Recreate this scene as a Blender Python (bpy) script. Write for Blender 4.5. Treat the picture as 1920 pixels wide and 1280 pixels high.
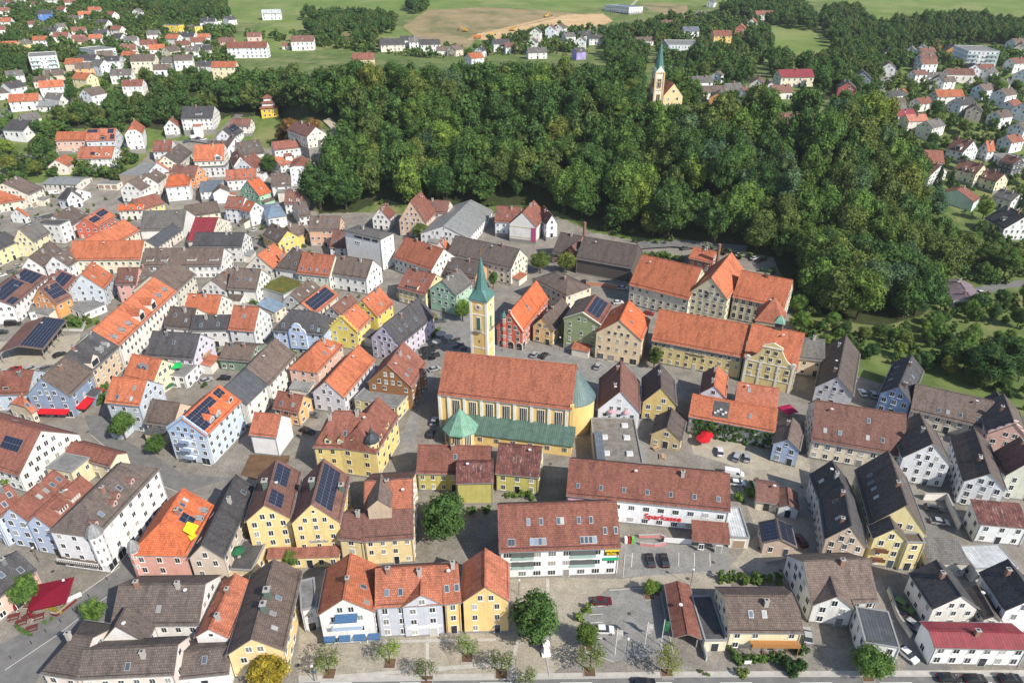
import bpy, math, random
from mathutils import Vector, Matrix
R = math.radians
sc = bpy.context.scene
for _o in list(bpy.data.objects): bpy.data.objects.remove(_o)

# ------------------------------------------------------------------ camera
CAM_H, PITCH, FOC = 125.0, 29.5, 1300.0           # drone height, tilt below the horizon, focal length in photo pixels
cam_d = bpy.data.cameras.new('camera'); cam = bpy.data.objects.new('camera', cam_d)
sc.collection.objects.link(cam)
cam.location = (0, 0, CAM_H); cam.rotation_euler = (R(90-PITCH), 0, 0)
cam_d.sensor_width = 36.0; cam_d.lens = 36.0*FOC/1920.0; cam_d.clip_start = 1.0; cam_d.clip_end = 9000.0
sc.camera = cam
# ------------------------------------------------------------------ sky, sun, exposure
SUN_AZ, SUN_EL = math.atan2(0.75, -0.66), 41.0    # azimuth from +Y clockwise; the sun stands right behind the camera
w = bpy.data.worlds.new('World'); sc.world = w; w.use_nodes = True
nt = w.node_tree; nt.nodes.clear()
sky = nt.nodes.new('ShaderNodeTexSky'); sky.sky_type = 'NISHITA'; sky.sun_disc = False
sky.sun_elevation = R(SUN_EL); sky.sun_rotation = SUN_AZ; sky.altitude = 450; sky.air_density = 1.0; sky.dust_density = 1.2; sky.ozone_density = 1.0
bg = nt.nodes.new('ShaderNodeBackground'); bg.inputs[1].default_value = 0.13
wo = nt.nodes.new('ShaderNodeOutputWorld'); nt.links.new(sky.outputs[0], bg.inputs[0]); nt.links.new(bg.outputs[0], wo.inputs[0])
sun_d = bpy.data.lights.new('sun', 'SUN'); sun_d.energy = 4.8; sun_d.angle = R(0.53); sun_d.color = (1.0, 0.93, 0.82)
sun = bpy.data.objects.new('sun', sun_d); sc.collection.objects.link(sun); sun.location = (200, -200, 400)
_sd = Vector((math.sin(SUN_AZ)*math.cos(R(SUN_EL)), math.cos(SUN_AZ)*math.cos(R(SUN_EL)), math.sin(R(SUN_EL))))
sun.rotation_euler = _sd.to_track_quat('Z', 'Y').to_euler()
vs = sc.view_settings; vs.view_transform = 'Standard'; vs.look = 'None'; vs.exposure = 0.40; vs.gamma = 1.0; vs.use_curve_mapping = False
sc.cycles.max_bounces = 5; sc.cycles.diffuse_bounces = 2; sc.cycles.glossy_bounces = 2; sc.cycles.transmission_bounces = 2
sc.cycles.use_denoising = True

# ------------------------------------------------------------------ photo geometry: pixel <-> place
CP, SP = math.cos(R(PITCH)), math.sin(R(PITCH))
def lerp(tab, x):
    if x <= tab[0][0]: return tab[0][1]
    for (a, b), (c, d) in zip(tab, tab[1:]):
        if x <= c: return b+(d-b)*(x-a)/(c-a)
    return tab[-1][1]
SLOPE = [(0,0),(360,0),(436,15),(476,28),(547,37),(645,46),(826,61),(1100,80),(2000,120),(4000,150)]
FOOT = [(-400,470),(-230,455),(-165,430),(-130,360),(-60,338),(0,318),(60,292),(115,265),(155,250),(205,290),(235,380),(280,440),(500,470)]
def sst(t):
    t = min(1.0, max(0.0, t)); return t*t*(3-2*t)
def terr(x, y):
    h0 = lerp(SLOPE, y)
    if y > 240:
        hh = 46.0*sst((y-lerp(FOOT, x))/125.0)
        if hh > h0: h0 = hh
    return h0
def ray(px, py):
    u, v = (px-960)/FOC, (py-640)/FOC
    return Vector((u, CP-v*SP, -SP-v*CP))
def at_z(px, py, z):
    d = ray(px, py); t = (z-CAM_H)/d.z
    return Vector((d.x*t, d.y*t, z))
def at(px, py, h=0.0):
    d = ray(px, py); t, st = 40.0, 5.0
    while t < 6000:
        x, y, z = d.x*t, d.y*t, CAM_H+d.z*t
        if z < terr(x, y)+h: break
        t += st
        if t > 600: st = 12
    a, b = t-st, t
    for _ in range(22):
        m = (a+b)/2
        if CAM_H+d.z*m < terr(d.x*m, d.y*m)+h: b = m
        else: a = m
    return Vector((d.x*b, d.y*b, CAM_H+d.z*b))
def proj(p):
    x, y, z = p[0], p[1], p[2]-CAM_H
    dep = y*CP-z*SP
    return 960+FOC*x/dep, 640-FOC*(y*SP+z*CP)/dep, dep
TILES = {'P':(0,0,1.0)}
for _i, _x in enumerate((0,380,760,1140,1520)):
    TILES['B%d'%_i] = (_x,820,2.7825); TILES['M%d'%_i] = (_x,400,2.91); TILES['T%d'%_i] = (_x,0,3.0475)
TILES.update(Z1=(180,560,6.4), Z2=(300,680,5.8167), Z3=(0,230,6.4), Z4=(260,230,6.4), Z5=(440,220,5.8167), Z6=(1680,240,7.1125), Z7=(780,560,4.2675))
def P(tile, p):
    if len(p) == 3: tile = p[2]
    x0, y0, s = TILES[tile]
    return (x0+p[0]/s, y0+p[1]/s)

# ------------------------------------------------------------------ materials
MATS = {}
def srgb(hx, k=1.0):
    o = []
    for i in (0, 2, 4):
        c = int(hx[i:i+2], 16)/255
        o.append(k*(c/12.92 if c < 0.04045 else ((c+0.055)/1.055)**2.4))
    return tuple(o)
class NT:
    def __init__(s, name, rough=0.85, spec=0.3, metal=0.0):
        s.m = bpy.data.materials.new(name); s.m.use_nodes = True
        s.t = s.m.node_tree; s.n = s.t.nodes; s.b = s.n['Principled BSDF']
        s.b.inputs['Roughness'].default_value = rough; s.b.inputs['Metallic'].default_value = metal
        s.b.inputs['Specular IOR Level'].default_value = spec
    def node(s, t, **kw):
        n = s.n.new(t)
        for k, v in kw.items():
            if k[0] == 'i' and k[1:].isdigit(): n.inputs[int(k[1:])].default_value = v
            else: setattr(n, k, v)
        return n
    def link(s, a, b): s.t.links.new(a, b)
    def noise(s, vec, scale, detail=3, rough=0.55):
        n = s.node('ShaderNodeTexNoise'); n.inputs['Scale'].default_value = scale; n.inputs['Detail'].default_value = detail; n.inputs['Roughness'].default_value = rough
        if vec is not None: s.link(vec, n.inputs['Vector'])
        return n.outputs['Fac']
    def ramp(s, fac, pts):
        r = s.node('ShaderNodeValToRGB'); el = r.color_ramp.elements
        while len(el) < len(pts): el.new(0.5)
        for e, (p, c) in zip(el, pts):
            e.position = p; e.color = (c if len(c) == 4 else tuple(c)+(1,)) if not isinstance(c, (int, float)) else (c, c, c, 1)
        s.link(fac, r.inputs[0]); return r.outputs[0]
    def mix(s, a, b, fac=0.5, mode='MIX'):
        m = s.node('ShaderNodeMix', data_type='RGBA', blend_type=mode)
        for sock, v in ((m.inputs[0], fac), (m.inputs[6], a), (m.inputs[7], b)):
            if isinstance(v, (int, float)): sock.default_value = v
            elif isinstance(v, tuple): sock.default_value = v if len(v) == 4 else v+(1,)
            else: s.link(v, sock)
        return m.outputs[2]
    def bump(s, h, strength=0.4, dist=0.05):
        b = s.node('ShaderNodeBump'); b.inputs['Strength'].default_value = strength; b.inputs['Distance'].default_value = dist
        s.link(h, b.inputs['Height']); s.link(b.outputs[0], s.b.inputs['Normal'])
    def col(s, c):
        if isinstance(c, tuple): s.b.inputs['Base Color'].default_value = c if len(c) == 4 else c+(1,)
        else: s.link(c, s.b.inputs['Base Color'])
def plain(name, c, rough=0.8, spec=0.3, metal=0.0):
    k = ('p', name)
    if k not in MATS:
        m = NT(name, rough, spec, metal); m.col(tuple(c)); MATS[k] = m.m
    return MATS[k]
def scale(c, k): return tuple(min(1.0, x*k) for x in c)
def plaster(hx):
    k = ('w', hx)
    if k in MATS: return MATS[k]
    c = srgb(hx, 0.87); lm = .25*c[0]+.65*c[1]+.1*c[2]; c = tuple(q*.9+lm*.1 for q in c)
    m = NT('plaster_'+hx, 0.9, 0.2)
    g = m.node('ShaderNodeNewGeometry').outputs['Position']
    n1 = m.noise(g, 0.45, 4, 0.6)
    a = m.ramp(n1, [(0.3, scale(c, 0.86)), (0.62, c)])
    mp = m.node('ShaderNodeMapping'); mp.inputs['Scale'].default_value = (1.6, 1.6, 0.16); m.link(g, mp.inputs[0])
    n2 = m.noise(mp.outputs[0], 1.0, 4, 0.65)
    st = m.ramp(n2, [(0.28, 0.72), (0.5, 1.0)])
    a = m.mix(a, st, 0.55, 'MULTIPLY')
    m.col(a); m.bump(m.noise(g, 6.0, 3), 0.15, 0.03)
    MATS[k] = m.m; return m.m
TILEC = {'or':(.49,.160,.082),'ob':(.56,.145,.06),'od':(.42,.150,.090),'rd':(.265,.108,.079),'rb':(.205,.105,.084),'br':(.160,.122,.104),
         'bd':(.128,.104,.093),'dk':(.080,.078,.083),'gy':(.165,.158,.150),'pk':(.50,.20,.14)}
METC = {'ca':(.105,.17,.168),'sl':(.13,.155,.185),'sd':(.085,.09,.10),'cu':(.085,.15,.12),'cb':(.17,.34,.25),'ct':(.075,.19,.175),'mr':(.24,.035,.045),'gm':(.24,.25,.25),'wm':(.50,.52,.53),'bm':(.20,.27,.35),'rt':(.16,.055,.045),'vt':(.23,.17,.19)}
FLATC = {'fe':(.20,.185,.165),'fd':(.085,.085,.087),'fg':(.20,.20,.195),'fw':(.55,.55,.53),'fm':(.10,.115,.03),'fb':(.12,.095,.075),'fc':(.3,.27,.22)}
def roofmat(key):
    k = ('r', key)
    if k in MATS: return MATS[k]
    if key in TILEC:
        c = TILEC[key]; m = NT('roof_tile_'+key, 0.82, 0.25)
        uv = m.node('ShaderNodeUVMap').outputs[0]
        geo = m.node('ShaderNodeNewGeometry').outputs['Position']
        b = m.node('ShaderNodeTexBrick'); m.link(uv, b.inputs['Vector'])
        b.inputs['Color1'].default_value = scale(c, 1.14)+(1,); b.inputs['Color2'].default_value = scale(c, 0.80)+(1,); b.inputs['Mortar'].default_value = scale(c, 0.42)+(1,)
        b.inputs['Scale'].default_value = 1.0; b.inputs['Brick Width'].default_value = 0.42; b.inputs['Row Height'].default_value = 0.46; b.inputs['Mortar Size'].default_value = 0.035; b.inputs['Bias'].default_value = 0.0
        mp = m.node('ShaderNodeMapping'); mp.inputs['Scale'].default_value = (1.0, 0.25, 1.0); m.link(uv, mp.inputs[0])
        oi = m.node('ShaderNodeObjectInfo'); ad = m.node('ShaderNodeVectorMath', operation='ADD'); m.link(mp.outputs[0], ad.inputs[0])
        ml = m.node('ShaderNodeVectorMath', operation='SCALE'); m.link(oi.outputs['Location'], ml.inputs[0]); ml.inputs['Scale'].default_value = 0.37; m.link(ml.outputs[0], ad.inputs[1])
        n1 = m.noise(ad.outputs[0], 0.55, 5, 0.68)
        grime = m.ramp(n1, [(0.30, 0.52), (0.52, 1.0), (0.75, 1.16)])
        col = m.mix(b.outputs[0], grime, 0.85, 'MULTIPLY')
        n3 = m.noise(geo, 1.7, 5, 0.8)
        col = m.mix(col, m.ramp(n3, [(0.30, 0.60), (0.5, 1.0), (0.72, 1.28)]), 0.7, 'MULTIPLY')
        n2 = m.noise(geo, 2.3, 4, 0.7)
        lich = m.ramp(n2, [(0.60, 0.0), (0.72, 0.55)])
        col = m.mix(col, (.26,.24,.20), lich)
        rv = m.ramp(oi.outputs['Random'], [(0.0, 0.84), (1.0, 1.14)])
        col = m.mix(col, rv, 1.0, 'MULTIPLY')
        m.col(col)
        wv = m.node('ShaderNodeTexWave', wave_type='BANDS', bands_direction='Y', wave_profile='SAW'); wv.inputs['Scale'].default_value = 0.314/0.46*1.0; m.link(uv, wv.inputs['Vector'])
        m.bump(b.outputs[1], -0.6, 0.06)
    elif key in METC:
        c = METC[key]; m = NT('roof_metal_'+key, 0.55 if key not in ('cu','cb','ct') else 0.7, 0.4)
        uv = m.node('ShaderNodeUVMap').outputs[0]
        geo = m.node('ShaderNodeNewGeometry').outputs['Position']
        b = m.node('ShaderNodeTexBrick'); m.link(uv, b.inputs['Vector']); b.offset = 0.0
        b.inputs['Color1'].default_value = scale(c, 1.1)+(1,); b.inputs['Color2'].default_value = scale(c, 0.88)+(1,); b.inputs['Mortar'].default_value = scale(c, 0.55)+(1,)
        b.inputs['Scale'].default_value = 1.0; b.inputs['Brick Width'].default_value = 0.62; b.inputs['Row Height'].default_value = 60.0; b.inputs['Mortar Size'].default_value = 0.05
        n1 = m.noise(geo, 0.6, 5, 0.7)
        lo = (.30, 0.62) if key not in ('rt',) else (.40, 0.35)
        g = m.ramp(n1, [lo, (0.6, 1.05)])
        col = m.mix(b.outputs[0], g, 0.9, 'MULTIPLY')
        if key == 'rt':
            mp = m.node('ShaderNodeMapping'); mp.inputs['Scale'].default_value = (2.0, 0.35, 1.0); m.link(uv, mp.inputs[0])
            col = m.mix(col, (.42,.33,.30), m.ramp(m.noise(mp.outputs[0], 1.0, 5, 0.75), [(0.55, 0.0), (0.68, 0.8)]))
        m.col(col); m.bump(b.outputs[1], 0.5, 0.05)
    else:
        c = FLATC[key]; m = NT('roof_flat_'+key, 0.95, 0.15)
        geo = m.node('ShaderNodeNewGeometry').outputs['Position']
        n1 = m.noise(geo, 0.5, 6, 0.7); n2 = m.noise(geo, 7.0, 3, 0.7)
        col = m.ramp(n1, [(0.3, scale(c, 0.6)), (0.65, scale(c, 1.2))])
        if key == 'fm': col = m.mix(col, (.22,.11,.03), m.ramp(m.noise(geo, 0.35, 3), [(0.5, 0.0), (0.66, 0.8)]))
        col = m.mix(col, m.ramp(n2, [(0.2, 0.75), (0.8, 1.2)]), 0.8, 'MULTIPLY')
        m.col(col); m.bump(n2, 0.4, 0.05)
    MATS[k] = m.m; return m.m
def glassmat(name='window_glass', c=(.020,.024,.030)):
    k = ('g', name)
    if k not in MATS:
        m = NT(name, 0.12, 0.6); oi = m.node('ShaderNodeObjectInfo').outputs['Random']
        m.col(m.ramp(oi, [(0.0, c), (0.6, scale(c, 1.6)), (0.74, scale(c, 4.5)), (0.80, (.20,.20,.19)), (1.0, (.46,.46,.44))])); MATS[k] = m.m
    return MATS[k]
def groundcol(m, geo, c1, c2, s1=0.25, s2=5.0, cob=0.0, c3=None):
    n1 = m.noise(geo, s1, 5, 0.65); n2 = m.noise(geo, s2, 4, 0.75)
    col = m.ramp(n1, [(0.32, c1), (0.66, c2)])
    if c3 is not None: col = m.mix(col, c3, m.ramp(m.noise(geo, s1*0.37+0.01, 4, 0.6), [(0.50, 0.0), (0.64, 0.85)]))
    col = m.mix(col, m.ramp(n2, [(0.25, 0.62), (0.72, 1.22)]), 0.75, 'MULTIPLY')
    h = n2
    if cob:
        v = m.node('ShaderNodeTexVoronoi', feature='F1'); v.inputs['Scale'].default_value = cob; m.link(geo, v.inputs['Vector'])
        col = m.mix(col, m.ramp(v.outputs['Distance'], [(0.15, 1.1), (0.75, 0.62)]), 0.55, 'MULTIPLY'); h = v.outputs['Distance']
    return col, h
GSPEC = {}
def groundmat(name, *a):
    GSPEC[name] = a
    m = NT(name, 0.93, 0.2); geo = m.node('ShaderNodeNewGeometry').outputs['Position']
    col, h = groundcol(m, geo, *a); m.col(col); m.bump(h, 0.35, 0.06); return m.m
WHITE = lambda: plain('white_paint', (.74,.74,.72), 0.6)
DARK = lambda: plain('dark_metal', (.04,.04,.045), 0.5)
ZINC = lambda: plain('zinc', (.30,.31,.32), 0.45, 0.5, 0.3)

# ------------------------------------------------------------------ mesh helpers
COL = sc.collection
def mesh(name, vs, fs, mats, mi=None, uv=None, smooth=False):
    me = bpy.data.meshes.new(name); me.from_pydata([tuple(v) for v in vs], [], fs)
    for m in mats: me.materials.append(m)
    if mi is not None: me.polygons.foreach_set('material_index', mi)
    if uv is not None:
        l = me.uv_layers.new(name='UVMap'); l.data.foreach_set('uv', [c for p in uv for c in p])
    if smooth: me.polygons.foreach_set('use_smooth', [True]*len(me.polygons))
    me.update(); return me
def ob(name, me, parent=None, mw=None):
    o = bpy.data.objects.new(name, me); COL.objects.link(o)
    if parent is not None: o.parent = parent
    if mw is not None: o.matrix_basis = mw
    return o
def empty(name, loc, rz=0.0, label=None, cat=None, group=None):
    o = bpy.data.objects.new(name, None); COL.objects.link(o); o.location = loc; o.rotation_euler = (0, 0, rz)
    o.empty_display_size = 0.5
    if label: o['label'] = label
    if cat: o['category'] = cat
    if group: o['group'] = group
    return o
def tag(o, label=None, cat=None, group=None, kind=None):
    for k, v in (('label', label), ('category', cat), ('group', group), ('kind', kind)):
        if v: o[k] = v
    return o
class MB:
    """collects faces of one mesh"""
    def __init__(s): s.v, s.f, s.m, s.uv, s.mats = [], [], [], [], []
    def mi(s, mat):
        if mat not in s.mats: s.mats.append(mat)
        return s.mats.index(mat)
    def face(s, pts, mat, uv=None):
        b = len(s.v); s.v += [tuple(p) for p in pts]; s.f.append(tuple(range(b, b+len(pts)))); s.m.append(s.mi(mat))
        if uv is None:
            a = Vector(pts[0]); e = (Vector(pts[1])-a); e = e.normalized() if e.length > 1e-6 else Vector((1,0,0))
            n = None
            for q in pts[2:]:
                d = Vector(q)-a; d = d-e*d.dot(e)
                if d.length > 1e-5: n = d.normalized(); break
            n = n or Vector((0,0,1))
            uv = [((Vector(q)-a).dot(e), (Vector(q)-a).dot(n)) for q in pts]
        s.uv += uv
    def box(s, a, b, mat, M=None, top=None):
        (x0,y0,z0),(x1,y1,z1) = a, b
        c = [(x0,y0,z0),(x1,y0,z0),(x1,y1,z0),(x0,y1,z0),(x0,y0,z1),(x1,y0,z1),(x1,y1,z1),(x0,y1,z1)]
        if M is not None: c = [tuple(M @ Vector(p)) for p in c]
        for i, q in enumerate(((0,3,2,1),(4,5,6,7),(0,1,5,4),(1,2,6,5),(2,3,7,6),(3,0,4,7))):
            s.face([c[k] for k in q], (top if (top is not None and i == 1) else mat))
    def prism(s, poly, z0, z1, mat, top=None):
        n = len(poly)
        s.face([(x, y, z1) for x, y in poly], top or mat)
        for i in range(n):
            a, b = poly[i], poly[(i+1) % n]
            s.face([(a[0],a[1],z0),(b[0],b[1],z0),(b[0],b[1],z1),(a[0],a[1],z1)], mat)
    def cone(s, c, r0, r1, z0, z1, n, mat, cap=True, rot=0.0):
        for i in range(n):
            a, b = rot+2*math.pi*i/n, rot+2*math.pi*(i+1)/n
            p = [(c[0]+r0*math.cos(a), c[1]+r0*math.sin(a), z0), (c[0]+r0*math.cos(b), c[1]+r0*math.sin(b), z0)]
            if r1 > 1e-3: p += [(c[0]+r1*math.cos(b), c[1]+r1*math.sin(b), z1), (c[0]+r1*math.cos(a), c[1]+r1*math.sin(a), z1)]
            else: p += [(c[0], c[1], z1)]
            s.face(p, mat)
        if cap and r1 > 1e-3: s.face([(c[0]+r1*math.cos(rot+2*math.pi*i/n), c[1]+r1*math.sin(rot+2*math.pi*i/n), z1) for i in range(n)], mat)
    def lathe(s, c, prof, n, mat, rot=0.0):
        for (r0, z0), (r1, z1) in zip(prof, prof[1:]):
            if r0 < 1e-3: r0 = 0.02
            s.cone(c, r0, r1, z0, z1, n, mat, cap=False, rot=rot)
    def bar(s, a, b, r, mat, n=4):
        a, b = Vector(a), Vector(b); d = (b-a).normalized(); u = d.orthogonal().normalized(); w_ = d.cross(u)
        ra = [a+(u*math.cos(2*math.pi*(i+.5)/n)+w_*math.sin(2*math.pi*(i+.5)/n))*r for i in range(n)]
        rb = [p+(b-a) for p in ra]
        for i in range(n): s.face([ra[i], ra[(i+1) % n], rb[(i+1) % n], rb[i]], mat)
        s.face(rb, mat); s.face(ra[::-1], mat)
    def me(s, name, smooth=False): return mesh(name, s.v, s.f, s.mats, s.m, s.uv, smooth)
    def build(s, name, parent=None, mw=None, smooth=False): return ob(name, s.me(name, smooth), parent, mw)
# ------------------------------------------------------------------ house builder
HOUSES = []      # placed footprints, used so that no window is set into a neighbour
LABELS = {}
def uniq(label):
    LABELS[label] = LABELS.get(label, 0)+1
    if LABELS[label] > 1: print('DUPLICATE LABEL', label)
    return label
WINC = {}
def winmesh(kind, surround, near):
    """frame mesh and pane mesh of a window, facing -Y, centred on x, sill at z=0"""
    key = (kind, surround, near)
    if key in WINC: return WINC[key]
    W_, H_, nx = {'a':(0.98,1.36,2), 's':(0.65,0.75,1), 'w':(1.6,1.35,3), 'shop':(2.5,2.2,2), 'door':(1.3,2.4,1), 'tall':(1.2,2.1,2), 'gar':(2.7,2.4,1)}[kind]
    fr = surround; g = glassmat()
    if kind == 'gar': g = plain('garage_door', (.33,.24,.17), 0.7)
    a = MB(); t = 0.11
    a.box((-W_/2-t, -0.07, -t), (W_/2+t, 0.10, H_+t), fr)
    a.box((-W_/2-t-0.08, -0.16, -t-0.08), (W_/2+t+0.08, 0.10, -t), fr)
    p = a if not near else MB()
    pw = (W_-0.1*(nx-1))/nx
    for i in range(nx):
        x = -W_/2+i*(pw+0.1)
        p.box((x, -0.095, 0.02), (x+pw, -0.05, H_-0.02), g)
    r = (a.me('window_frame'), p.me('window_pane') if near else None, W_, H_)
    WINC[key] = r; return r
SKYC = {}
def unit_mesh(kind, mat=None):
    k = (kind, mat)
    if k in SKYC: return SKYC[k]
    b = MB()
    if kind == 'skylight':
        b.box((-0.5,-0.75,-0.05), (0.5,0.75,0.14), ZINC()); b.box((-0.38,-0.62,0.10), (0.38,0.62,0.165), glassmat('skylight_glass', (.05,.065,.085)))
    elif kind == 'chimney':
        b.box((-0.42,-0.36,-1.6), (0.42,0.36,1.25), mat); b.box((-0.52,-0.46,1.25), (0.52,0.46,1.38), plain('concrete', (.35,.34,.32)))
        b.box((-0.16,-0.14,1.38), (0.16,0.14,1.62), DARK())
    SKYC[k] = b.me(kind); return SKYC[k]
class House: pass
def house(label, cx, cy, rz, L, Wd, he, rise, roof, wall, kind='gable', h1=0.0, c1=1.0, h2=0.0, c2=1.0, near=True, name='house', cat='house', front='-y', group=None, zbase=None, **op):
    H = House(); H.label = label; H.cx, H.cy, H.rz, H.L, H.W, H.he, H.rise = cx, cy, rz, L, Wd, he, rise
    H.kind, H.near, H.front, H.op, H.wallhex = kind, near, front, op, wall
    ca, sa = math.cos(rz), math.sin(rz)
    if zbase is None:
        zs = [terr(cx+ca*x-sa*y, cy+sa*x+ca*y) for x in (-L/2, L/2) for y in (-Wd/2, Wd/2)]
        zbase = terr(cx, cy)
        H.low = min(zs)-zbase-0.5
    else: H.low = -3.0
    H.z = zbase
    if name == 'house':
        hd = []
        for w_ in label.replace(',', ' ,').split():
            if w_ in ('with','beside','behind','at','in','along','between','below','above','before','of','on','by','left','right','cut','from','and','facing','standing','sunk','over',','): break
            hd.append(w_)
        k = hd[-1] if hd else ''
        name = {'garage':'garage','shed':'shed','barn':'barn','annexe':'annexe','carport':'carport','shelter':'carport','canopy':'entrance_canopy','block':'building_block','hall':'hall','hotel':'hotel','building':'building','villa':'villa','bungalow':'bungalow','chalet':'chalet','inn':'inn','workshop':'workshop','outbuilding':'outbuilding','shop':'shop','wing':'house_wing','terrace':'terrace_block','garages':'garage','gable':'gabled_house','roof':'roofed_building'}.get(k, 'house')
        cat = {'building_block':'building','gabled_house':'house','roofed_building':'building','house_wing':'house wing','terrace_block':'terrace','entrance_canopy':'canopy'}.get(name, name.replace('_', ' '))
    root = empty(name, (cx, cy, zbase), rz, uniq(label) if not group else label, cat, group); H.root = root
    wm = plaster(wall) if isinstance(wall, str) else wall
    H.wm = wm
    rm = roofmat(roof) if isinstance(roof, str) else roof
    H.rm = rm
    x0, x1, y0, y1 = -L/2, L/2, -Wd/2, Wd/2
    tk = op.get('thick', 0.2)
    openw = op.get('open', False)
    if kind == 'flat':
        b = MB(); b.box((x0,y0,H.low), (x1,y1,he), wm)
        if not openw: b.build('wall', root)
        r = MB(); pr = op.get('parapet', 0.35)
        r.face([(x0+.02,y0+.02,he+0.01),(x1-.02,y0+.02,he+0.01),(x1-.02,y1-.02,he+0.01),(x0+.02,y1-.02,he+0.01)], rm)
        em = plain('parapet_cap', (.26,.26,.26), 0.6) if not op.get('cap') else plaster(op['cap'])
        t = 0.28
        for a, c in (((x0-.06,y0-.06,he-.05),(x1+.06,y0+t,he+pr)), ((x0-.06,y1-t,he-.05),(x1+.06,y1+.06,he+pr)), ((x0-.06,y0+t,he-.05),(x0+t,y1-t,he+pr)), ((x1-t,y0+t,he-.05),(x1+.06,y1-t,he+pr))): r.box(a, c, em)
        if openw: r.face([(x0,y0,he-.2),(x0,y1,he-.2),(x1,y1,he-.2),(x1,y0,he-.2)], em)
        H.roof = r.build('roof', root)
        H.walls = [((x0,y0),(1,0),L,0),((x1,y0),(0,1),Wd,0),((x1,y1),(-1,0),L,0),((x0,y1),(0,-1),Wd,0)]
    elif kind == 'shed':
        tp = rise/Wd; oe = 0.25
        r = MB(); t4 = [(x0,y0,he),(x1,y0,he),(x1,y1,he+rise),(x0,y1,he+rise)]; b4 = [(x,y,z-tk) for x,y,z in t4]
        r.face(t4, rm)
        for i in range(4): r.face([b4[i], b4[(i+1)%4], t4[(i+1)%4], t4[i]], plain('eave_board', (.25,.22,.19)))
        r.face(b4[::-1], plain('eave_board', (.25,.22,.19)))
        H.roof = r.build('roof', root)
        if not openw:
            b = MB(); a0, a1, c0, c1_ = x0+oe, x1-oe, y0+oe, y1-oe
            zf, zk = he+oe*tp-tk*.8, he+rise-oe*tp-tk*.8
            b.face([(a0,c0,H.low),(a1,c0,H.low),(a1,c0,zf),(a0,c0,zf)], wm); b.face([(a1,c1_,H.low),(a0,c1_,H.low),(a0,c1_,zk),(a1,c1_,zk)], wm)
            b.face([(a1,c0,H.low),(a1,c1_,H.low),(a1,c1_,zk),(a1,c0,zf)], wm); b.face([(a0,c1_,H.low),(a0,c0,H.low),(a0,c0,zf),(a0,c1_,zk)], wm)
            b.build('wall', root)
        H.walls = [((x0+oe,y0+oe),(1,0),L-2*oe,0),((x1-oe,y0+oe),(0,1),Wd-2*oe,0),((x1-oe,y1-oe),(-1,0),L-2*oe,0),((x0+oe,y1-oe),(0,-1),Wd-2*oe,0)]
    else:
        tp = rise/(Wd/2); oe, og = op.get('oe', 0.4), op.get('og', 0.25)
        m1, m2 = Wd/2*(1-c1), Wd/2*(1-c2); zc1, zc2, zr = he+rise*c1, he+rise*c2, he+rise
        ra, rb = (x0+h1, 0, zr), (x1-h2, 0, zr)
        r = MB()
        fp = [(x0,y0,he),(x1,y0,he)]+([(x1,-m2,zc2)] if 0 < c2 < 1 else [])+[rb, ra]+([(x0,-m1,zc1)] if 0 < c1 < 1 else [])
        bp = [(x1,y1,he),(x0,y1,he)]+([(x0,m1,zc1)] if 0 < c1 < 1 else [])+[ra, rb]+([(x1,m2,zc2)] if 0 < c2 < 1 else [])
        rm2 = roofmat(op['roof2']) if op.get('roof2') else rm
        f_m, b_m = (rm, rm2) if not op.get('swap') else (rm2, rm)
        if (Vector(ra)-Vector(rb)).length < 0.05:
            fp.pop(fp.index(ra)); bp.pop(bp.index(rb))
        r.face(fp, f_m); r.face(bp, b_m)
        if c1 < 1: r.face([(x0,m1,zc1),(x0,-m1,zc1),ra], f_m)
        if c2 < 1: r.face([(x1,-m2,zc2),(x1,m2,zc2),rb], f_m)
        eb = plain('eave_board', (.25,.22,.19)) if not op.get('verge') else plaster(op['verge'])
        dn = lambda p: (p[0], p[1], p[2]-tk)
        def edge(a, c): r.face([dn(a), dn(c), c, a], eb)
        edge((x0,y0,he),(x1,y0,he)); edge((x1,y1,he),(x0,y1,he))
        for X, c, m, zc, s in ((x1,c2,m2,zc2,1),(x0,c1,m1,zc1,-1)):
            ch = [(X,y0*s,he)]+([(X,-m*s,zc)] if c > 0 else [])+([(X,m*s,zc)] if c > 0 and m > 0.01 else [])+[(X,y1*s,he)]
            for a, q in zip(ch, ch[1:]): edge(a, q)
        r.face([dn(p) for p in fp][::-1], eb); r.face([dn(p) for p in bp][::-1], eb)
        H.roof = r.build('roof', root)
        if near and (Vector(ra)-Vector(rb)).length > 0.6 and op.get('ridge', 1):
            cb = MB(); cm = rm if op.get('ridge') != 'z' else ZINC()
            a, q = Vector(ra)+Vector((0,0,.07)), Vector(rb)+Vector((0,0,.07))
            cb.box((a.x, -0.17, zr-0.08), (q.x, 0.17, zr+0.07), cm)
            cb.build('ridge_cap', H.roof)
        if near and op.get('gutter', 1):
            for s in (-1, 1):
                g = MB(); g.box((x0, s*Wd/2-0.02 if s > 0 else -Wd/2-0.13, he-0.17), (x1, s*Wd/2+0.13 if s > 0 else -Wd/2+0.02, he-0.04), ZINC()); g.build('gutter', root)
        if near and not openw and roof in TILEC and L > 6:
            for s in (-1, 1):
                g = MB(); v_ = 0.07; g.box((x0+.5, s*Wd/2*(1-v_)-.03, he+rise*v_+.05), (x1-.5, s*Wd/2*(1-v_)+.03, he+rise*v_+.20), DARK()); g.build('snow_guard', H.roof)
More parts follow.
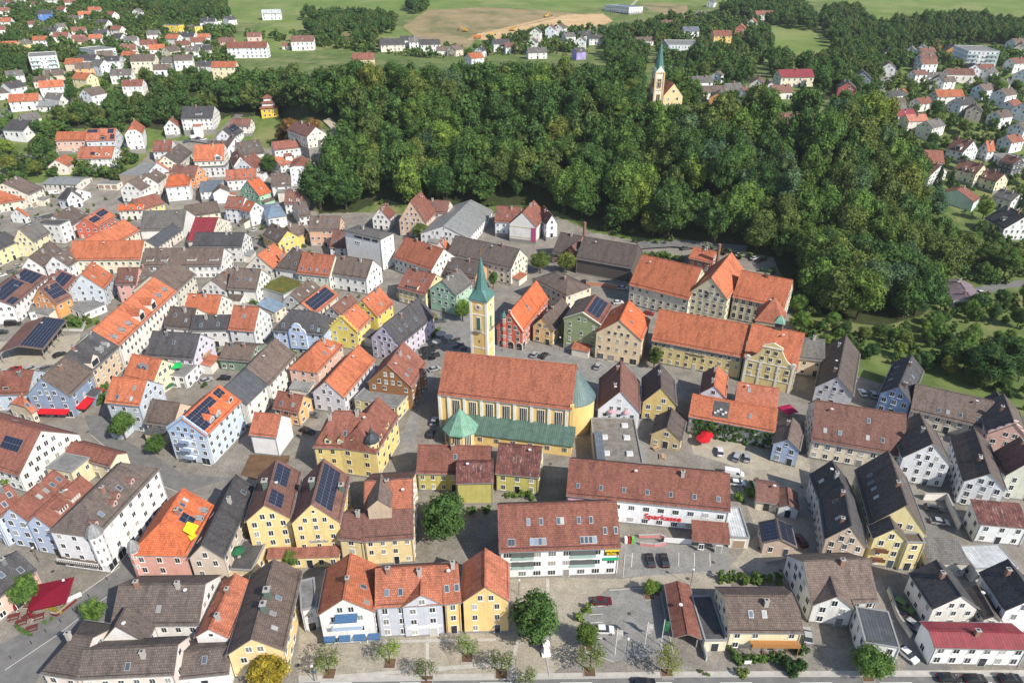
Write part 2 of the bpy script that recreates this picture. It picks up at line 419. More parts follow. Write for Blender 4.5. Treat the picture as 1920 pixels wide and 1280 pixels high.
        if not openw:
            b = MB(); a0, a1, q0, q1 = x0+og, x1-og, y0+oe, y1-oe
            ze = he+oe*tp-tk
            b.face([(a0,q0,H.low),(a1,q0,H.low),(a1,q0,ze),(a0,q0,ze)], wm); b.face([(a1,q1,H.low),(a0,q1,H.low),(a0,q1,ze),(a1,q1,ze)], wm)
            for X, c, s in ((a1,c2,1),(a0,c1,-1)):
                zt = he+rise*c-tk; yt = Wd/2*(1-c)
                pts = [(X,q0*s,H.low),(X,q1*s,H.low),(X,q1*s,ze)]
                if c > 0:
                    pts += [(X,yt*s,zt)]
                    if yt > 0.01: pts += [(X,-yt*s,zt)]
                pts += [(X,q0*s,ze)]
                b.face(pts, wm)
            b.build('wall', root)
        else:
            for X in [x0+0.5+(L-1)*i/max(1, int(L/4)) for i in range(int(L/4)+1)]:
                for Y in (y0+0.6, y1-0.6):
                    pb = MB(); pb.box((X-.1,Y-.1,H.low), (X+.1,Y+.1,he+.6*tp-tk), plain('timber_post', (.30,.27,.23))); pb.build('post', root)
        H.walls = [((x0+og,y0+oe),(1,0),L-2*og,0),((x1-og,y0+oe),(0,1),Wd-2*oe,c2),((x1-og,y1-oe),(-1,0),L-2*og,0),((x0+og,y1-oe),(0,-1),Wd-2*oe,c1)]
        if openw: H.walls = []
        H.oe = oe
    if near and not openw and he > 4.5 and op.get('plinth', 1) and H.walls:
        e = 0.04; (wx, wy) = H.walls[0][0]; b = MB(); lm = plain('plinth_render', (.24,.23,.215), .9)
        for a, c in (((wx-e, wy-e, H.low), (-wx+e, wy, .55)), ((wx-e, -wy, H.low), (-wx+e, -wy+e, .55)), ((wx-e, wy, H.low), (wx, -wy, .55)), ((-wx, wy, H.low), (-wx+e, -wy, .55))): b.box(a, c, lm)
        b.build('plinth', root)
        for sx in (-1, 1):
            b = MB(); b.box((sx*(-wx-.25)-.06, wy-.13, 0), (sx*(-wx-.25)+.06, wy-.02, he-.05), ZINC()); b.build('downpipe', root)
    HOUSES.append(H)
    return H
def inside_other(H, p, z):
    for o in HOUSES:
        if o is H: continue
        dx, dy = p[0]-o.cx, p[1]-o.cy
        if dx*dx+dy*dy > (o.L+o.W)**2: continue
        c, s = math.cos(-o.rz), math.sin(-o.rz)
        x, y = c*dx-s*dy, s*dx+c*dy
        if abs(x) < o.L/2-0.3 and abs(y) < o.W/2-0.3 and z < o.z+o.he+(o.rise*max(0, 1-abs(y)/(o.W/2)) if o.kind == 'gable' else 0)+0.3: return True
    return False
def plane_mat(H, s, x, v):
    """matrix of a point on roof plane s (-1: y<0 side) at ridge coordinate x and height share v"""
    if H.kind == 'shed':
        y = -H.W/2+H.W*v; z = H.he+H.rise*v; p = math.atan2(H.rise, H.W); return Matrix.Translation((x, y, z)) @ Matrix.Rotation(p, 4, 'X')
    if H.kind == 'flat':
        return Matrix.Translation((x, s*H.W/2*(1-2*v), H.he+0.02))
    y = s*H.W/2*(1-v); z = H.he+H.rise*v; p = math.atan2(H.rise, H.W/2)
    M = Matrix.Translation((x, y, z))
    if s > 0: M = M @ Matrix.Rotation(math.pi, 4, 'Z')
    return M @ Matrix.Rotation(p, 4, 'X')
def solar(H, s, u0, u1, v0, v1, nx=None, ny=None, frame=(.22,.23,.25), glass=(.018,.022,.042)):
    sl = math.hypot(H.rise, H.W/2) if H.kind == 'gable' else (math.hypot(H.rise, H.W) if H.kind == 'shed' else H.W)
    xa, xb = -H.L/2+H.L*u0, -H.L/2+H.L*u1
    M = plane_mat(H, s, (xa+xb)/2, v0); lx, ly = (xb-xa), sl*(v1-v0)
    nx = nx or max(1, round(lx/1.05)); ny = ny or max(1, round(ly/1.7))
    b = MB(); fm = plain('solar_frame_%d' % int(frame[0]*100), frame, 0.5); k = ('solar', glass)
    if k not in MATS:
        m = NT('solar_glass', 0.18, 0.6); m.col(glass); MATS[k] = m.m
    b.box((-lx/2, 0, 0.03), (lx/2, ly, 0.10), fm)
    px_, py_ = lx/nx, ly/ny
    for i in range(nx):
        for j in range(ny):
            b.box((-lx/2+i*px_+0.035, j*py_+0.035, 0.08), (-lx/2+(i+1)*px_-0.035, (j+1)*py_-0.035, 0.135), MATS[k])
    b.build('solar_array', H.roof, M)
def skylight(H, s, u, v, sx=1.0, sy=1.0):
    M = plane_mat(H, s, -H.L/2+H.L*u, v); ob('skylight', unit_mesh('skylight'), H.roof, M @ Matrix.Diagonal((sx, sy, 1, 1)))
def chimney(H, x, y, mat=None, k=1.0):
    z = H.he+(H.rise*(1-abs(y)/(H.W/2)) if H.kind == 'gable' else 0)
    ob('chimney', unit_mesh('chimney', mat or plain('chimney_brick', (.27,.15,.11), 0.9)), H.roof, Matrix.Translation((x, y, z+0.2)) @ Matrix.Diagonal((k, k, k, 1)))
def dormer(H, s, u, v, wd=1.7, h=1.35, gr=0.7, wall='e8e4da', roof=None, flat=False, nwin=1):
    tp = H.rise/(H.W/2); x = -H.L/2+H.L*u; yf = H.W/2*(1-v); zf = H.he+H.rise*v
    b = MB(); wm = plaster(wall) if isinstance(wall, str) else wall; rm = roofmat(roof) if roof else H.rm
    q = lambda X, back, Z: (x+X, s*(yf-back), zf+Z) if s < 0 else (x-X, s*(yf-back), zf+Z)
    d = h/tp; a = wd/2
    b.face([q(-a,0,-.2), q(a,0,-.2), q(a,0,h)]+([q(0,0,h+gr)] if not flat else [])+[q(-a,0,h)], wm)
    b.face([q(a,0,-.2), q(a,d,h), q(a,0,h)], wm); b.face([q(-a,0,-.2), q(-a,0,h), q(-a,d,h)], wm)
    o_ = 0.22
    if flat:
        d2 = (h+.25)/tp*1.5
        b.box((0,0,0),(0,0,0), rm)
        b.face([q(-a-o_,-.25,h+.02), q(a+o_,-.25,h+.02), q(a+o_,d2,h+.02+d2*tp*.33), q(-a-o_,d2,h+.02+d2*tp*.33)], rm)
    else:
        dr = (h+gr)/tp
        ze = h-o_*gr/a
        b.face([q(-a-o_,-.25,ze), q(0,-.25,h+gr+.06), q(0,dr+.1,h+gr+.06), q(-a-o_,d,ze)], rm)
        b.face([q(0,-.25,h+gr+.06), q(a+o_,-.25,ze), q(a+o_,d,ze), q(0,dr+.1,h+gr+.06)], rm)
    ww = (wd-0.5)/max(1, nwin)
    for i in range(nwin):
        xa = -a+0.25+i*ww
        b.face([q(xa+.06,-.04,.15), q(xa+ww-.06,-.04,.15), q(xa+ww-.06,-.04,h-.1), q(xa+.06,-.04,h-.1)], WHITE())
        b.face([q(xa+.15,-.06,.24), q(xa+ww-.15,-.06,.24), q(xa+ww-.15,-.06,h-.2), q(xa+.15,-.06,h-.2)], glassmat())
    b.build('dormer', H.roof)
def place_window(H, kind, x, y, z, ang, sur):
    f, p, W_, H_ = winmesh(kind, sur, H.near)
    M = Matrix.Translation((x, y, z)) @ Matrix.Rotation(ang, 4, 'Z') @ Matrix.Diagonal((*(getattr(H, 'ws', (1, 1))[:1]), 1, getattr(H, 'ws', (1, 1))[1] if kind == 'a' else 1, 1))
    o = ob('window' if kind not in ('door', 'gar') else ('door' if kind == 'door' else 'garage_door'), f, H.root, M)
    if p: ob('pane', p, o)
def finish(H):
    """windows, chimneys and roof lights of one house, after all houses stand"""
    rnd = random.Random(int(H.cx*7.3)+int(H.cy*13.7)); op = H.op; H.ws = (rnd.uniform(.85, 1.18), rnd.uniform(.88, 1.12))
    ca, sa = math.cos(H.rz), math.sin(H.rz)
    sur = plaster(op['sur']) if op.get('sur') else WHITE()
    n = op.get('st') or max(1, round(H.he/2.95)); fh = H.he/n
    if op.get('win', 1):
        for wi, ((x, y), (dx, dy), l, c) in enumerate(H.walls):
            if op.get('walls') and wi not in op['walls']: continue
            nx, ny = dy, -dx
            mx, my = x+dx*l/2, y+dy*l/2
            W = (H.cx+ca*mx-sa*my, H.cy+sa*mx+ca*my); N = (ca*nx-sa*ny, sa*nx+ca*ny)
            tc = Vector((-W[0], -W[1], 0)).normalized()
            if N[0]*tc.x+N[1]*tc.y < -0.12: continue
            nc = op.get('nc', {}).get(wi) or max(1, int((l-0.6)/op.get('sp', 2.55 if H.near else 3.3)))
            kind0 = op.get('wk', 'a')
            if not op.get('nc') and 'sp' not in op and nc > 2 and rnd.random() < .35: nc -= 1
            ang = math.atan2(dy, dx)
            rows = []
            for k in range(n):
                rows.append((k*fh+(0.95 if fh > 2.5 else 0.6), l/2-0.2, k))
            if c > 0 and H.kind == 'gable':
                z = H.he+0.35; k = n
                while z+1.6 < H.he+H.rise*(1.0 if c >= 1 else c):
                    half = (l/2)*(1-(z+1.45-H.he)/H.rise)
                    if half > 0.55: rows.append((z, half, k))
                    z += 2.75; k += 1
            isfront = (wi == 0 and H.front == '-y') or (wi == 3 and H.front == '-x')
            for z, half, k in rows:
                if k < n: pos = [-l/2+l*(i+.5)/nc for i in range(nc)]
                else:
                    m = max(1, min(nc, int(2*half/2.3))); pos = [(i-(m-1)/2)*2.2 for i in range(m)]
                kind = kind0
                if k >= n and half < 1.3: kind = 's'
                if op.get('shop') and k == 0 and isfront: kind = 'shop'; m = max(1, int(l/3.3)); pos = [-l/2+l*(i+.5)/m for i in range(m)]; z = 0.25
                if op.get('gar') and k == 0 and isfront: kind = 'gar'; m = max(1, int(l/3.2)); pos = [-l/2+l*(i+.5)/m for i in range(m)]; z = 0.05
                for i, t in enumerate(pos):
                    if rnd.random() < (0.15 if not H.near else 0.05): continue
                    kd = kind; zz = z
                    if k == 0 and isfront and i == len(pos)//2 and kind != 'gar' and not op.get('nodoor'): kd, zz = 'door', 0.05
                    X, Y = x+dx*(l/2+t), y+dy*(l/2+t)
                    wp = (H.cx+ca*X-sa*Y+N[0]*0.5, H.cy+sa*X+ca*Y+N[1]*0.5)
                    if inside_other(H, wp, H.z+zz+1.2): continue
                    gz = terr(*wp)-H.z
                    if gz > zz+0.6: continue
                    place_window(H, kd, X, Y, zz, ang, sur)
    if H.kind == 'gable' and not op.get('bare'):
        vis = []
        for s in (-1, 1):
            nrm = Vector((-sa*s*H.rise, ca*s*H.rise, H.W/2)).normalized()
            tc = Vector((-H.cx, -H.cy, CAM_H-H.z)).normalized()
            if nrm.dot(tc) > 0.12: vis.append((nrm.dot(tc), s))
        vis.sort(reverse=True)
        ns = op.get('sky')
        if ns is None: ns = rnd.choice((0, 1, 2, 3)) if H.near else rnd.choice((0, 0, 1))
        for i in range(ns):
            if not vis: break
            s = vis[0][1] if (rnd.random() < 0.75 or len(vis) == 1) else vis[1][1]
            if op.get('skys'): s = op['skys']
            skylight(H, s, (i+.6)/(ns+.2)+rnd.uniform(-.03, .03), op.get('skyv') or rnd.choice((.35, .4, .6)))
        nch = op.get('ch')
        if nch is None: nch = rnd.choice((1, 1, 2)) if H.near else 1
        for i in range(nch):
            mat = plain('chimney_brick', (.27,.15,.11), 0.9) if rnd.random() < .5 else (plain('chimney_render', (.38,.36,.33), 0.9) if rnd.random() < .6 else plain('chimney_metal', (.16,.17,.18), 0.5))
            x = (-H.L/2)+H.L*((i+.35+rnd.uniform(-.1, .3))/nch if nch > 1 else rnd.uniform(.3, .75))
            chimney(H, x, (vis[0][1] if vis else 1)*rnd.uniform(0.3, min(1.6, H.W*.18)), mat, 1.0 if H.near else 0.9)
        if H.near and rnd.random() < .3 and vis:
            M = Matrix.Translation((H.L*rnd.uniform(-.35, .35), vis[0][1]*H.W*.12, H.he+H.rise*.76)); d_ = MB(); d_.bar((0,0,-.2), (0,0,1.3), .04, ZINC()); d_.cone((0,-.1), .42, .42, 1.2, 1.26, 12, plain('dish_white', (.6,.6,.6), .4)); ob('satellite_dish', d_.me('satellite_dish'), H.roof, M)
        for d in op.get('dor', ()): dormer(H, *d)
        dn = op.get('dn')
        if dn:
            s = dn[0]
            for i in range(dn[1]): dormer(H, s, (i+.5)/dn[1]*(dn[3] if len(dn) > 3 else .8)+(1-(dn[3] if len(dn) > 3 else .8))/2, dn[2], **op.get('dk', {}))
        for q in op.get('sl', ()): skylight(H, *q)
    for q in op.get('sol', ()): solar(H, *q)
    if H.near and H.kind == 'gable' and H.walls and H.cy > 165 and H.cx < 30 and H.he > 5 and rnd.random() < .7:
        for wi in rnd.sample(range(4), 4):
            (x, y), (dx, dy), l, c = H.walls[wi]
            if l < 6: continue
            nx, ny = dy, -dx; d = rnd.uniform(2.6, 4.0); ln = rnd.uniform(3.5, min(7, l-1)); o_ = rnd.uniform(.5, l-ln-.3) if l-ln > .9 else .3; h = rnd.uniform(2.6, 3.4)
            q = [(x+dx*(o_+t*ln)+nx*e*d, y+dy*(o_+t*ln)+ny*e*d) for t, e in ((0,0),(1,0),(1,1),(0,1))]
            wpts = [(H.cx+ca*a-sa*b_, H.cy+sa*a+ca*b_) for a, b_ in ((q[2][0]+nx, q[2][1]+ny), (q[3][0]+nx, q[3][1]+ny), ((q[2][0]+q[3][0])/2, (q[2][1]+q[3][1])/2))]
            if any(inside_other(H, w_, H.z+1.0) for w_ in wpts): continue
            b = MB(); wm = H.wm if rnd.random() < .5 else plaster(rnd.choice(('e6dfd0','d8d4c8','e9e6de'))); rk = roofmat(rnd.choice(('rd','br','fg','od','gm','fd'))); hb_ = h+rnd.uniform(.4, 1.1)
            z = [hb_, hb_, h, h]; lo = H.low; q2 = [q[1], q[0], q[3], q[2]]
            for i in range(1, 4):
                j = (i+1) % 4; b.face([(q[i][0],q[i][1],lo),(q[j][0],q[j][1],lo),(q[j][0],q[j][1],z[j]),(q[i][0],q[i][1],z[i])], wm)
            b.build('annexe_wall', H.root)
            b = MB(); e = .25; r4 = [(q[3][0]-dx*e+nx*e, q[3][1]-dy*e+ny*e, h), (q[2][0]+dx*e+nx*e, q[2][1]+dy*e+ny*e, h), (q[1][0]+dx*e, q[1][1]+dy*e, hb_+.08), (q[0][0]-dx*e, q[0][1]-dy*e, hb_+.08)]
            b.face([(a, c_, z_+.12) for a, c_, z_ in r4], rk)
            for i in range(4):
                a, c_ = r4[i], r4[(i+1) % 4]; b.face([a, c_, (c_[0], c_[1], c_[2]+.12), (a[0], a[1], a[2]+.12)], plain('eave_board', (.25,.22,.19)))
            b.build('annexe_roof', H.root); break
# ---- placing from the photograph: eave corners are unprojected at eave height
def _he0(p1, p2, he):
    m = ((p1[0]+p2[0])/2, (p1[1]+p2[1])/2); g = at(m[0], m[1], he); return g.z
def G(label, tile, p1, p2, ap, rear, he, roof, wall, pitch=None, hf=0, hr=0, cf=1.0, cr=1.0, **op):
    """gable end to the camera: left eave, right eave, gable top, far ridge end"""
    p1, p2, ap, rear = (P(tile, q) for q in (p1, p2, ap, rear))
    ze = _he0(p1, p2, he); A, B = at_z(*p1, ze), at_z(*p2, ze); M = (A+B)/2; W = (B-A).length
    if pitch is None:
        lo, hi = 0.2, W*1.3
        for _ in range(30):
            m = (lo+hi)/2
            if proj((M.x, M.y, ze+m))[1] > ap[1]: lo = m
            else: hi = m
        rise = lo
    else: rise = W/2*math.tan(R(pitch))
    rise = max(0.16*W, min(rise, W*0.75))
    Q = at_z(*rear, ze+rise); d = Vector((Q.x-M.x, Q.y-M.y, 0)); L = d.length
    n = Vector((-(B-A).y, (B-A).x, 0)).normalized()
    wgt = op.pop('wgt', None)
    k = wgt if wgt is not None else (1.0 if L > 1.3*W else (0.5 if L > 0.7*W else 0.15))
    dr = (d.normalized()*k+n*(1-k)).normalized()
    L = max(2.0, d.dot(dr)+op.pop('ext', 0.0)); W = abs((B-A).dot(Vector((-dr.y, dr.x, 0))))
    h1 = 0.0
    if hf:
        Q1 = at_z(*ap, ze+rise); h1 = max(0.3, (Vector((Q1.x-M.x, Q1.y-M.y, 0))).dot(dr)) if pitch else W/2*0.9
        cf = 0.0 if cf == 1.0 else cf
    elif cf < 1: h1 = W/2*(1-cf)*0.9
    h2 = 0.0
    if hr: h2 = W/2*hr; L += h2; cr = 0.0 if cr == 1.0 else cr
    elif cr < 1: h2 = W/2*(1-cr)*0.9
    C = M+dr*(L/2)
    H = house(label, C.x, C.y, math.atan2(dr.y, dr.x), L, W, he, rise, roof, wall, h1=h1, c1=cf, h2=h2, c2=cr, front='-x', **op)
    return H
def E(label, tile, p1, p2, rg, he, roof, wall, pitch=42, hl=0, hr=0, cl=1.0, cr=1.0, **op):
    """eave to the camera: left eave end, right eave end, a point on the ridge"""
    p1, p2, rg = (P(tile, q) for q in (p1, p2, rg))
    ze = _he0(p1, p2, he); A, B = at_z(*p1, ze), at_z(*p2, ze); ux = (B-A).normalized(); L = (B-A).length
    uy = Vector((-ux.y, ux.x, 0)); tp = math.tan(R(pitch))
    d = ray(*rg); nrm = ux.cross(uy+Vector((0,0,tp))); o = Vector((0,0,CAM_H))
    den = d.dot(nrm); t = (A-o).dot(nrm)/den; Q = o+d*t; half = (Q-A).dot(uy)
    half = max(1.5, min(half, op.pop('mx', 14)))
    W = 2*half; rise = half*tp
    kd = op.pop('kind', 'gable')
    C = (A+B)/2+uy*half
    h1 = half*hl if hl else (half*(1-cl)*0.9 if cl < 1 else 0); h2 = half*hr if hr else (half*(1-cr)*0.9 if cr < 1 else 0)
    h1, h2 = min(h1, L*.49), min(h2, L*.49)
    if kd == 'shed':
        W = half; C = (A+B)/2+uy*half/2
        return house(label, C.x, C.y, math.atan2(ux.y, ux.x), L, W, he, rise, roof, wall, kind='shed', **op)
    return house(label, C.x, C.y, math.atan2(ux.y, ux.x), L, W, he, rise, roof, wall, h1=h1, c1=(0.0 if hl else cl), h2=h2, c2=(0.0 if hr else cr), **op)
def S(label, tile, p1, p2, p3, he, roof, wall, pitch=18, **op): return E(label, tile, p1, p2, p3, he, roof, wall, pitch, kind='shed', **op)
def F(label, tile, p1, p2, p3, he, roof, wall, hip=0, **op):
    """flat roof: front left, front right and one rear corner, all at roof height"""
    p1, p2, p3 = (P(tile, q) for q in (p1, p2, p3))
    ze = _he0(p1, p2, he); A, B, Q = at_z(*p1, ze), at_z(*p2, ze), at_z(*p3, ze); ux = (B-A).normalized(); L = (B-A).length
    uy = Vector((-ux.y, ux.x, 0)); W = max(1.5, (Q-A).dot(uy)); C = (A+B)/2+uy*W/2
    if hip: return house(label, C.x, C.y, math.atan2(ux.y, ux.x), L, W, he, W/2*math.tan(R(hip)), roof, wall, h1=min(W/2, L*.45), c1=0.0, h2=min(W/2, L*.45), c2=0.0, **op)
    return house(label, C.x, C.y, math.atan2(ux.y, ux.x), L, W, he, 0.0, roof, wall, kind='flat', **op)
# ------------------------------------------------------------------ ground
def inpoly(x, y, poly):
    c = False; j = len(poly)-1
    for i in range(len(poly)):
        xi, yi = poly[i]; xj, yj = poly[j]
        if (yi > y) != (yj > y) and x < (xj-xi)*(y-yi)/(yj-yi)+xi: c = not c
        j = i
    return c
GM = {
 'pave': groundmat('town_paving', (.185,.168,.144), (.30,.278,.243), .18, 3.5, 2.2),
 'grass': groundmat('grass_ground', (.070,.110,.028), (.135,.185,.052), .12, 3.0, 0, (.20,.20,.085)),
 'meadow': groundmat('meadow_ground', (.105,.165,.036), (.165,.225,.058), .03, 1.2, 0, (.21,.235,.085)),
 'dry': groundmat('dry_field', (.22,.17,.085), (.31,.25,.14), .05, 1.0, 0, (.13,.14,.06)),
 'sand': groundmat('sand_ground', (.42,.28,.14), (.55,.40,.23), .08, 1.5),
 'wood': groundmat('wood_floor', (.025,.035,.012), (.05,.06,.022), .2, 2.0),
 'asph': groundmat('asphalt', (.13,.129,.126), (.195,.192,.185), .35, 6.0),
 'cob': groundmat('grey_cobbles', (.20,.197,.188), (.29,.285,.27), .3, 4.0, 3.0),
 'sett': groundmat('beige_setts', (.295,.262,.208), (.415,.375,.305), .3, 4.0, 3.0),
 'band': groundmat('light_paving', (.36,.345,.315), (.47,.45,.41), .6, 5.0),
 'earth': groundmat('brown_earth', (.10,.06,.035), (.16,.10,.06), .4, 3.0),
 'track': groundmat('gravel_track', (.30,.27,.21), (.42,.38,.30), .4, 3.0),
}
TOWN = [(-400,520),(-60,420),(50,345),(240,330),(300,265),(440,262),(520,285),(600,240),(640,262),(610,330),(590,400),(700,398),(720,400),(800,405),(900,402),(1000,400),(1060,412),(1110,436),(1200,452),(1300,462),(1450,482),(1478,560),(1495,640),(1560,690),(1640,715),(1740,740),(1850,790),(2000,850),(2300,1400),(-400,1400)]
MEADOW = [[(430,75),(560,30),(700,25),(760,60),(830,66),(800,100),(640,85),(520,100),(400,68)],[(380,40),(470,-20),(760,-30),(1000,-30),(1000,8),(760,25),(620,10),(540,45)],[(930,12),(1120,-30),(1500,-30),(1500,10),(1180,8),(1060,22)],
          [(1440,50),(1500,45),(1560,80),(1560,170),(1500,190),(1430,110)],[(1540,20),(1700,-20),(2200,-40),(2200,30),(1920,40),(1760,30),(1640,42)],[(600,20),(720,5),(900,0),(800,30)]]
DRYF = [[(755,50),(800,20),(900,14),(1030,20),(1120,30),(1140,45),(1020,45),(900,62),(880,90),(800,85)],[(1200,5),(1290,10),(1285,40),(1220,20)],[(1310,105),(1400,100),(1410,130),(1350,160),(1300,140)],[(640,60),(760,75),(760,90),(640,85)]]
SANDF = [[(880,72),(900,62),(960,52),(1010,42),(1060,28),(1130,26),(1150,40),(1110,55),(1050,48),(1000,50),(960,68),(925,78)]]
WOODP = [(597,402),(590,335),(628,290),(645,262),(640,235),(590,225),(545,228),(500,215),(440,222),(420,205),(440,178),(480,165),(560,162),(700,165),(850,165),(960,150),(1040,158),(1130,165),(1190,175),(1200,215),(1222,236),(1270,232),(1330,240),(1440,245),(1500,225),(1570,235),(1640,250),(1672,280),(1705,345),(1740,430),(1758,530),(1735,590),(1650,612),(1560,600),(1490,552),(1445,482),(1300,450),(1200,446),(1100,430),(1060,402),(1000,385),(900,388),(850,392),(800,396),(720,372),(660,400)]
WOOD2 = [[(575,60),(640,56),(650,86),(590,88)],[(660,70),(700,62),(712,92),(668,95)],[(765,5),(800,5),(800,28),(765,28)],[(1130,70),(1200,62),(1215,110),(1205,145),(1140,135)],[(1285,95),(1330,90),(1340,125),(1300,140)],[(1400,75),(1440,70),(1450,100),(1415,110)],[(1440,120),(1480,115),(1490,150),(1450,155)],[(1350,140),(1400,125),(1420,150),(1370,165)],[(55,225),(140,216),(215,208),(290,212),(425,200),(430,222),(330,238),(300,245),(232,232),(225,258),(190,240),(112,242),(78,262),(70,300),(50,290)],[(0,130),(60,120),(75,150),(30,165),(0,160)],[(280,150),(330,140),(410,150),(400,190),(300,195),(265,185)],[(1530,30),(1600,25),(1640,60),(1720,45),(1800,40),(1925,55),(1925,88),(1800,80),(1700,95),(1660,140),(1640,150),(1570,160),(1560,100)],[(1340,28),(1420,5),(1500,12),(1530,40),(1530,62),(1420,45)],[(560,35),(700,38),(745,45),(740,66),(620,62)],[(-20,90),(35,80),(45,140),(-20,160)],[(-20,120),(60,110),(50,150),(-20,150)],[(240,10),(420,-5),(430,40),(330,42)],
         [(1490,130),(1560,120),(1600,175),(1540,190)],[(1205,55),(1260,40),(1270,70),(1215,85)]]
def axis(segs):
    v = [segs[0][0]]
    for a, b, s in segs:
        n = max(1, round((b-a)/s)); v += [a+(b-a)*(i+1)/n for i in range(n)]
    return v
XS = axis([(-3000,-1000,250),(-1000,-340,22),(-340,340,4),(340,1000,22),(1000,3000,250)])
YS = axis([(-300,40,34),(40,480,4),(480,900,9),(900,1500,25),(1500,4500,250)])
import numpy as np
def sdf(px, py, polys):
    """signed distance in photo pixels to a set of outlines, positive inside"""
    best = np.full(px.shape, -1e9)
    for poly in polys:
        q = np.array(poly, float); d2 = np.full(px.shape, 1e18); ins = np.zeros(px.shape, bool)
        for (x0, y0), (x1, y1) in zip(q, np.roll(q, -1, axis=0)):
            ex, ey = x1-x0, y1-y0; t = np.clip(((px-x0)*ex+(py-y0)*ey)/(ex*ex+ey*ey+1e-9), 0, 1)
            d2 = np.minimum(d2, (px-x0-t*ex)**2+(py-y0-t*ey)**2)
            if y0 != y1: ins ^= ((y0 > py) != (y1 > py)) & (px < (x1-x0)*(py-y0)/(y1-y0)+x0)
        best = np.maximum(best, np.where(ins, 1, -1)*np.sqrt(d2))
    return np.clip(best, -60, 60)
def build_ground():
    nx, ny = len(XS), len(YS); v = [(x, y, terr(x, y)) for y in YS for x in XS]
    f = [(j*nx+i, j*nx+i+1, (j+1)*nx+i+1, (j+1)*nx+i) for j in range(ny-1) for i in range(nx-1)]
    a = np.array(v); dep = np.maximum(a[:,1]*CP-(a[:,2]-CAM_H)*SP, 5.0); px = 960+FOC*a[:,0]/dep; py = 640-FOC*(a[:,1]*SP+(a[:,2]-CAM_H)*CP)/dep
    near = a[:,1] < 60
    m = NT('ground', .93, .2); geo = m.node('ShaderNodeNewGeometry').outputs['Position']
    me = bpy.data.meshes.new('ground'); me.from_pydata(v, [], f); me.materials.append(m.m)
    col, h = groundcol(m, geo, *GSPEC['grass_ground'])
    edge = m.node('ShaderNodeMath', operation='MULTIPLY_ADD'); m.link(m.noise(geo, .35, 4, .65), edge.inputs[0]); edge.inputs[1].default_value = 7.0; edge.inputs[2].default_value = -3.5
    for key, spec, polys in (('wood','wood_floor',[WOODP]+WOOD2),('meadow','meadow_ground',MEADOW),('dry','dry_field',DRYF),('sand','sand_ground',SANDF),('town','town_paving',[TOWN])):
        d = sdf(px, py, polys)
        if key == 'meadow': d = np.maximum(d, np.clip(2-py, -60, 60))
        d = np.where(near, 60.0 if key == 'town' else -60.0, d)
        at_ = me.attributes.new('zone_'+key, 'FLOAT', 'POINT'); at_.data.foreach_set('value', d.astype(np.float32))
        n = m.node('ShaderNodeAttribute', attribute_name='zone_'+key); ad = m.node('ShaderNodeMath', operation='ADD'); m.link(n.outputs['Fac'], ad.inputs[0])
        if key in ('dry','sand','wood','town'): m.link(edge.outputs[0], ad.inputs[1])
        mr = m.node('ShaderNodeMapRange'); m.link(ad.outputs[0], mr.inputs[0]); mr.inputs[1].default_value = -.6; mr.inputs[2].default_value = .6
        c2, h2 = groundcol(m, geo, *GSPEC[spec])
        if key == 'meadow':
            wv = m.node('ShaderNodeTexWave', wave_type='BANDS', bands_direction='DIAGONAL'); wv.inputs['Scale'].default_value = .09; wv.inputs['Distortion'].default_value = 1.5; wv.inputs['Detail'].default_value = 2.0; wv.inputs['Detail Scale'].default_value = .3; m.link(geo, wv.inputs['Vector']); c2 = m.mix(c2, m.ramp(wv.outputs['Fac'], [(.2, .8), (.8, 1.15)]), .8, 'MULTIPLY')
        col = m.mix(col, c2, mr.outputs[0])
    m.col(col); m.bump(m.noise(geo, 3.0, 4, .7), .3, .06)
    me.polygons.foreach_set('use_smooth', [True]*len(me.polygons)); me.update()
    o = ob('ground', me); o['kind'] = 'structure'
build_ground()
def sheet(name, poly, mat, h):
    pts = [at(*P('P', q)) if len(q) == 2 else at(*P(q[2], q)) for q in poly]
    me = mesh(name, [(p.x, p.y, p.z+h) for p in pts], [tuple(range(len(pts)))], [GM[mat]]); o = ob(name, me); o['kind'] = 'structure'; return o
def strip(name, line, wd, mat, h=0.04):
    pts = []
    for a, b in zip(line, line[1:]):
        A, B = at(*a), at(*b); n = max(1, int((B-A).length/3))
        for i in range(n): pts.append(A.lerp(B, i/n))
    pts.append(at(*line[-1])); v, f = [], []
    for i, p in enumerate(pts):
        d = (pts[min(i+1, len(pts)-1)]-pts[max(i-1, 0)]); d.z = 0; d.normalize(); n = Vector((-d.y, d.x, 0))*wd/2
        for s in (1, -1):
            q = p+n*s; v.append((q.x, q.y, max(terr(q.x, q.y), terr(p.x, p.y))+h))
        if i: f.append((2*i-2, 2*i-1, 2*i+1, 2*i))
    me = mesh(name, v, f, [GM[mat]]); o = ob(name, me); o['kind'] = 'structure'; return o
sheet('market_square', [(745,575),(905,545),(935,640),(1100,660),(1215,690),(1262,700),(1290,745),(1225,770),(1210,880),(1110,870),(1095,760),(1060,720),(830,660),(790,760),(770,880),(735,900),(760,800),(800,700),(790,640)], 'cob', .008)
sheet('street', [(560,1300),(1960,1320),(1960,1266),(1300,1268),(560,1278)], 'asph', .012)
sheet('pavement', [(560,1277),(1300,1267),(1960,1265),(1960,1255),(1300,1258),(560,1266)], 'band', .016)
sheet('plaza', [(560,1080),(960,1080),(1165,1085),(1300,1068),(1370,1075),(1370,1110),(1240,1095),(1140,1102),(1090,1140),(1085,1225),(1030,1266),(560,1266)], 'sett', .008)
sheet('car_park', [(1142,1106),(1236,1100),(1262,1225),(1150,1240),(1098,1222),(1092,1150)], 'cob', .014)
sheet('bank_forecourt', [(1172,1010),(1366,1012),(1368,1068),(1168,1082)], 'cob', .014)
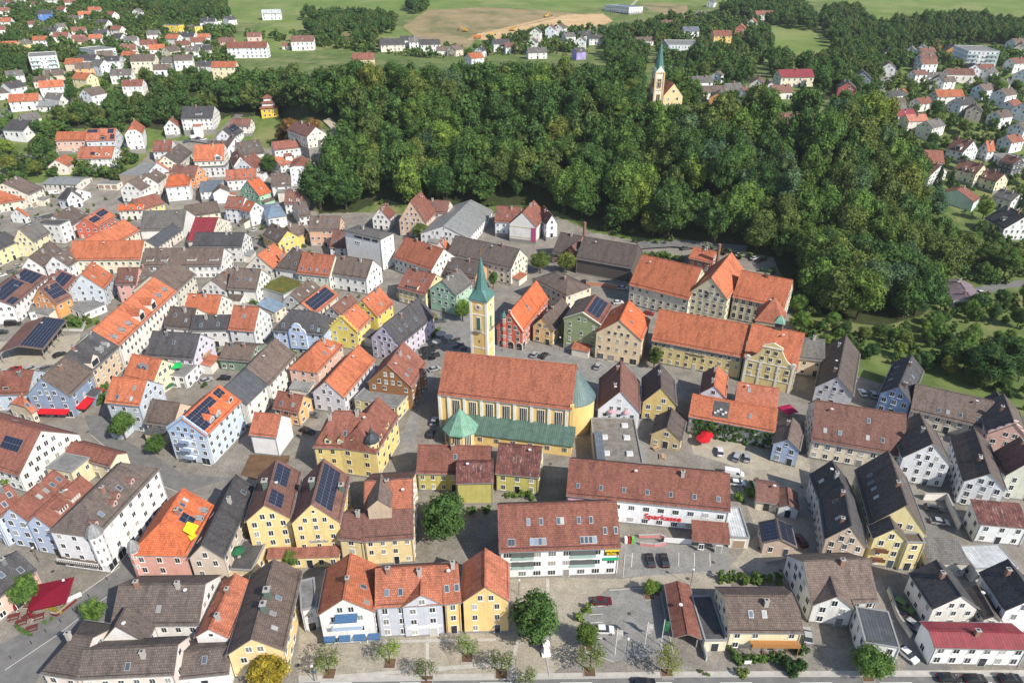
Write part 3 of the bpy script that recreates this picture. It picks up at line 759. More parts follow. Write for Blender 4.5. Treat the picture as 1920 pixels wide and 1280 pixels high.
sheet('curved_street', [(158,778),(200,782),(236,826),(300,860),(345,890),(440,895),(470,935),(420,900),(340,925),(290,905),(225,860),(170,815)], 'asph', .012)
sheet('hotel_street', [(-10,1215),(100,1150),(225,1062),(240,1040),(290,1085),(215,1165),(120,1225),(40,1300),(-20,1300)], 'asph', .012)
sheet('bank_yard', [(1290,810),(1400,800),(1460,850),(1440,880),(1395,880),(1300,850)], 'track', .020)
sheet('east_lane', [(1375,880),(1515,850),(1540,1060),(1490,1100),(1370,1060),(1420,1000)], 'sett', .012)
sheet('south_lane', [(1650,1078),(1690,1075),(1705,1110),(1760,1210),(1790,1266),(1700,1262),(1690,1180)], 'asph', .010)
sheet('yard', [(1722,945),(1790,955),(1790,1000),(1740,1012)], 'asph', .012)
sheet('garden_lawn', [(345,545,'M0'),(548,548,'M0'),(530,600,'M0'),(450,642,'M0'),(340,645,'M0')], 'grass', .02)
sheet('car_yard', [(-20,640),(60,640),(150,625),(150,660),(100,700),(-20,705)], 'track', .012)
for i in range(5):
    x = 780+i*2
for q in ([(690,1200),(930,1196),(930,1201),(690,1205)],[(1164,1062,'B1'),(1180,1062,'B1'),(1182,1170,'B1'),(1164,1170,'B1')],[(966,1203),(973,1203),(960,1268),(952,1268)],[(800,1250),(950,1240),(950,1247),(800,1258)],[(576,1268),(760,1255),(760,1261),(576,1275)],[(1024,1085),(1030,1085),(1030,1140),(1024,1140)]):
    sheet('paving_band', q, 'band', .02)
strip('suburb_road', [(15,205),(5,240),(2,290),(50,296),(120,292)], 7, 'asph'); strip('suburb_road', [(255,92),(280,75),(300,62)], 6, 'asph'); strip('suburb_road', [(20,210),(70,196),(140,190)], 5, 'asph')
strip('suburb_road', [(360,262),(400,268),(425,240),(450,215)], 6, 'asph'); strip('suburb_road', [(1690,118),(1660,150),(1645,172)], 7, 'asph'); strip('suburb_road', [(1830,548),(1875,535),(1930,530)], 6, 'asph')
strip('hill_path', [(625,268),(628,240),(612,225)], 5, 'track'); strip('garden_path', [(1730,600),(1770,620),(1790,628)], 2.5, 'track'); strip('hill_road', [(1300,205),(1320,190),(1345,170)], 5, 'asph')
strip('site_road', [(880,75),(930,58),(985,45),(1040,32)], 6, 'sand'); strip('field_track', [(1165,25),(1185,10),(1200,-5)], 4, 'track'); strip('wood_road', [(1195,462),(1260,458),(1290,460),(1400,470)], 6, 'asph', .12)
# ------------------------------------------------------------------ bottom left
G('white-gabled house with wide red-brown roof and one solar array, left edge', 'P', (35,893),(152,814),(74,807),(-30,762), 6, 'rd','f2f0e8', wgt=0, ext=8, sol=[(1,.12,.32,.45,.72)], sky=1)
G('pale blue gabled house with skylight strip, left of the corner hotel', 'B0', (5,415),(143,440),(45,368),(283,165), 9.5, 'rd','c3d3ee', sky=0, sl=[(-1,.45,.5),(-1,.6,.5),(-1,.75,.5),(-1,.9,.5)])
G('narrow pale blue gabled house touching the white corner hotel', 'B0', (146,442),(262,490),(185,408),(420,195), 9.2, 'rd','c3d3ee', dor=[(-1,.35,.25,2.6,1.3,.5,'e8e4da',None,True,3),(-1,.62,.25,2.6,1.3,.5,'e8e4da',None,True,3)], sky=0)
G('pale blue house with red roof cut by the left photo edge', 'B0', (-150,380),(3,412),(-85,325),(70,255), 9.5, 'rd','c6d4ea')
H_HOTEL = E('long white corner hotel with dark brown hipped roof and pink dormers', 'B0', (500,523),(838,160),(405,352), 11.6, 'bd','f1f1f3', pitch=40, hl=1, hr=.8, dor=[(-1,.10,.2,1.4,1.1,.5,'d8a8a0','rb'),(-1,.38,.22,1.4,1.1,.5,'d8a8a0','rb'),(-1,.46,.3,1.4,1.1,.5,'c89070','rb'),(-1,.68,.3,1.4,1.1,.5,'d8a8a0','rb')], sl=[(-1,.22,.35),(-1,.55,.5)], sky=0, shop=1)
H_PINK = G('salmon pink corner house with bright orange hipped roof', 'B0', (670,612),(972,620),(835,432),(955,262), 9.5, 'ob','eab0a0', pitch=40, hf=1, dor=[(-1,.66,.1,1.3,1.0,.5,'a8adb0','gm'),(-1,.82,.1,1.3,1.0,.5,'a8adb0','gm')], sl=[(-1,.62,.78),(-1,.72,.78),(-1,.82,.78)], sol=[(-1,.46,.62,.28,.66)], sky=0, ch=1)
G('beige house with steep dark grey roof beside the pink corner house', 'B0', (980,632),(1167,637),(1057,560),(175,190,'B1'), 9.3, 'dk','d9c8b6', sky=3)
E('white house with dark brown roof and rear terrace in the lower left', 'B0', (572,985),(1037,980),(598,765), 6.5, 'bd','efedE8'.lower(), pitch=36, sky=1)
E('dark brown hipped roof of the long pink house at bottom left corner, street wing', 'B0', (203,1232),(402,1262),(268,1012), 7, 'bd','eeddd6', pitch=33, hl=.9, sky=0, ch=1)
E('dark brown roofed pale pink house along the bottom edge', 'B0', (402,1262),(907,1238),(545,1095), 7, 'bd','f0dcd2', pitch=36, sky=1)
G('small dark roofed wing between two lower left houses', 'B0', (510,1085),(768,1070),(668,985),(682,880), 6.5, 'bd','efedea', ch=0, sky=0)
E('pink house with dark grey roof behind the round tree, left edge', 'B0', (-70,885),(197,690),(95,583), 6, 'dk','eebfae', pitch=34, sky=3)
E('red roofed annexe behind the white corner hotel', 'B0', (330,88),(572,155),(357,17), 6, 'rd','efe2c0', pitch=32, ch=0)
F('cream flat roofed annexe with small square windows behind the hotel', 'B0', (238,158),(372,185),(470,108), 6.5, 'fg','f0ddb0')
E('white shop house with dark roof at the bottom edge', 'B0', (910,1262),(138,1232,'B1'),(1000,1108), 4, 'bd','f0f0ee', pitch=30, ch=0)
# ------------------------------------------------------------------ bottom, second tile
F('flat dark roofed terrace annexe with green parasol', 'B1', (128,690),(256,697),(312,540), 4, 'fd','e8d3a8')
G('narrow white gabled house with bright red-orange roof by the yellow house', 'B1', (-45,1040),(137,1052),(44,998),(170,706), 6.5, 'od','f3f3f3', sky=0)
H = G('yellow gabled house with long brown roof near the bottom edge', 'B1', (116,1155),(432,1095),(250,1050),(370,632), 7.2, 'br','f3d79a', roof2='bd', sl=[(-1,.2,.45),(-1,.35,.6),(-1,.55,.55)], sky=0, ch=0)
chimney(H, -H.L*.15, -0.8, plain('chimney_green', (.10,.14,.12)), 1.4); chimney(H, H.L*.02, -0.8, plain('chimney_green', (.10,.14,.12)), 1.5)
G('left half of the yellow twin-gabled house with two solar fields', 'B1', (226,415),(456,450),(298,352),(388,112), 11.5, 'rb','f4d890', sol=[(-1,.08,.36,.42,.92),(-1,.52,.93,.42,.95)], sky=0, ch=0)
H_TWIN = G('right half of the yellow twin-gabled house with one tall solar field', 'B1', (458,446),(717,452),(560,346),(632,108), 11.5, 'rb','f4d890', sol=[(-1,.08,.92,.35,.95)], sky=0, ch=0)
for _h in HOUSES[-2:]: chimney(_h, -_h.L*.05, 1.2, plain('chimney_green', (.10,.14,.12)), 1.5)
chimney(HOUSES[-1], _h.L*.1, -_h.W*.42, plain('chimney_green', (.10,.14,.12)), 1.4)
S('low red lean-to roof along the yellow twin-gabled house', 'B1', (330,632),(712,622),(335,572), 3.4, 'rd','f4d890', ch=0)
H_OFF = E('yellow office house with brown and orange roof beside the big courtyard tree', 'B1', (835,545),(1102,527),(792,230), 8, 'rb','f5dca0', pitch=33, sky=0, mx=16)
E('yellow link house with brown roof left of the office house', 'B1', (703,530),(836,543),(757,392), 8, 'rb','f5dca0', pitch=33, sky=0)
G('white-grey gabled house with orange roof and blue balcony awnings', 'B1', (597,925),(897,915),(726,842),(760,600), 9.4, 'or','e9e8e6', sl=[(-1,.12,.3),(-1,.4,.45)], sky=0, ch=1)
F('grey solar topped annexe left of the orange roofed gable house', 'B1', (513,905),(596,885),(615,725), 6.5, 'fg','dcdcdc')
H_ROW = E('blue-grey row house with red roof and pointed cross gable', 'B1', (897,890),(195,870,'B2'),(785,692), 9.5, 'od','c6cad6', pitch=42, sl=[(-1,.18,.38),(-1,.38,.38)], sky=0)
E('narrow orange-yellow row house left of the yellow gable', 'B2', (200,872),(294,860),(198,668), 9.5, 'od','f2c87c', pitch=42, sl=[(-1,.25,.4),(-1,.8,.4)], sky=0)
G('yellow gabled house with red roof at the tree-lined square', 'B2', (292,858),(547,858),(410,778),(410,575), 9.6, 'od','f5cf86', sky=0, ch=0)
H_XG = G('pointed cross gable of the blue-grey row', 'B2', (-25,888),(200,870),(86,820),(86,712), 9.5, 'od','c9cdda', sky=0, ch=0)
# ------------------------------------------------------------------ courtyard in front of the church
E('olive yellow house with mottled red roof below the church', 'B2', (55,188),(442,196),(65,36), 6.2, 'rd','c6bd66', pitch=40)
E('olive yellow house with rusty sheet roof beside the courtyard tree', 'B2', (263,240),(463,236),(272,128), 7.5, 'rt','c6bd66', pitch=30, ch=0, sky=0, win=0)
E('small olive yellow house with rust streaked roof right of its twin', 'B2', (467,188),(699,210),(478,26), 6.3, 'rt','c9c068', pitch=38, sky=0, ch=0)
H = E('white office building with large red roof facing the car park', 'B2', (488,600),(68,577,'B3'),(498,352), 8.8, 'rd','f2f3f4', pitch=40, sky=0, ch=0, wk='w', sp=3.0)
for u, v in ((.25,.62),(.355,.62),(.50,.62),(.53,.62),(.67,.62),(.77,.62),(.88,.38),(.97,.38)): skylight(H, -1, u, v, .9, 1.1)
for u in (.09,.12,.27,.305,.34,.375,.685,.72,.755,.79): skylight(H, -1, u, .2, .9, 1.1)
H_BOSL = H
H_BANK = E('long white bank building with red roof and red lettering', 'B2', (838,303),(640,388,'B3'),(855,112), 7.6, 'rd','eef0f4', pitch=36, sky=0, ch=1, sp=3.4, st=2, nodoor=1, wk='w')
for i in range(7): skylight(H_BANK, -1, .07+.143*i, .3, 1.0, .9)
S('small red roofed entrance canopy before the bank', 'B3', (440,540),(637,557),(443,427), 3.4, 'rd','e8e8e8', open=True, pitch=24)
F('white metal roofed garage at the end of the bank', 'B3', (637,522),(739,527),(715,368), 3.2, 'wm','e2ddd0', gar=1)
G('small pale blue gabled house at the lane, right of the courtyard', 'B3', (855,38),(1004,64),(932,10),(965,-105), 6, 'br','b9cdec', sky=0)
E('low red roofed shed behind the solar garage', 'B3', (772,332),(893,350),(815,236), 3, 'rb','e8dcc0', pitch=30, ch=0, sky=0)
G('small white gabled shed with red roof beside the lane', 'B3', (886,362),(1002,385),(945,352),(938,255), 3, 'rb','dfe3e6', ch=0, sky=0)
G('beige garage with solar panels on both roof slopes', 'B3', (806,552),(986,573),(900,533),(880,420), 3.5, 'br','d9c0aa', sol=[(-1,.05,.95,.08,.92),(1,.05,.95,.08,.92)], sky=0, ch=0)
G('long open carport with red tiled roof at the car park', 'B3', (343,1045),(487,1050),(416,1025),(365,745), 3.2, 'rd','d8d0c0', open=True, sky=0, ch=0)
F('flat mossy dark roofed garage between carport and brown house', 'B3', (505,1062),(620,1060),(556,826), 3.1, 'fd','ece2c4')
H_BRN = E('cream house with grey-brown roof and wooden balcony', 'B3', (628,1018),(1022,1022),(612,822), 5.6, 'br','f0e4bc', pitch=35, cr=.55, sl=[(-1,.33,.5),(-1,.51,.5)], sky=0, ch=1)
E('grey house with weathered brown roof at the lower right lane', 'B3', (1062,872),(357,858,'B4'),(1050,642), 5.6, 'br','e4e2de', pitch=38, sky=0)
G('white cross gable of the weathered brown house', 'B4', (10,885),(232,890),(150,828),(110,680), 5.6, 'br','e8e8e6', sky=0, ch=0)
F('white house with flat dark grey metal roof by the green parked car', 'B4', (285,1070),(467,1100),(402,905), 6, 'sd','edeef0', parapet=.12)
E('white shop with wine red metal roof at the lower right', 'B4', (648,1096),(1150,1108),(612,1005), 5.7, 'mr','f4f4f2', pitch=20, sky=0, ch=1)
G('white house with steep black roof above the wine red shop', 'B4', (640,905),(877,886),(800,825),(675,635), 6, 'dk','eceae4', sky=0)
G('white house with ribbed black roof at the lower right edge', 'B4', (1005,892),(1265,930),(1130,835),(995,630), 7, 'dk','f0f2f6', sky=0)
G('low brown roofed link building between the two black roofed houses', 'B4', (900,950),(1003,960),(950,930),(870,765), 4.5, 'bd','e5e0d6', sky=0, ch=0)
S('low grey tiled shed roof behind the black roofed house', 'B4', (618,656),(832,660),(615,520), 4.2, 'gy','d8d4c8', pitch=14)
F('pale corrugated flat roof at the right edge', 'B4', (860,685),(1086,676),(1070,553), 4, 'wm','dcdcd8', parapet=.1)
S('white house with rust red sheet roof at the right edge', 'B4', (880,452),(1145,476),(815,317), 6, 'rt','eceff2', pitch=18)
H = G('tall yellow house with very large dark brown roof and glass attic', 'B4', (322,505),(592,452),(495,350),(405,65), 9, 'bd','ecdca0', roof2='bd', swap=0, sky=0, sl=[(1,.35,.35),(1,.5,.35),(1,.62,.32),(1,.75,.35),(-1,.5,.5),(-1,.7,.5)])
G('yellow front gable with wooden balconies below the large dark roof', 'B4', (325,528),(512,546),(438,474),(420,392), 8.6, 'bd','efdf9e', sky=0, ch=0)
F('yellow stair block with planted roof terrace', 'B4', (500,550),(598,552),(592,500), 8.6, 'fb','efdf9e')
G('beige gabled house with black roof and solar panels in the right lane', 'B4', (72,537),(297,568),(210,460),(172,240), 7.4, 'dk','dfc7ae', sol=[(1,.25,.85,.3,.85)], sky=2, skys=1)
G('rear part of the black roofed lane house', 'B4', (38,318),(245,340),(172,242),(105,115), 7.4, 'dk','dcd6d0', sky=1)
G('tall white gabled house behind the large dark roof', 'B4', (480,117),(732,132),(640,30),(1741,775,'P'), 8.2, 'bd','e6e9ef', sky=0)
G('white gabled house with big black-brown roof and brick chimney', 'B4', (788,205),(1036,302),(933,188),(1828,803,'P'), 7.5, 'bd','eef0f4', sky=0)
G('pale green gabled house cut by the right photo edge', 'B4', (1010,190),(1240,235),(1120,110),(1060,-10), 7.5, 'rb','d9dccb')
# ------------------------------------------------------------------ left middle
E('long cream hall with plain orange roof', 'M0', (369,256),(766,252),(382,150), 7, 'or','efe6c8', pitch=38, sky=0, ch=0, sp=3.0)
E('long white house with brown roof and strip dormers', 'M0', (768,290),(100,287,'M1'),(785,190), 6, 'br','f1f1ef', pitch=38, sky=0, dor=[(-1,.1,.3,3,.9,.3,'efefe8',None,True,4),(-1,.28,.3,3,.9,.3,'efefe8',None,True,4),(-1,.62,.3,4,.9,.3,'efefe8',None,True,6),(-1,.9,.3,4,.9,.3,'efefe8',None,True,6)])
H_LONG = E('very long white house with orange roof running up the slanting street', 'M0', (650,723),(966,425),(505,631), 9.2, 'or','f3efe6', pitch=38, sky=0, ch=0, dor=[(-1,.06,.22,1.6,1.1,.6,'9aa0a4','gm'),(-1,.17,.22,1.6,1.1,.6,'9aa0a4','gm'),(-1,.28,.22,1.6,1.1,.6,'9aa0a4','gm'),(-1,.42,.1,3.6,2.6,1.9,'f3efe6'),(-1,.62,.1,3.6,2.6,1.9,'f3efe6'),(-1,.80,.25,1.6,1.1,.6,'9aa0a4','gm'),(-1,.92,.25,1.6,1.1,.6,'9aa0a4','gm')])
E('grey-beige house with brown roof at the upper end of the slanting street', 'M0', (967,425),(1070,330),(868,300), 9, 'br','dcd6c2', pitch=36)
E('beige house with dark slate roof at the lower end of the slanting street', 'M0', (502,862),(650,728),(350,776), 9, 'dk','e3c6a4', pitch=38, dor=[(-1,.2,.05,4.0,2.4,1.8,'f2e2cc'),(-1,.62,.25,1.8,1.2,.6,'9aa0a4','gm'),(-1,.85,.25,1.8,1.2,.6,'9aa0a4','gm')], sky=2)
G('blue-grey gabled shop house with brown roof and red awnings', 'M0', (146,988),(376,1003),(218,898),(345,778), 8, 'br','8fa6c2', shop=1, sky=0, sur='f4f4f4')
E('pale blue house with red roof left of the blue shop house', 'M0', (-70,992),(152,985),(-45,860), 6.5, 'rd','c5d3e4', pitch=36, dor=[(-1,.45,.2,2.4,1.2,.5,'9a6a58')])
G('small house with orange hipped roof before the blue shop house', 'M0', (28,1062),(185,1082),(110,1002),(165,1000), 4, 'od','e9d6b8', cf=.4, sky=1, ch=0)
E('open car shelter with large solar roof', 'M0', (235,742),(366,580),(118,702), 4.5, 'rb','d8d0c0', pitch=16, open=True, sol=[(-1,.03,.97,.05,.97,9,7)], sky=0, ch=0)
E('white house at left edge with a roof full of solar panels', 'M0', (72,505),(262,343),(-28,425), 8, 'rb','f0f2f4', pitch=28, sol=[(-1,.04,.62,.45,.97),(-1,.66,.97,.2,.95),(-1,.02,.2,.05,.35)], sky=1)
G('orange painted house with dark solar field on its roof', 'M0', (178,472),(300,500),(213,408),(283,362), 6.5, 'rb','f2a45c', sol=[(-1,.15,.95,.25,.9)], sky=0)
F('white garage terrace with glass roof below the orange house', 'M0', (155,542),(345,512),(285,480), 3.2, 'fg','f1f2f4')
E('red roofed house with solar field behind the orange house', 'M0', (358,417),(422,345),(280,358), 6, 'rd','ecdccb', pitch=34, sol=[(-1,.1,.9,.2,.85)], sky=0)
G('tall grey-blue gabled house with orange roof', 'M0', (368,432),(572,408),(430,332),(530,260), 7.5, 'or','c9d3de', sky=2)
F('white terrace wall with parked car below the grey-blue house', 'M0', (345,500),(460,545),(500,470), 3, 'fg','f1f1f1')
E('pink house with red roof at the street bend', 'M0', (627,389),(743,387),(636,296), 8.5, 'rb','eaaea2', pitch=42, dor=[(-1,.72,.2,1.4,1.1,.5,'cfd2d4','gm')], sky=1)
E('small house with dark roof squeezed beside the pink house', 'M0', (743,388),(852,352),(752,300), 8, 'bd','e4e0d6', pitch=36)
G('cream gabled house with dark grey roof in the upper left', 'M0', (62,158),(190,152),(118,83),(225,33), 8, 'gy','efe3b4', sky=0)
E('yellow house with grey roof at the far left edge', 'M0', (-40,215),(113,148),(-75,140), 7.5, 'dk','f0e2a2', pitch=30)
F('white house with teal ground floor and solar roof', 'M0', (322,68),(382,40),(310,2), 9.5, 'fd','eef0f2')
G('white gabled house with brown roof in the upper left block', 'M0', (124,290),(226,303),(150,240),(275,150), 6, 'br','efefec')
G('white gabled house with brown roof left of the cream hall', 'M0', (245,288),(372,295),(278,233),(356,178), 6.5, 'br','eef0f2')
E('large warped orange roof behind the cream hall', 'M0', (545,215),(765,92),(480,135), 6, 'or','f0d8c0', pitch=36, sky=0, ch=0)
E('white barn with wide mottled grey roof', 'M0', (758,95),(1000,88),(740,1207,'T0'), 5, 'gy','efeeea', pitch=34, win=0, ch=0, sky=0)
E('house with maroon metal roof in the old town', 'M0', (1018,152),(1148,152),(1030,20), 5, 'mr','efe4d0', pitch=26, ch=0, sky=0)
E('low house with grey slate roof between maroon and grey roofs', 'M0', (855,188),(1010,80),(800,150), 4.5, 'sd','e6d9cc', pitch=30, sky=0, ch=0)
E('lilac house with dark grey roof and roof terrace', 'Z1', (585,690),(1170,730),(622,380), 7.5, 'dk','dcd8ea', pitch=40, sky=1, ch=1)
F('white terrace block with green parasol cloth', 'Z1', (868,915),(1065,935),(1100,790), 5.0, 'fg','f5f5f5')
E('cream house with orange roof and metal dormers below the lilac house', 'Z1', (318,940),(685,1010),(360,648), 6.5, 'or','f3e6b8', pitch=42, sky=0, ch=0, dor=[(-1,.42,.45,1.3,1.0,.6,'8a96a0','sl'),(-1,.60,.45,1.3,1.0,.6,'8a96a0','sl')])
E('grey-blue house with bright orange roof behind the street tree', 'Z1', (98,1245),(520,1290),(180,928), 10, 'or','c7d2de', pitch=42, sl=[(-1,.32,.25),(-1,.72,.25),(-1,.72,.65)], sky=0, ch=0)
E('small beige house with brown roof beside the street tree', 'M0', (784,1143),(942,1166),(822,1010), 5.2, 'br','e8cfb2', pitch=42, sky=0, ch=0)
H_BLUE = G('light blue and white house with stepped gable and solar roof', 'Z2', (100,700),(470,835),(225,610),(648,238), 10.5, 'ob','cfe0f4', sol=[(-1,.06,.5,.18,.62),(-1,.06,.68,.62,.95),(-1,.76,.93,.62,.95)], dor=[(-1,.30,.2,2.2,1.5,.9,'b4bcc4'),(-1,.47,.2,2.2,1.5,.9,'b4bcc4'),(-1,.85,.25,2.0,1.4,.8,'b4bcc4')], sky=0, ch=0, shop=1)
# ------------------------------------------------------------------ old town, second tile
E('grey-white house with dark slate roof by the steep lane', 'M1', (-60,182),(213,184),(-38,102), 8, 'dk','dcdcda', pitch=34, sky=0)
G('yellow gabled house with brown roof at the lane', 'M1', (413,168),(532,130),(463,95),(405,42), 6, 'br','ecca62', wgt=.3)
E('low brown roofed house behind the yellow gable', 'M1', (500,128),(578,105),(450,70), 5.5, 'br','e6c468', pitch=34)
E('apricot house with wide brown roof below the wood', 'M1', (574,93),(745,93),(589,15), 8.5, 'br','e4b494', pitch=38)
E('low red roofed house beside the white tower block', 'M1', (690,188),(780,192),(702,88), 4.5, 'rb','e8e6e2', pitch=40)
H_BLK = F('tall white block with shallow grey hipped roof and faded mural', 'M1', (768,98),(970,145),(1036,106), 15, 'gy','f4f3ee', hip=14, wk='s', ch=1, sky=0, walls=(1,))
E('pale green house with orange-red roof in the old town', 'M1', (511,328),(690,348),(540,210), 7, 'od','d9e0cf', pitch=42, sl=[(-1,.12,.25),(-1,.35,.25),(-1,.58,.25),(-1,.82,.25)], sky=0)
E('white house with brown roof and mural gable', 'M1', (684,330),(893,363),(708,222), 7, 'br','f1f1ee', pitch=42, sky=0)
E('white house with steep dark hipped roof in the old town', 'M1', (387,302),(517,320),(500,190), 7, 'bd','ecebe6', pitch=46, hl=.9, hr=.3)
G('white gabled house with orange roof beside the grey lane', 'M1', (233,292),(387,314),(288,228),(370,160), 6, 'or','f0ead8', sky=0)
E('half-timbered house with brown roof behind the green roof', 'M1', (130,414),(292,424),(105,292), 6, 'br','efefe8', pitch=42, sl=[(-1,.3,.5),(-1,.5,.5),(-1,.72,.5)], sky=0)
G('small white gabled annexe with brown roof in the backyard', 'M1', (0,400),(118,432),(28,362),(108,292), 5, 'br','efefec')
F('grey block with planted green flat roof', 'M1', (296,402),(440,447),(525,368), 4.6, 'fm','d6d8d8', win=0)
G('small grey house with brown roof beside the planted roof', 'M1', (428,482),(545,492),(466,438),(585,352), 5, 'br','c8cacc')
S('pale blue sheet roof over a cream house', 'M1', (393,542),(458,500),(300,490), 5, 'bm','ecdcc0', pitch=14)
E('house with orange roof and a complete solar field', 'M1', (615,552),(745,447),(555,476), 6, 'or','e7dccc', pitch=36, sol=[(-1,.08,.92,.18,.92)], sky=0, ch=0)
E('white house with red-brown roof and white gable side', 'M1', (136,636),(280,647),(172,500), 7.5, 'od','dfe3e4', pitch=44, sky=1)
E('white house with dark slate roof left of the red-brown one', 'M1', (-72,640),(140,638),(-60,555), 7, 'dk','e9e9e6', pitch=36)
E('house with flaking orange roof in the backyard', 'M0', (995,547),(75,557,'M1'),(1008,435), 6, 'or','ece6da', pitch=38, sky=0)
E('house with dark brown roof and pink shutters below', 'M0', (895,620),(1042,632),(910,505), 6.5, 'bd','efe6dc', pitch=42, sky=2)
H_CURV = E('light blue house with curved front gable and black hipped roof', 'M1', (375,641),(662,664),(490,525), 8.2, 'dk','b7cdf0', pitch=44, hl=.9, hr=.9, sl=[(-1,.2,.3),(-1,.75,.3),(-1,.88,.2)], sky=0, ch=0)
H_STEP = G('bright yellow house with stepped gable and orange roof', 'M1', (690,628),(842,652),(757,566),(835,490), 7.5, 'or','f3dc62', sky=0, ch=0)
G('bright yellow gabled house with orange roof behind the stepped gable', 'M1', (812,530),(946,572),(868,470),(940,395), 8, 'or','f2d95e', sky=1)
G('lilac gabled house with long dark roof facing the square', 'M1', (903,688),(1087,712),(986,605),(787,556,'P'), 7.5, 'dk','d6cce2', sl=[(-1,.2,.45),(-1,.35,.45),(-1,.6,.4)], sky=0)
G('grey shingled house with brown roof left of the yellow houses', 'M1', (646,553),(765,548),(708,510),(800,435), 5.2, 'rb','c2c2c4')
E('white house with long brown roof slanting up the street', 'M1', (365,937),(513,770),(236,842), 8.2, 'br','efece4', pitch=42, sky=0, ch=0)
E('white house with grey sheet roof at the lower end of the brown one', 'M1', (240,1046),(357,934),(115,950), 8.2, 'sd','f0ede4', pitch=40, sky=0, ch=0)
E('low green fronted workshop with brown roof', 'M1', (83,797),(255,812),(108,705), 4.2, 'br','7f9a82', pitch=26, sky=0)
G('pink house with orange hipped roof beside the blue curved gable', 'M1', (466,847),(624,873),(583,737),(655,676), 8, 'or','e9bda8', pitch=40, hf=1, hr=.8, dor=[(-1,.72,.25,2.4,1.4,.4,'d8dde0',None,True,3)], sky=1)
G('white gabled house with long orange roof in the middle of the old town', 'M1', (593,978),(770,1008),(668,915),(852,715), 6.5, 'or','dcdbe4', sky=0, ch=0)
G('house with brown shingled gable and yellow side wall at the church', 'M1', (896,922),(1142,952),(1006,825),(1097,698), 8.5, 'rd',plain('brown_shingle', (.26,.13,.06), .9), sl=[(-1,.2,.35),(-1,.4,.35),(-1,.7,.6)], sky=0)
F('yellow block with grey flat roof terrace before the shingled gable', 'M1', (825,1010),(1060,1062),(1140,985), 5.2, 'fg','ecd68a')
E('orange painted house with red roof and curved gable side', 'M1', (379,1063),(522,1091),(395,963), 5.2, 'rd','f3b673', pitch=44, sky=2)
E('plain white house with weathered orange roof at the little square', 'M1', (250,1208),(402,1224),(278,1083), 7, 'od','f4f4f6', pitch=42, sky=0, ch=0, win=0)
H_YEL = E('ornate yellow corner house with red mansard roof', 'M1', (598,1277),(948,1290),(735,1075), 9.2, 'rd','f0d582', pitch=50, hl=.8, hr=.8, mx=8, dor=[(-1,.24,.12,1.7,1.4,.8,'efdca0'),(-1,.44,.12,1.7,1.4,.8,'efdca0'),(-1,.64,.12,1.7,1.4,.8,'efdca0')], sky=1, ch=2, sur='f6ecc8')
# ------------------------------------------------------------------ around the market square
G('narrow yellow gabled house with brown roof on the square', 'M2', (688,618),(810,642),(752,565),(860,460), 6.3, 'br','f2d08c', sky=0, ch=1, sur='f5ecd4')
H_GRN = G('green gabled town house with solar roof on the square', 'M2', (860,578),(1066,612),(968,548),(1045,442), 11.8, 'rd','9aab7e', roof2='br', sol=[(-1,.2,.95,.25,.9)], sky=0, ch=0, sur='f2f2ea', shop=1)
G('apricot gabled town house with bright orange roof on the square', 'M3', (-72,655),(187,692),(75,582),(130,475), 10.2, 'ob','efd6ae', sky=2, ch=0, shop=1, sur='f3e6cc')
F('beige school-like block with brown hipped roof behind the town hall', 'M2', (688,358),(876,454),(957,372), 8.5, 'br','e9d6b8', hip=22, sky=0, ch=1)
G('mint green gabled house beside the square tree', 'M2', (131,412),(276,452),(200,365),(287,298), 9, 'gy','a9d3b4', shop=1, sky=0)
E('yellow house with red roof left of the mint green gable', 'M1', (1060,407),(110,447,'M2'),(1096,290), 6.5, 'rd','eed9a0', pitch=36, dor=[(-1,.5,.12,5,1.3,.4,'efe2b6',None,True,5)], sky=2)
E('white gabled house with large orange roof above the square', 'M1', (1038,242),(142,312,'M2'),(1046,110), 6.5, 'od','f0eee6', pitch=40, sky=0, ch=2)
G('small white house with bright orange roof next to the large orange one', 'M2', (150,205),(235,212),(190,150),(205,140), 6.5, 'or','f0eee8', ext=3, sky=0)
E('cream inn with long dark brown roof on the corner', 'M2', (222,224),(577,306),(218,108), 7.5, 'bd','efe3cc', pitch=40, sky=0, sur='f6f0e0')
E('small house with dark roof in front of the inn', 'M2', (223,312),(383,347),(250,238), 5.5, 'bd','d6a47c', pitch=38)
H_CIN = G('white cinema-like house with red roof below the wood', 'M2', (560,78),(720,88),(640,8),(735,1158,'T2'), 7.5, 'rd','eeece6', win=0, sky=1)
E('low red roofed wing left of the white gabled house', 'T2', (508,1282),(650,1290),(560,1192), 6.5, 'rd','e8ecf0', pitch=36)
G('narrow white and blue house right of the white gabled house', 'M2', (768,80),(832,70),(800,12),(795,1195,'T2'), 7, 'rb','e9edf4', ext=2)
E('white workshop with long pale grey sheet roof below the wood', 'M2', (345,137),(505,1205,'T2'),(200,76), 6, 'gm','efefef', pitch=22, sky=0, ch=0)
H_BRK = E('brick house with dark brown roof at the foot of the wood', 'M2', (798,217),(922,242),(838,100), 5, 'bd','d9927c', pitch=40, sky=0)
E('dark timber barn with wide brown roof at the foot of the wood', 'M2', (928,247),(130,302,'M3'),(1000,130), 7, 'bd',plain('dark_timber', (.10,.085,.075), .9), pitch=38, win=0, sky=0, ch=0)
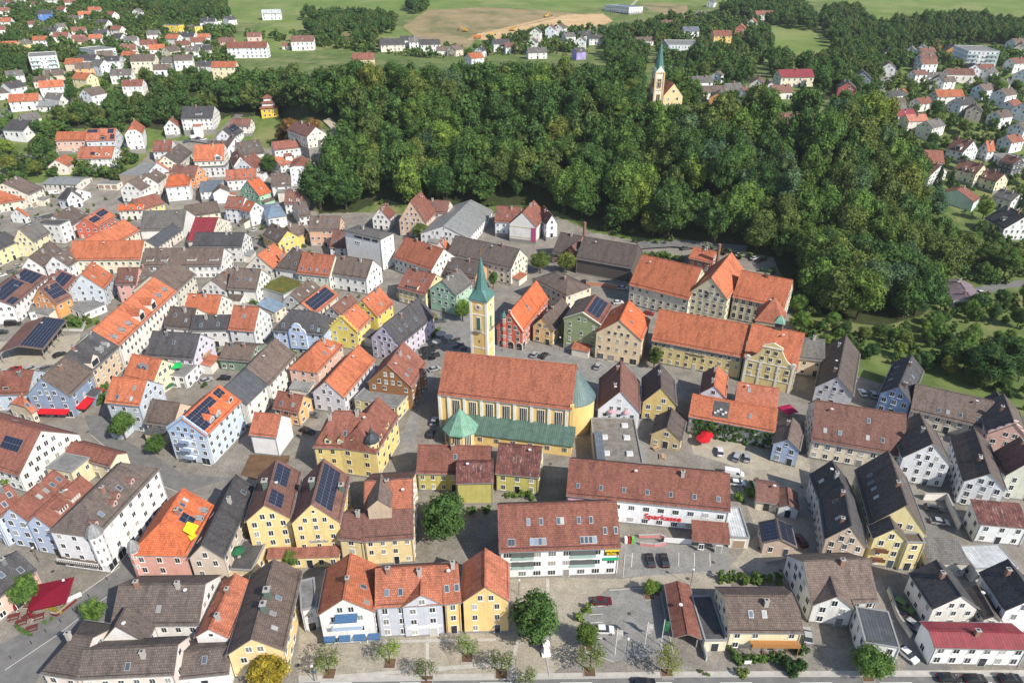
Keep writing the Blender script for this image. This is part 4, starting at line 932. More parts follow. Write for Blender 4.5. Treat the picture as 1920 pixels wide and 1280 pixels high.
# ------------------------------------------------------------------ brewery and right middle
E('left wing of the old brewery with wide orange roof', 'M3', (112,391),(442,474),(172,220), 8.5, 'or','e7e0c6', pitch=40, sky=0, ch=0, mx=16)
H_BREW = G('tall cream gabled middle house of the brewery', 'M3', (443,432),(657,464),(560,350),(675,212), 11, 'or','e2dab2', sky=0, ch=0)
E('right wing of the old brewery with arched windows', 'M3', (678,457),(964,517),(645,293), 9.5, 'or','e4d9ae', pitch=40, sky=0, ch=1, wk='tall', mx=16)
E('small brick outbuilding with orange roof behind the brewery', 'M3', (437,251),(562,279),(460,187), 4.5, 'or','b86a50', pitch=34, sky=0)
H_WINK = E('long yellow brewery inn with orange roof and lettering', 'M3', (236,694),(737,788),(272,520), 8.6, 'or','e6cf8c', pitch=42, sky=0, ch=0, sur='f4eccc', mx=16)
H_BAR = E('yellow house with white baroque front gable and orange roof', 'M3', (738,790),(1032,852),(788,598), 9, 'or','e9d590', pitch=42, sky=0, ch=0, sur='f6f2e2', mx=13, walls=(1,3))
G('steep dark orange hipped tower roof behind the baroque house', 'M3', (800,585),(965,610),(885,455),(925,455), 9, 'od','dcd2b4', pitch=58, hf=1, hr=.9, win=0, sky=0, ch=0)
G('pale blue-white gabled house with brown roof right of the church', 'M3', (-60,1070),(178,1092),(65,970),(72,800), 6.2, 'rb','e3e8ee', sky=0)
F('flat gravel roof with roof lights before the pale gabled house', 'P', (1117,868),(1206,870),(1203,786), 4.2, 'fe','cfc8ba', win=0)
for _x, _y in ((-.25,-.3),(.25,-.3),(-.25,.05),(.25,.05),(.25,.33)):
    _b = MB(); _H = HOUSES[-1]; _b.box((_x*_H.L-.9, _y*_H.W-.9, _H.he), (_x*_H.L+.9, _y*_H.W+.9, _H.he+.5), WHITE()); _b.box((_x*_H.L-.75, _y*_H.W-.75, _H.he+.48), (_x*_H.L+.75, _y*_H.W+.75, _H.he+.62), plain('dome_light', (.5,.52,.53), .25)); _b.build('roof_light', _H.roof)
_b = MB(); _b.box((-_H.L*.48, -_H.W*.48, _H.he), (-_H.L*.3, _H.W*.1, _H.he+1.4), roofmat('sl')); _b.build('lift_housing', _H.roof)
G('olive yellow gabled house with very dark roof', 'M3', (185,1032),(377,1048),(285,950),(285,815), 6.3, 'bd','d6bd72', sky=0)
G('little dark roofed house in front of the olive gable', 'M3', (233,1192),(402,1252),(318,1165),(310,1055), 4, 'bd','d4bf88', sky=0, ch=0)
G('pale blue gable with orange roof beside the ivy courtyard', 'M3', (498,987),(645,1002),(580,940),(597,825), 7, 'or','d5e2f2', roof2='rb', sky=0)
E('red roofed rear wing of the ivy courtyard house', 'M3', (690,1037),(922,1077),(725,920), 6.2, 'od','ddd5c8', pitch=34, sl=[(-1,.3,.7)], sky=0, ch=0)
H_IVY = E('ivy covered house with long orange roof and roof terrace', 'M3', (438,1108),(914,1197),(458,985), 6, 'or','ddd8ce', pitch=30, sl=[(-1,.7,.5)], sky=0, ch=0)
E('beige house with mottled grey roof right of the baroque gable', 'M3', (1038,792),(1185,808),(1055,675), 6.5, 'gy','e3cdb4', pitch=38)
G('grey-white gabled house with long dark brown roof by the gardens', 'M4', (20,946),(234,1002),(150,890),(195,665), 5.6, 'bd','dcdce2', sky=0)
G('sky blue gabled house with black roof by the gardens', 'M4', (370,986),(553,1032),(475,945),(555,772), 6.5, 'dk','93b4e0', sl=[(1,.15,.35),(1,.35,.35),(1,.55,.35),(1,.75,.35),(-1,.4,.5),(-1,.55,.5)], sky=0, sur='f4f6fa')
E('house with large red-brown roof and roof windows, right middle', 'M4', (3,1240),(1697,857,'P'),(45,1019), 6.3, 'rb','e8dcc4', pitch=38, sl=[(-1,.14,.3),(-1,.30,.3),(-1,.60,.3),(-1,.76,.3),(-1,.6,.7)], sky=0, ch=0)
E('long cream house with weathered grey-brown roof by the gardens', 'M4', (544,1076),(982,1180),(592,932), 5.2, 'br','e6dcc2', pitch=34, sl=[(-1,.35,.25),(-1,.46,.25),(-1,.62,.25),(-1,.85,.25)], sky=0, ch=0)
H_PNK2 = G('pink house with curved gable at the right edge', 'M4', (963,1212),(1205,1245),(1085,1150),(1055,985), 7, 'bd','e8b9a8', sky=0)
G('small shed with dark ribbed roof at the right garden edge', 'M4', (985,1060),(1100,1075),(1045,1030),(1010,970), 3.2, 'bd','e6e2da', win=0, ch=0, sky=0)
G('bungalow with purple-grey roof at the edge of the wood', 'M4', (775,470),(955,492),(860,455),(800,352), 3.4, 'vt','ecebe8', sky=0)
E('big white house with black roof at the upper right edge', 'Z6', (1175,1200),(1440,1350),(1430,1010), 6, 'dk','eef0f4', pitch=38, dor=[(-1,.55,.3,2.4,1.3,.7,'e8e8e8')], sky=0)
# ------------------------------------------------------------------ upper left of the old town (flat ground)
E('cream house with brown roof and three brick red garage doors', 'Z3', (345,870),(530,785),(60,715), 7.5, 'br','efe8d2', pitch=26, gar=1, ch=2, sky=0)
E('wide orange barn roof at the left edge', 'Z3', (-60,1030),(315,970),(-120,800), 5, 'or','ead6bc', pitch=30, ch=0, sky=0)
G('white gabled outbuilding with orange roof at the left edge', 'Z3', (110,1110),(320,1125),(150,1035),(20,1020), 4, 'or','f0f0ee', wgt=0, ch=0, sky=0)
E('long low garage row with grey corrugated roof', 'Z3', (510,765),(925,775),(560,690), 3.2, 'gm','e2ded2', pitch=10, ch=0, sky=0)
F('white garage with two doors behind the grey barn', 'Z3', (1170,745),(1405,750),(1440,715), 3, 'fg','efe9d6', gar=1)
G('white gabled barn with dark grey roof', 'Z3', (800,965),(985,915),(900,845),(1130,745), 5, 'gy','eef0f2', wgt=.4, ch=0, sky=0)
E('dark grey low roof beside the white gabled barn', 'Z3', (695,950),(820,965),(730,800), 4, 'dk','e6e8ea', pitch=28, ch=0, sky=0)
E('grey-brown house with small white roof windows', 'Z3', (850,1240),(1065,1110),(700,1080), 6.5, 'br','eeeeea', pitch=34, sl=[(-1,.2,.3),(-1,.55,.3),(-1,.9,.3)], sky=0)
F('flat grey house with tilted solar panels', 'Z3', (640,1230),(830,1180),(720,1060), 7, 'fd','e9ebec')
E('dark grey roof at the left old town edge', 'Z3', (420,1300),(680,1290),(540,1160), 6, 'gy','e6dcc4', pitch=34)
E('red house with black solar strips and white dormer', 'Z3', (1185,1255),(1400,1120),(1060,1120), 6.5, 'or','d87058', pitch=36, sol=[(-1,.05,.45,.4,.8),(-1,.5,.95,.5,.9)], sky=1, ch=0)
E('house with bright orange roof and one round dormer', 'Z3', (1410,1060),(1710,1050),(1330,985), 5.5, 'ob','efeae0', pitch=34, dor=[(-1,.85,.15,1.6,1.2,.6,'f0f0f0')], sky=1)
E('low house with old red-brown roof right of the bright orange one', 'Z4', (30,1060),(320,975),(15,905), 5, 'rd','e8d488', pitch=34, ch=0, sky=0)
E('white terraced houses with long grey-brown roof', 'Z3', (1690,820),(1900,710),(1555,700), 7, 'br','f0eee8', pitch=38, ch=1, sky=0)
E('upper end of the white terraced row with grey-brown roof', 'Z4', (232,725),(340,640),(125,620), 7, 'br','f0eee8', pitch=38, sky=1)
F('grey corrugated shed roof beside the terraced row', 'Z3', (1440,680),(1760,690),(1810,535), 4, 'gm','a59682', parapet=.1, win=0)
G('white gabled house with plain orange roof at the bend', 'Z4', (118,620),(380,600),(215,510),(330,430), 6.5, 'or','dde3ea', wgt=.5, sky=0)
E('cream house with dark brown roof and three roof windows', 'Z4', (478,505),(650,355),(345,365), 7, 'bd','efe9d0', pitch=40, sl=[(-1,.3,.4),(-1,.55,.65),(-1,.75,.35)], sky=0)
E('small house with old red roof at the street corner, upper left', 'Z4', (168,378),(400,370),(180,240), 5, 'rd','dfe2e4', pitch=38)
E('large plain orange roof with white gabled dormer', 'Z4', (665,505),(1030,490),(678,305), 6, 'or','ece8de', pitch=38, dor=[(-1,.82,.02,3.6,2.4,1.6,'f0eee6')], sky=0)
F('dark flat roof below the plain orange roof', 'Z4', (660,570),(1040,560),(1040,505), 4.5, 'fd','e2e4e6')
E('long dark brown roof behind the plain orange roof', 'Z4', (815,300),(1085,295),(820,235), 5, 'bd','e0dcd4', pitch=34)
G('white gabled house with dark grey roof and solar strip, upper lane', 'Z4', (940,232),(1135,240),(1020,140),(1160,60), 6, 'dk','e9eef4', sol=[(-1,.3,.9,.4,.9)])
E('white house with old brown roof by the garden lawn', 'Z4', (1090,75),(1340,75),(1100,-20), 5, 'rb','f0ede6', pitch=38)
G('white gabled house with brown roof in the upper lane', 'Z4', (1085,340),(1275,270),(1170,185),(1230,140), 6, 'br','e8ebee', wgt=.3)
E('dark roofed house with pale ridge gap in the upper lane', 'Z4', (1225,430),(1520,390),(1190,262), 6, 'bd','e6e4e0', pitch=40)
G('white gabled house with red roof and crow windows', 'Z4', (1140,570),(1350,552),(1218,448),(1130,350), 6, 'rb','f0f0ee', wgt=.5)
E('brown house with orange hood behind the dense street tree', 'Z4', (1400,560),(1525,480),(1320,400), 6.5, 'rd','dfe6ee', pitch=40)
E('house with brown roof and an orange painted side', 'Z4', (375,665),(680,680),(405,525), 7, 'rb','f4a060', pitch=42, sl=[(-1,.25,.1),(-1,.48,.1),(-1,.72,.1)], sky=0)
E('plain white block with bright orange roof', 'Z4', (320,812),(615,785),(335,665), 8.5, 'ob','f4f4f2', pitch=30, hl=.3, hr=.3, sky=0, ch=1)
E('white house with orange-red roof above the green gable', 'Z4', (1055,718),(1422,690),(1045,590), 6.5, 'od','f2f2ef', pitch=40, sl=[(-1,.12,.3),(-1,.6,.35),(-1,.8,.35)], sky=0, ch=1)
G('green gabled house with orange roof in the upper lane', 'Z4', (1215,835),(1450,895),(1290,710),(1310,700), 7, 'ob','a8d8b0', wgt=0, ext=7, sky=1)
E('house with blue-grey sheet roof in the middle of the block', 'Z4', (735,870),(1010,850),(730,745), 5, 'sl','e8eaec', pitch=18, ch=1, sky=0)
G('plain white gabled house with brown roof below the sheet roof', 'Z4', (885,870),(1095,850),(985,805),(970,775), 6.5, 'br','eef0f4', wgt=0, ext=4, win=0)
E('wide brown roof over cream workshop', 'Z4', (590,1135),(985,1075),(500,1000), 5, 'br','ebe3bf', pitch=34, ch=0, sky=0)
E('modern white house with curved wall and red roof', 'Z4', (1020,1030),(1230,1045),(1100,880), 8, 'rd','e9eff6', pitch=40, ch=0)
E('modern white house with orange roof beside the curved one', 'Z4', (1222,1050),(1330,1080),(1270,920), 8, 'or','eef0f2', pitch=42, ch=0)
F('house with pale blue metal roof beside the steep lane', 'Z4', (1545,1150),(1780,1115),(1740,950), 6.5, 'bm','e9edf2', hip=12, near=True, sky=0, ch=0)
E('white house with old red roof and two small dormers', 'Z5', (540,965),(770,960),(440,810), 6, 'rb','efede8', pitch=38, dor=[(-1,.3,.2,1.5,1.1,.6,'f2f2f2'),(-1,.65,.2,1.5,1.1,.6,'f2f2f2')], sky=0)
E('house with grey-brown roof beside the wood edge', 'Z5', (700,1092),(835,1070),(655,930), 5, 'br','e3e0d8', pitch=36)
G('tall white gabled house with hipped red roof at the wood edge', 'Z5', (598,612),(800,605),(690,575),(680,500), 11, 'rd','eef0f6', cf=.55, wgt=0, ext=2, wk='s', sky=0, ch=0)
E('low white house with weathered brown roof left of the tall white gable', 'Z5', (400,785),(620,775),(420,640), 6, 'br','efefed', pitch=34, dor=[(-1,.6,.15,1.5,1.1,.4,'f2f2f2',None,True)])
G('cream house with dark roof at the wood edge', 'Z5', (850,700),(965,690),(905,590),(870,535), 6, 'bd','e6d8b8', wgt=0, ext=5)
E('white farm house with long red-brown roof below the wood', 'Z5', (430,365),(805,320),(365,275), 6.5, 'rd','f1efe8', pitch=36, sky=0)
G('cream barn gable with red roof and yellow shutters below the wood', 'Z5', (800,290),(1012,245),(898,175),(700,95), 7, 'rb','f0ead8', wgt=.6, sky=0)
E('white outbuilding with orange roof before the farm house', 'Z5', (490,480),(715,430),(435,370), 4.5, 'or','f0efea', pitch=30, sl=[(-1,.1,.3),(-1,.3,.3),(-1,.5,.3)], sky=0, ch=0)
G('small white gable with red roof above the brown apricot house', 'Z5', (1490,1105),(1690,1115),(1580,995),(1660,930), 6, 'rd','eceae6', sky=0)
G('apricot gabled house with orange-brown roof below the wood', 'T2', (-40,1262),(118,1275),(32,1145),(60,1120), 8, 'rd','e6c2a4', wgt=0, ext=8, sl=[(-1,.2,.3),(-1,.2,.6)], sky=0)
E('pink house with brown roof below the wood edge', 'T2', (78,1222),(240,1232),(80,1150), 6.5, 'rb','ecd6c6', pitch=36)
E('pink terraced house with stepped front gable', 'Z3', (662,245),(1030,238),(668,135), 7, 'or','f3c6b0', pitch=38, sky=0, ch=0)
E('white terraced house with orange roof and blue balcony', 'Z3', (1032,258),(1390,245),(1035,112), 7, 'od','d9e2ec', pitch=38, sol=[(-1,.03,.38,.68,.95),(-1,.72,.92,.6,.95),(-1,.82,.96,.12,.5)], dor=[(-1,.6,.1,3,1.8,1.2,'7a5a4a')], sky=0, ch=0)
E('white house with orange roof and two round dormers', 'Z3', (925,470),(1350,462),(1000,320), 5.5, 'od','f0f0f0', pitch=34, dor=[(-1,.58,.25,2,1.3,.7,'f2f2f2'),(-1,.85,.25,2,1.3,.7,'f2f2f2')], sol=[(-1,.36,.48,.3,.55)], sky=0)
E('small orange roofed house between trees, left', 'Z3', (810,520),(925,450),(740,400), 4, 'or','ece2d2', pitch=34, ch=0)
G('tall white gabled apartment house with orange roof', 'Z3', (1500,205),(1720,185),(1585,95),(1690,5), 9.5, 'or','f2f3f5', wgt=.35, cf=.6, sky=0, sl=[(-1,.5,.5)])
E('long low house with dark grey roof beside the left road', 'Z3', (42,150),(300,160),(60,20), 4, 'dk','eeeeec', pitch=24, ch=0, sky=0)
G('small white gabled house with red roof, upper left lane', 'Z4', (300,95),(490,85),(370,0),(430,-20), 5, 'rd','f0f0ee', wgt=0, ext=6)
E('white apartment house with brown balconies in the upper left', 'Z4', (515,20),(900,10),(530,-130), 7.5, 'dk','eeeeec', pitch=30, dor=[(-1,.55,.3,4,1.1,.3,'e0e0e0',None,True,4)], sky=0)
# ------------------------------------------------------------------ far suburbs on the slopes: foot of the front wall, angle, size, roof, wall
FAR = []
def D(tile, rows): 
    for r in rows: FAR.append((tile,)+r)
# (x, y, angle of ridge in degrees, length, width, eave height, roof, wall [, label or None [, options]])
D('T0', [
 (270,120,15,15,11,6,'dk','5f8fe0','bright blue house with dark roof in the far upper left'),
 (205,168,25,12,9,4,'rb','f0f0ee'),(352,188,60,10,9,4.5,'gy','f4f4f2'),(365,85,-20,13,10,4,'rd','efefec'),(490,120,30,13,10,5,'or','f2f2f0'),(550,92,20,14,10,5,'or','eceae6'),
 (645,115,-25,13,10,4,'rd','efefec'),(795,105,85,11,9,5.5,'gy','eef0f2'),(600,170,-10,14,10,5,'dk','f2f2f2'),(460,212,20,14,10,4.5,'rd','f0f0ee'),(365,248,10,15,11,5,'rd','f2f0ec'),
 (243,270,15,13,10,5,'or','f2f2f2'),(152,292,70,11,10,5,'gy','f0dc8c','yellow gabled house in the far upper left suburb'),(68,305,20,14,11,5,'or','f2f0ee'),(460,252,15,12,9,4,'rd','ecd890'),
 (588,228,10,14,10,5,'dk','f0f2f4'),(682,208,-15,13,10,5,'rd','eeece8'),(692,255,-20,12,10,5,'dk','eef0f4'),(745,322,15,14,11,5,'rd','f0efec'),(755,352,-10,14,10,4,'or','f2f2f0'),
 (885,232,15,13,10,4.5,'gy','f4f4f4'),(860,300,25,16,11,5.5,'rd','efede8'),(908,330,25,14,11,6,'or','f0f0ee'),(985,342,70,13,11,6,'br','ece2c4'),(1003,262,-15,15,11,5,'or','f2f2f2'),
 (1090,245,-10,15,11,4.5,'dk','e9eaec'),(1142,280,15,14,11,5,'rd','eef0f0'),(1165,318,20,14,10,5,'gy','f0f0f0'),(520,392,-5,17,11,5,'dk','eceae6'),(612,358,20,13,10,5,'br','ecc8a0'),
 (445,408,5,15,11,4,'or','e8d4c0'),(500,452,25,14,11,5,'br','eeb674','light orange house with brown roof in the upper left suburb'),(590,440,-25,13,11,6,'gy','e8f0fa'),(660,402,10,13,10,5.5,'dk','eef2f8'),
 (842,420,8,20,13,7,'br','f0e8cc','large cream house with brown roof in the upper left suburb'),(980,400,-10,12,10,4.5,'gy','f0f0ee'),(1062,405,15,15,11,6,'br','f2f2f0'),(940,447,15,14,10,4,'br','f0f0f0'),
 (500,512,-20,16,12,6,'or','f2e2ac','cream house with orange roof and solar strip in the left suburb'),(712,482,10,17,11,5.5,'gy','f4f4f4'),(782,552,5,16,11,6.5,'rd','f4f4f2'),(550,612,70,15,13,6.5,'br','f0f2f4','white gabled house with wide solar roof above the tree belt'),
 (315,560,25,17,12,6,'or','f2f2f0'),(335,605,-10,14,10,4,'gy','f0f0ee'),(165,640,18,20,13,5.5,'or','f3f3f1','broad white house with orange hipped roof at the left suburb edge'),(95,565,70,14,12,6,'dk','eef0f2'),(38,575,30,14,10,4,'bd','e8e8e6'),
 (260,505,10,13,10,4,'br','ece4da'),(190,750,60,12,10,5,'gy','f0ece0'),(40,160,10,15,11,5,'or','eeece8'),(10,200,20,12,9,4,'rd','efefec'),(432,135,10,12,9,4,'gy','f0f0ee'),(300,640,5,15,10,3,'gm','e8e6e0'),(330,470,20,14,10,4,'br','e8d8c4'),(455,615,10,9,7,3,'dk','dcdad6'),
 (210,52,20,13,9,4,'rb','e8e4e0'),(60,50,10,14,10,5,'rd','efeeec'),(15,60,10,14,10,5,'dk','efeeec'),(300,30,10,14,10,5,'rd','efeeec'),(140,330,40,11,9,4.5,'or','f0f0f0'),(100,480,30,13,10,5,'gy','eaeef2')])
D('T1', [
 (40,165,5,17,12,5,'dk','f2f3f5'),(160,150,60,12,10,5,'dk','f2f2f2'),(400,118,10,22,11,6,'wm','f0f0f0','white flat modern villa above the upper meadow'),(270,335,5,36,13,8,'rd','eef0f4','long white house with three arched roof gables'),(300,240,10,14,10,4,'rd','e8c8bc'),
 (580,292,8,22,13,7,'rb','f2f2f2','large white house with red-brown roof above the wood'),(925,398,8,18,12,7,'rd','f0d8a4','cream and orange villa with white pillars above the wood'),(1085,300,15,24,14,5,'dk','e8e0d0','large dark roofed house at the top of the wood'),(140,448,5,20,11,6,'or','f2e6bc','cream house with plain orange roof at the wood top'),
 (145,275,10,15,10,4.5,'rb','e8b8a8'),(22,325,15,14,10,5,'dk','f0f0ee'),(15,245,10,12,9,4,'or','f0efee'),(480,285,5,8,6,3,'rd','e8d8d0'),(45,410,0,18,10,3,'dk','dedede')])
D('T2', [
 (140,305,15,20,12,6,'dk','eeeeee'),(285,325,60,13,11,5,'br','e9d6be'),(215,320,10,12,9,4,'br','ece8e0'),(395,385,40,14,11,6,'or','f2f2f2','white house with orange roof standing in the tree tops'),(545,300,15,17,11,6,'dk','f0f0f2'),(750,340,10,18,11,5,'gy','efefed'),
 (745,240,80,13,12,7,'gy','f2f0ea'),(830,220,80,12,11,7,'rb','e4ecf8'),(885,215,70,13,12,7,'br','efefed'),(1030,235,10,17,11,4,'dk','e2e2e2'),(725,285,80,12,11,5,'br','f2f2f2'),(990,345,30,11,9,6,'dk','a99ae0','small purple house at the top of the wood'),
 (1000,290,80,12,11,7,'gy','efefef'),(430,330,70,10,9,5,'dk','e6e6e8'),(15,270,20,14,10,5,'dk','eeeeec')])
D('T3', [
 (465,222,5,17,11,6,'sl','f0f2f6','white house with blue-grey roof above the meadow slope'),(640,250,5,19,13,6,'rd','f2cc72','yellow hipped house above the meadow slope'),(752,215,70,13,11,7,'or','e4846c','orange-red modern house on the slope'),(820,172,70,13,11,6,'or','f0f0ee'),(885,118,5,22,11,5,'rd','f2f2f2'),
 (200,265,10,19,10,3.5,'br','efefec'),(525,520,10,15,10,5,'gy','f0f0f0'),(590,570,5,16,10,4,'br','efece6'),(625,615,70,13,11,4.5,'dk','eda864','small orange house with dark roof behind the wood church'),(848,535,70,13,11,5,'rb','e8e0d8'),(915,562,80,11,10,6,'rb','f2f2f2'),
 (1052,500,8,26,13,6,'mr','ece4cc','farm house with wine red roof on the meadow'),(1085,812,-8,30,14,5,'rb','e6e2da','large brown hipped roof sunk in the wood'),(975,570,10,14,11,4,'rb','e2ded8'),(590,45,60,12,10,5,'gy','f0f0f0'),(525,105,10,14,9,3,'gy','efefef'),(620,480,60,9,8,5,'br','f2f2f2')])
D('T4', [
 (440,355,70,13,11,6,'br','f2f2f2'),(430,445,70,13,11,6,'br','f0f0ee'),(280,505,70,15,13,6,'dk','8a93a4','grey gabled house at the far right meadow edge'),(195,560,70,15,12,5,'dk','d06a60','house with red gable and dark roof at the meadow edge'),(565,330,60,12,10,5,'gy','f0f2f4'),(628,318,60,12,10,5,'gy','f0f0f0'),
 (645,352,10,15,10,6.5,'rb','f2f2f2','uppermost white house of the stepped terrace'),(645,395,10,15,10,6.5,'rb','f1f1f1','middle white house of the stepped terrace'),(645,430,10,15,10,6.5,'rb','f0f0f0','lowest white house of the stepped terrace'),
 (795,330,75,14,13,5,'dk','eea452','orange timber house with black roof in the far right suburb'),(712,300,70,12,11,4,'or','eda04c'),(730,345,70,8,7,4,'gy','f0f0f0'),(1160,295,20,15,11,6,'br','f0f0ee'),(1185,318,60,13,11,6,'bd','efe2c8'),(830,475,-5,22,11,4,'rb','efe8e0'),(905,462,75,12,11,6,'dk','f0f2f6'),
 (950,425,0,22,9,3,'rd','e8dcd0'),(710,530,60,14,11,5,'dk','f2f2f4'),(765,598,5,22,12,4.5,'or','f2efe8','low house with bright orange roof in the right suburb'),(850,655,25,18,12,5,'dk','f0f2f4'),(915,700,60,13,11,5,'bd','c8b8a8'),(970,572,30,16,11,5.5,'br','e9f0fa'),(1085,612,30,16,12,6.5,'br','f4f4f4'),
 (1130,655,35,15,11,4,'rd','f0efec'),(1195,705,35,14,12,6,'dk','f2f2f2'),(1182,820,30,17,12,6,'br','f2f2f2'),(665,812,35,18,12,6,'gy','f0ece2','cream house with grey roof at the right wood edge'),(575,752,10,16,11,4.5,'pk','f0e6de','house with salmon pink roof at the right wood edge'),(510,722,8,15,11,4.5,'mr','e6e6e6'),(470,665,5,15,9,4,'gy','e6e6e6'),(455,608,30,13,10,5,'dk','f2f2f2'),(470,632,5,14,9,4,'br','ecdccc'),
 (510,575,60,10,8,4,'or','f0f0f0'),(1195,500,40,14,12,6,'br','f0f0f0'),(1085,510,10,12,8,3,'gy','e6e6e6'),(690,475,5,12,8,3,'gy','e8e8e8')])
D('T0', [(30,95,20,13,10,5,'rd','f0f0ee'),(95,30,10,13,10,5,'rb','efefec'),(180,25,15,13,10,5,'gy','f0f0f0'),(410,45,20,13,10,5,'rd','f0f0ee'),(300,215,10,14,10,4.5,'dk','e8e8e6'),(480,270,15,13,10,4,'rb','e8dcc8'),(560,255,10,13,10,4.5,'or','efece8'),(1050,300,20,13,10,5,'rd','f0f0ee'),(1110,330,10,13,10,5,'gy','f0f0ee'),(760,270,10,13,10,5,'gy','f0f0ee')])
D('T4', [(1000,480,30,13,10,5,'gy','f0f0f0'),(1150,420,20,14,11,5.5,'rb','f0f0ee'),(1060,740,25,14,11,5.5,'br','f0f0f0'),(620,640,20,13,10,4.5,'rd','efece8'),(760,520,10,12,9,4.5,'br','f0f0ee'),(1120,880,25,14,11,5.5,'rd','f0f0ee'),(600,480,15,12,9,4.5,'rb','f0f0ee')])
D('T2', [(60,280,15,14,10,5,'gy','f0f0f0'),(600,310,20,13,10,5,'rb','f0f0ee'),(930,250,30,13,10,5,'gy','f0f0f0'),(1080,260,10,14,10,5,'dk','f0f0ee')])
D('T3', [(330,170,10,14,10,4.5,'rb','f0f0ee'),(700,560,20,13,10,4.5,'gy','f0f0ee'),(760,590,60,12,10,5,'rb','f2f2f2')])
# larger ones with their roof corners read from the photograph
E('long red roofed farm building at the right wood edge', 'Z6', (340,500),(640,515),(310,315), 6, 'rd','f2f2f4', pitch=36, hl=.2, sky=0, win=0, ch=0, mx=8)
E('white house with dark red roof and front dormer, right suburb', 'Z6', (660,290),(890,345),(780,130), 6, 'rb','f0f2f6', pitch=40, dor=[(-1,.6,.1,3.2,2.2,1.2,'f2f2f4')], sky=0)
E('cream house with brown roof and two arched dormers', 'Z6', (760,560),(1060,635),(870,430), 6, 'rb','ece0b8', pitch=40, dor=[(-1,.4,.15,2,1.4,.8,'f2ead0'),(-1,.72,.15,2,1.4,.8,'f2ead0')], sky=0)
E('cream house with brown roof and a single arched dormer', 'Z6', (1060,655),(1330,735),(1180,545), 5.5, 'rb','eee2ba', pitch=40, dor=[(-1,.3,.15,2,1.4,.8,'f2ead0')], sky=0)
E('dark fronted house with brown roof, right suburb', 'Z6', (1370,450),(1560,500),(1500,370), 6.5, 'rb','5a5e66', pitch=34, sky=0)
E('white house with grey roof and roof cut, right suburb edge', 'Z6', (1275,925),(1535,1000),(1345,805), 5, 'gy','efece6', pitch=34, sky=1)
G('small gabled house with brown roof at the right wood edge', 'Z6', (500,680),(630,590),(600,520),(420,450), 4.5, 'rb','efefef', wgt=.4, sky=0)
G('teal and white chalet with wide red roof at the wood edge', 'Z6', (545,880),(1010,1030),(610,840),(480,705), 3.6, 'rd','d5e4e4', wgt=.3, sky=0, win=0)
G('orange roofed house behind the walnut tree, right suburb', 'Z6', (1090,280),(1225,320),(1180,165),(1100,150), 5.5, 'or','f0efec', wgt=0, ext=6)
F('grey flat roofed carport by the right suburb', 'Z6', (1240,345),(1420,420),(1560,350), 3.5, 'fg','e2e6ea')
# apartment blocks
def apartment(label, tile, p1, p2, p3, he, n, wall='f2f4f6', rail=(.42,.62,.58)):
    H = F(label, tile, p1, p2, p3, he, 'fg', wall, cap='d8d8d8', name='apartment_block', cat='apartment block', nodoor=1, st=n)
    for k in range(n):
        for u in (-.30, .30):
            b = MB(); x = H.L*u; z = k*he/n+0.1; w_ = H.L*.16
            b.box((x-w_, -H.W/2-1.3, z), (x+w_, -H.W/2-.02, z+.18), plaster('e6e6e6')); b.box((x-w_, -H.W/2-1.32, z+.18), (x+w_, -H.W/2-1.24, z+1.05), plain('balcony_glass', rail, .3)); b.build('balcony', H.root)
    return H
apartment('white four storey apartment block with green balconies, right suburb', 'T4', (900,300),(1080,305),(1110,275), 11.5, 4)
H = apartment('large white terraced apartment complex in the upper left', 'T0', (170,355),(330,345),(300,322), 9, 3, rail=(.5,.52,.55))
apartment('white modern apartment house with grey roof, upper left suburb', 'T0', (540,290),(660,278),(700,252), 7.5, 2, rail=(.5,.52,.55))
apartment('white cube villa on the slope above the church on the hill', 'T3', (345,268),(525,270),(505,240), 6, 2, rail=(.5,.52,.55))
F('white flat bungalow below the cube villa', 'T3', (350,385),(430,392),(450,372), 3.2, 'fg','f0f0f0')
F('bright yellow cube house at the top of the suburb', 'T0', (928,148),(1018,150),(1012,144), 7, 'dk','ffd812')
F('smaller bright yellow house with dark roof beside the cube house', 'T0', (1066,150),(1112,156),(1125,149), 6, 'dk','ffd812')
F('white flat house right of the yellow cube houses', 'T0', (1162,128),(1225,130),(1225,123), 6, 'dk','f2f4f6')
F('white flat roofed villa in the top right trees', 'T3', (120,50),(200,45),(205,25), 6, 'bm','eef0f4')
LANDM = {}
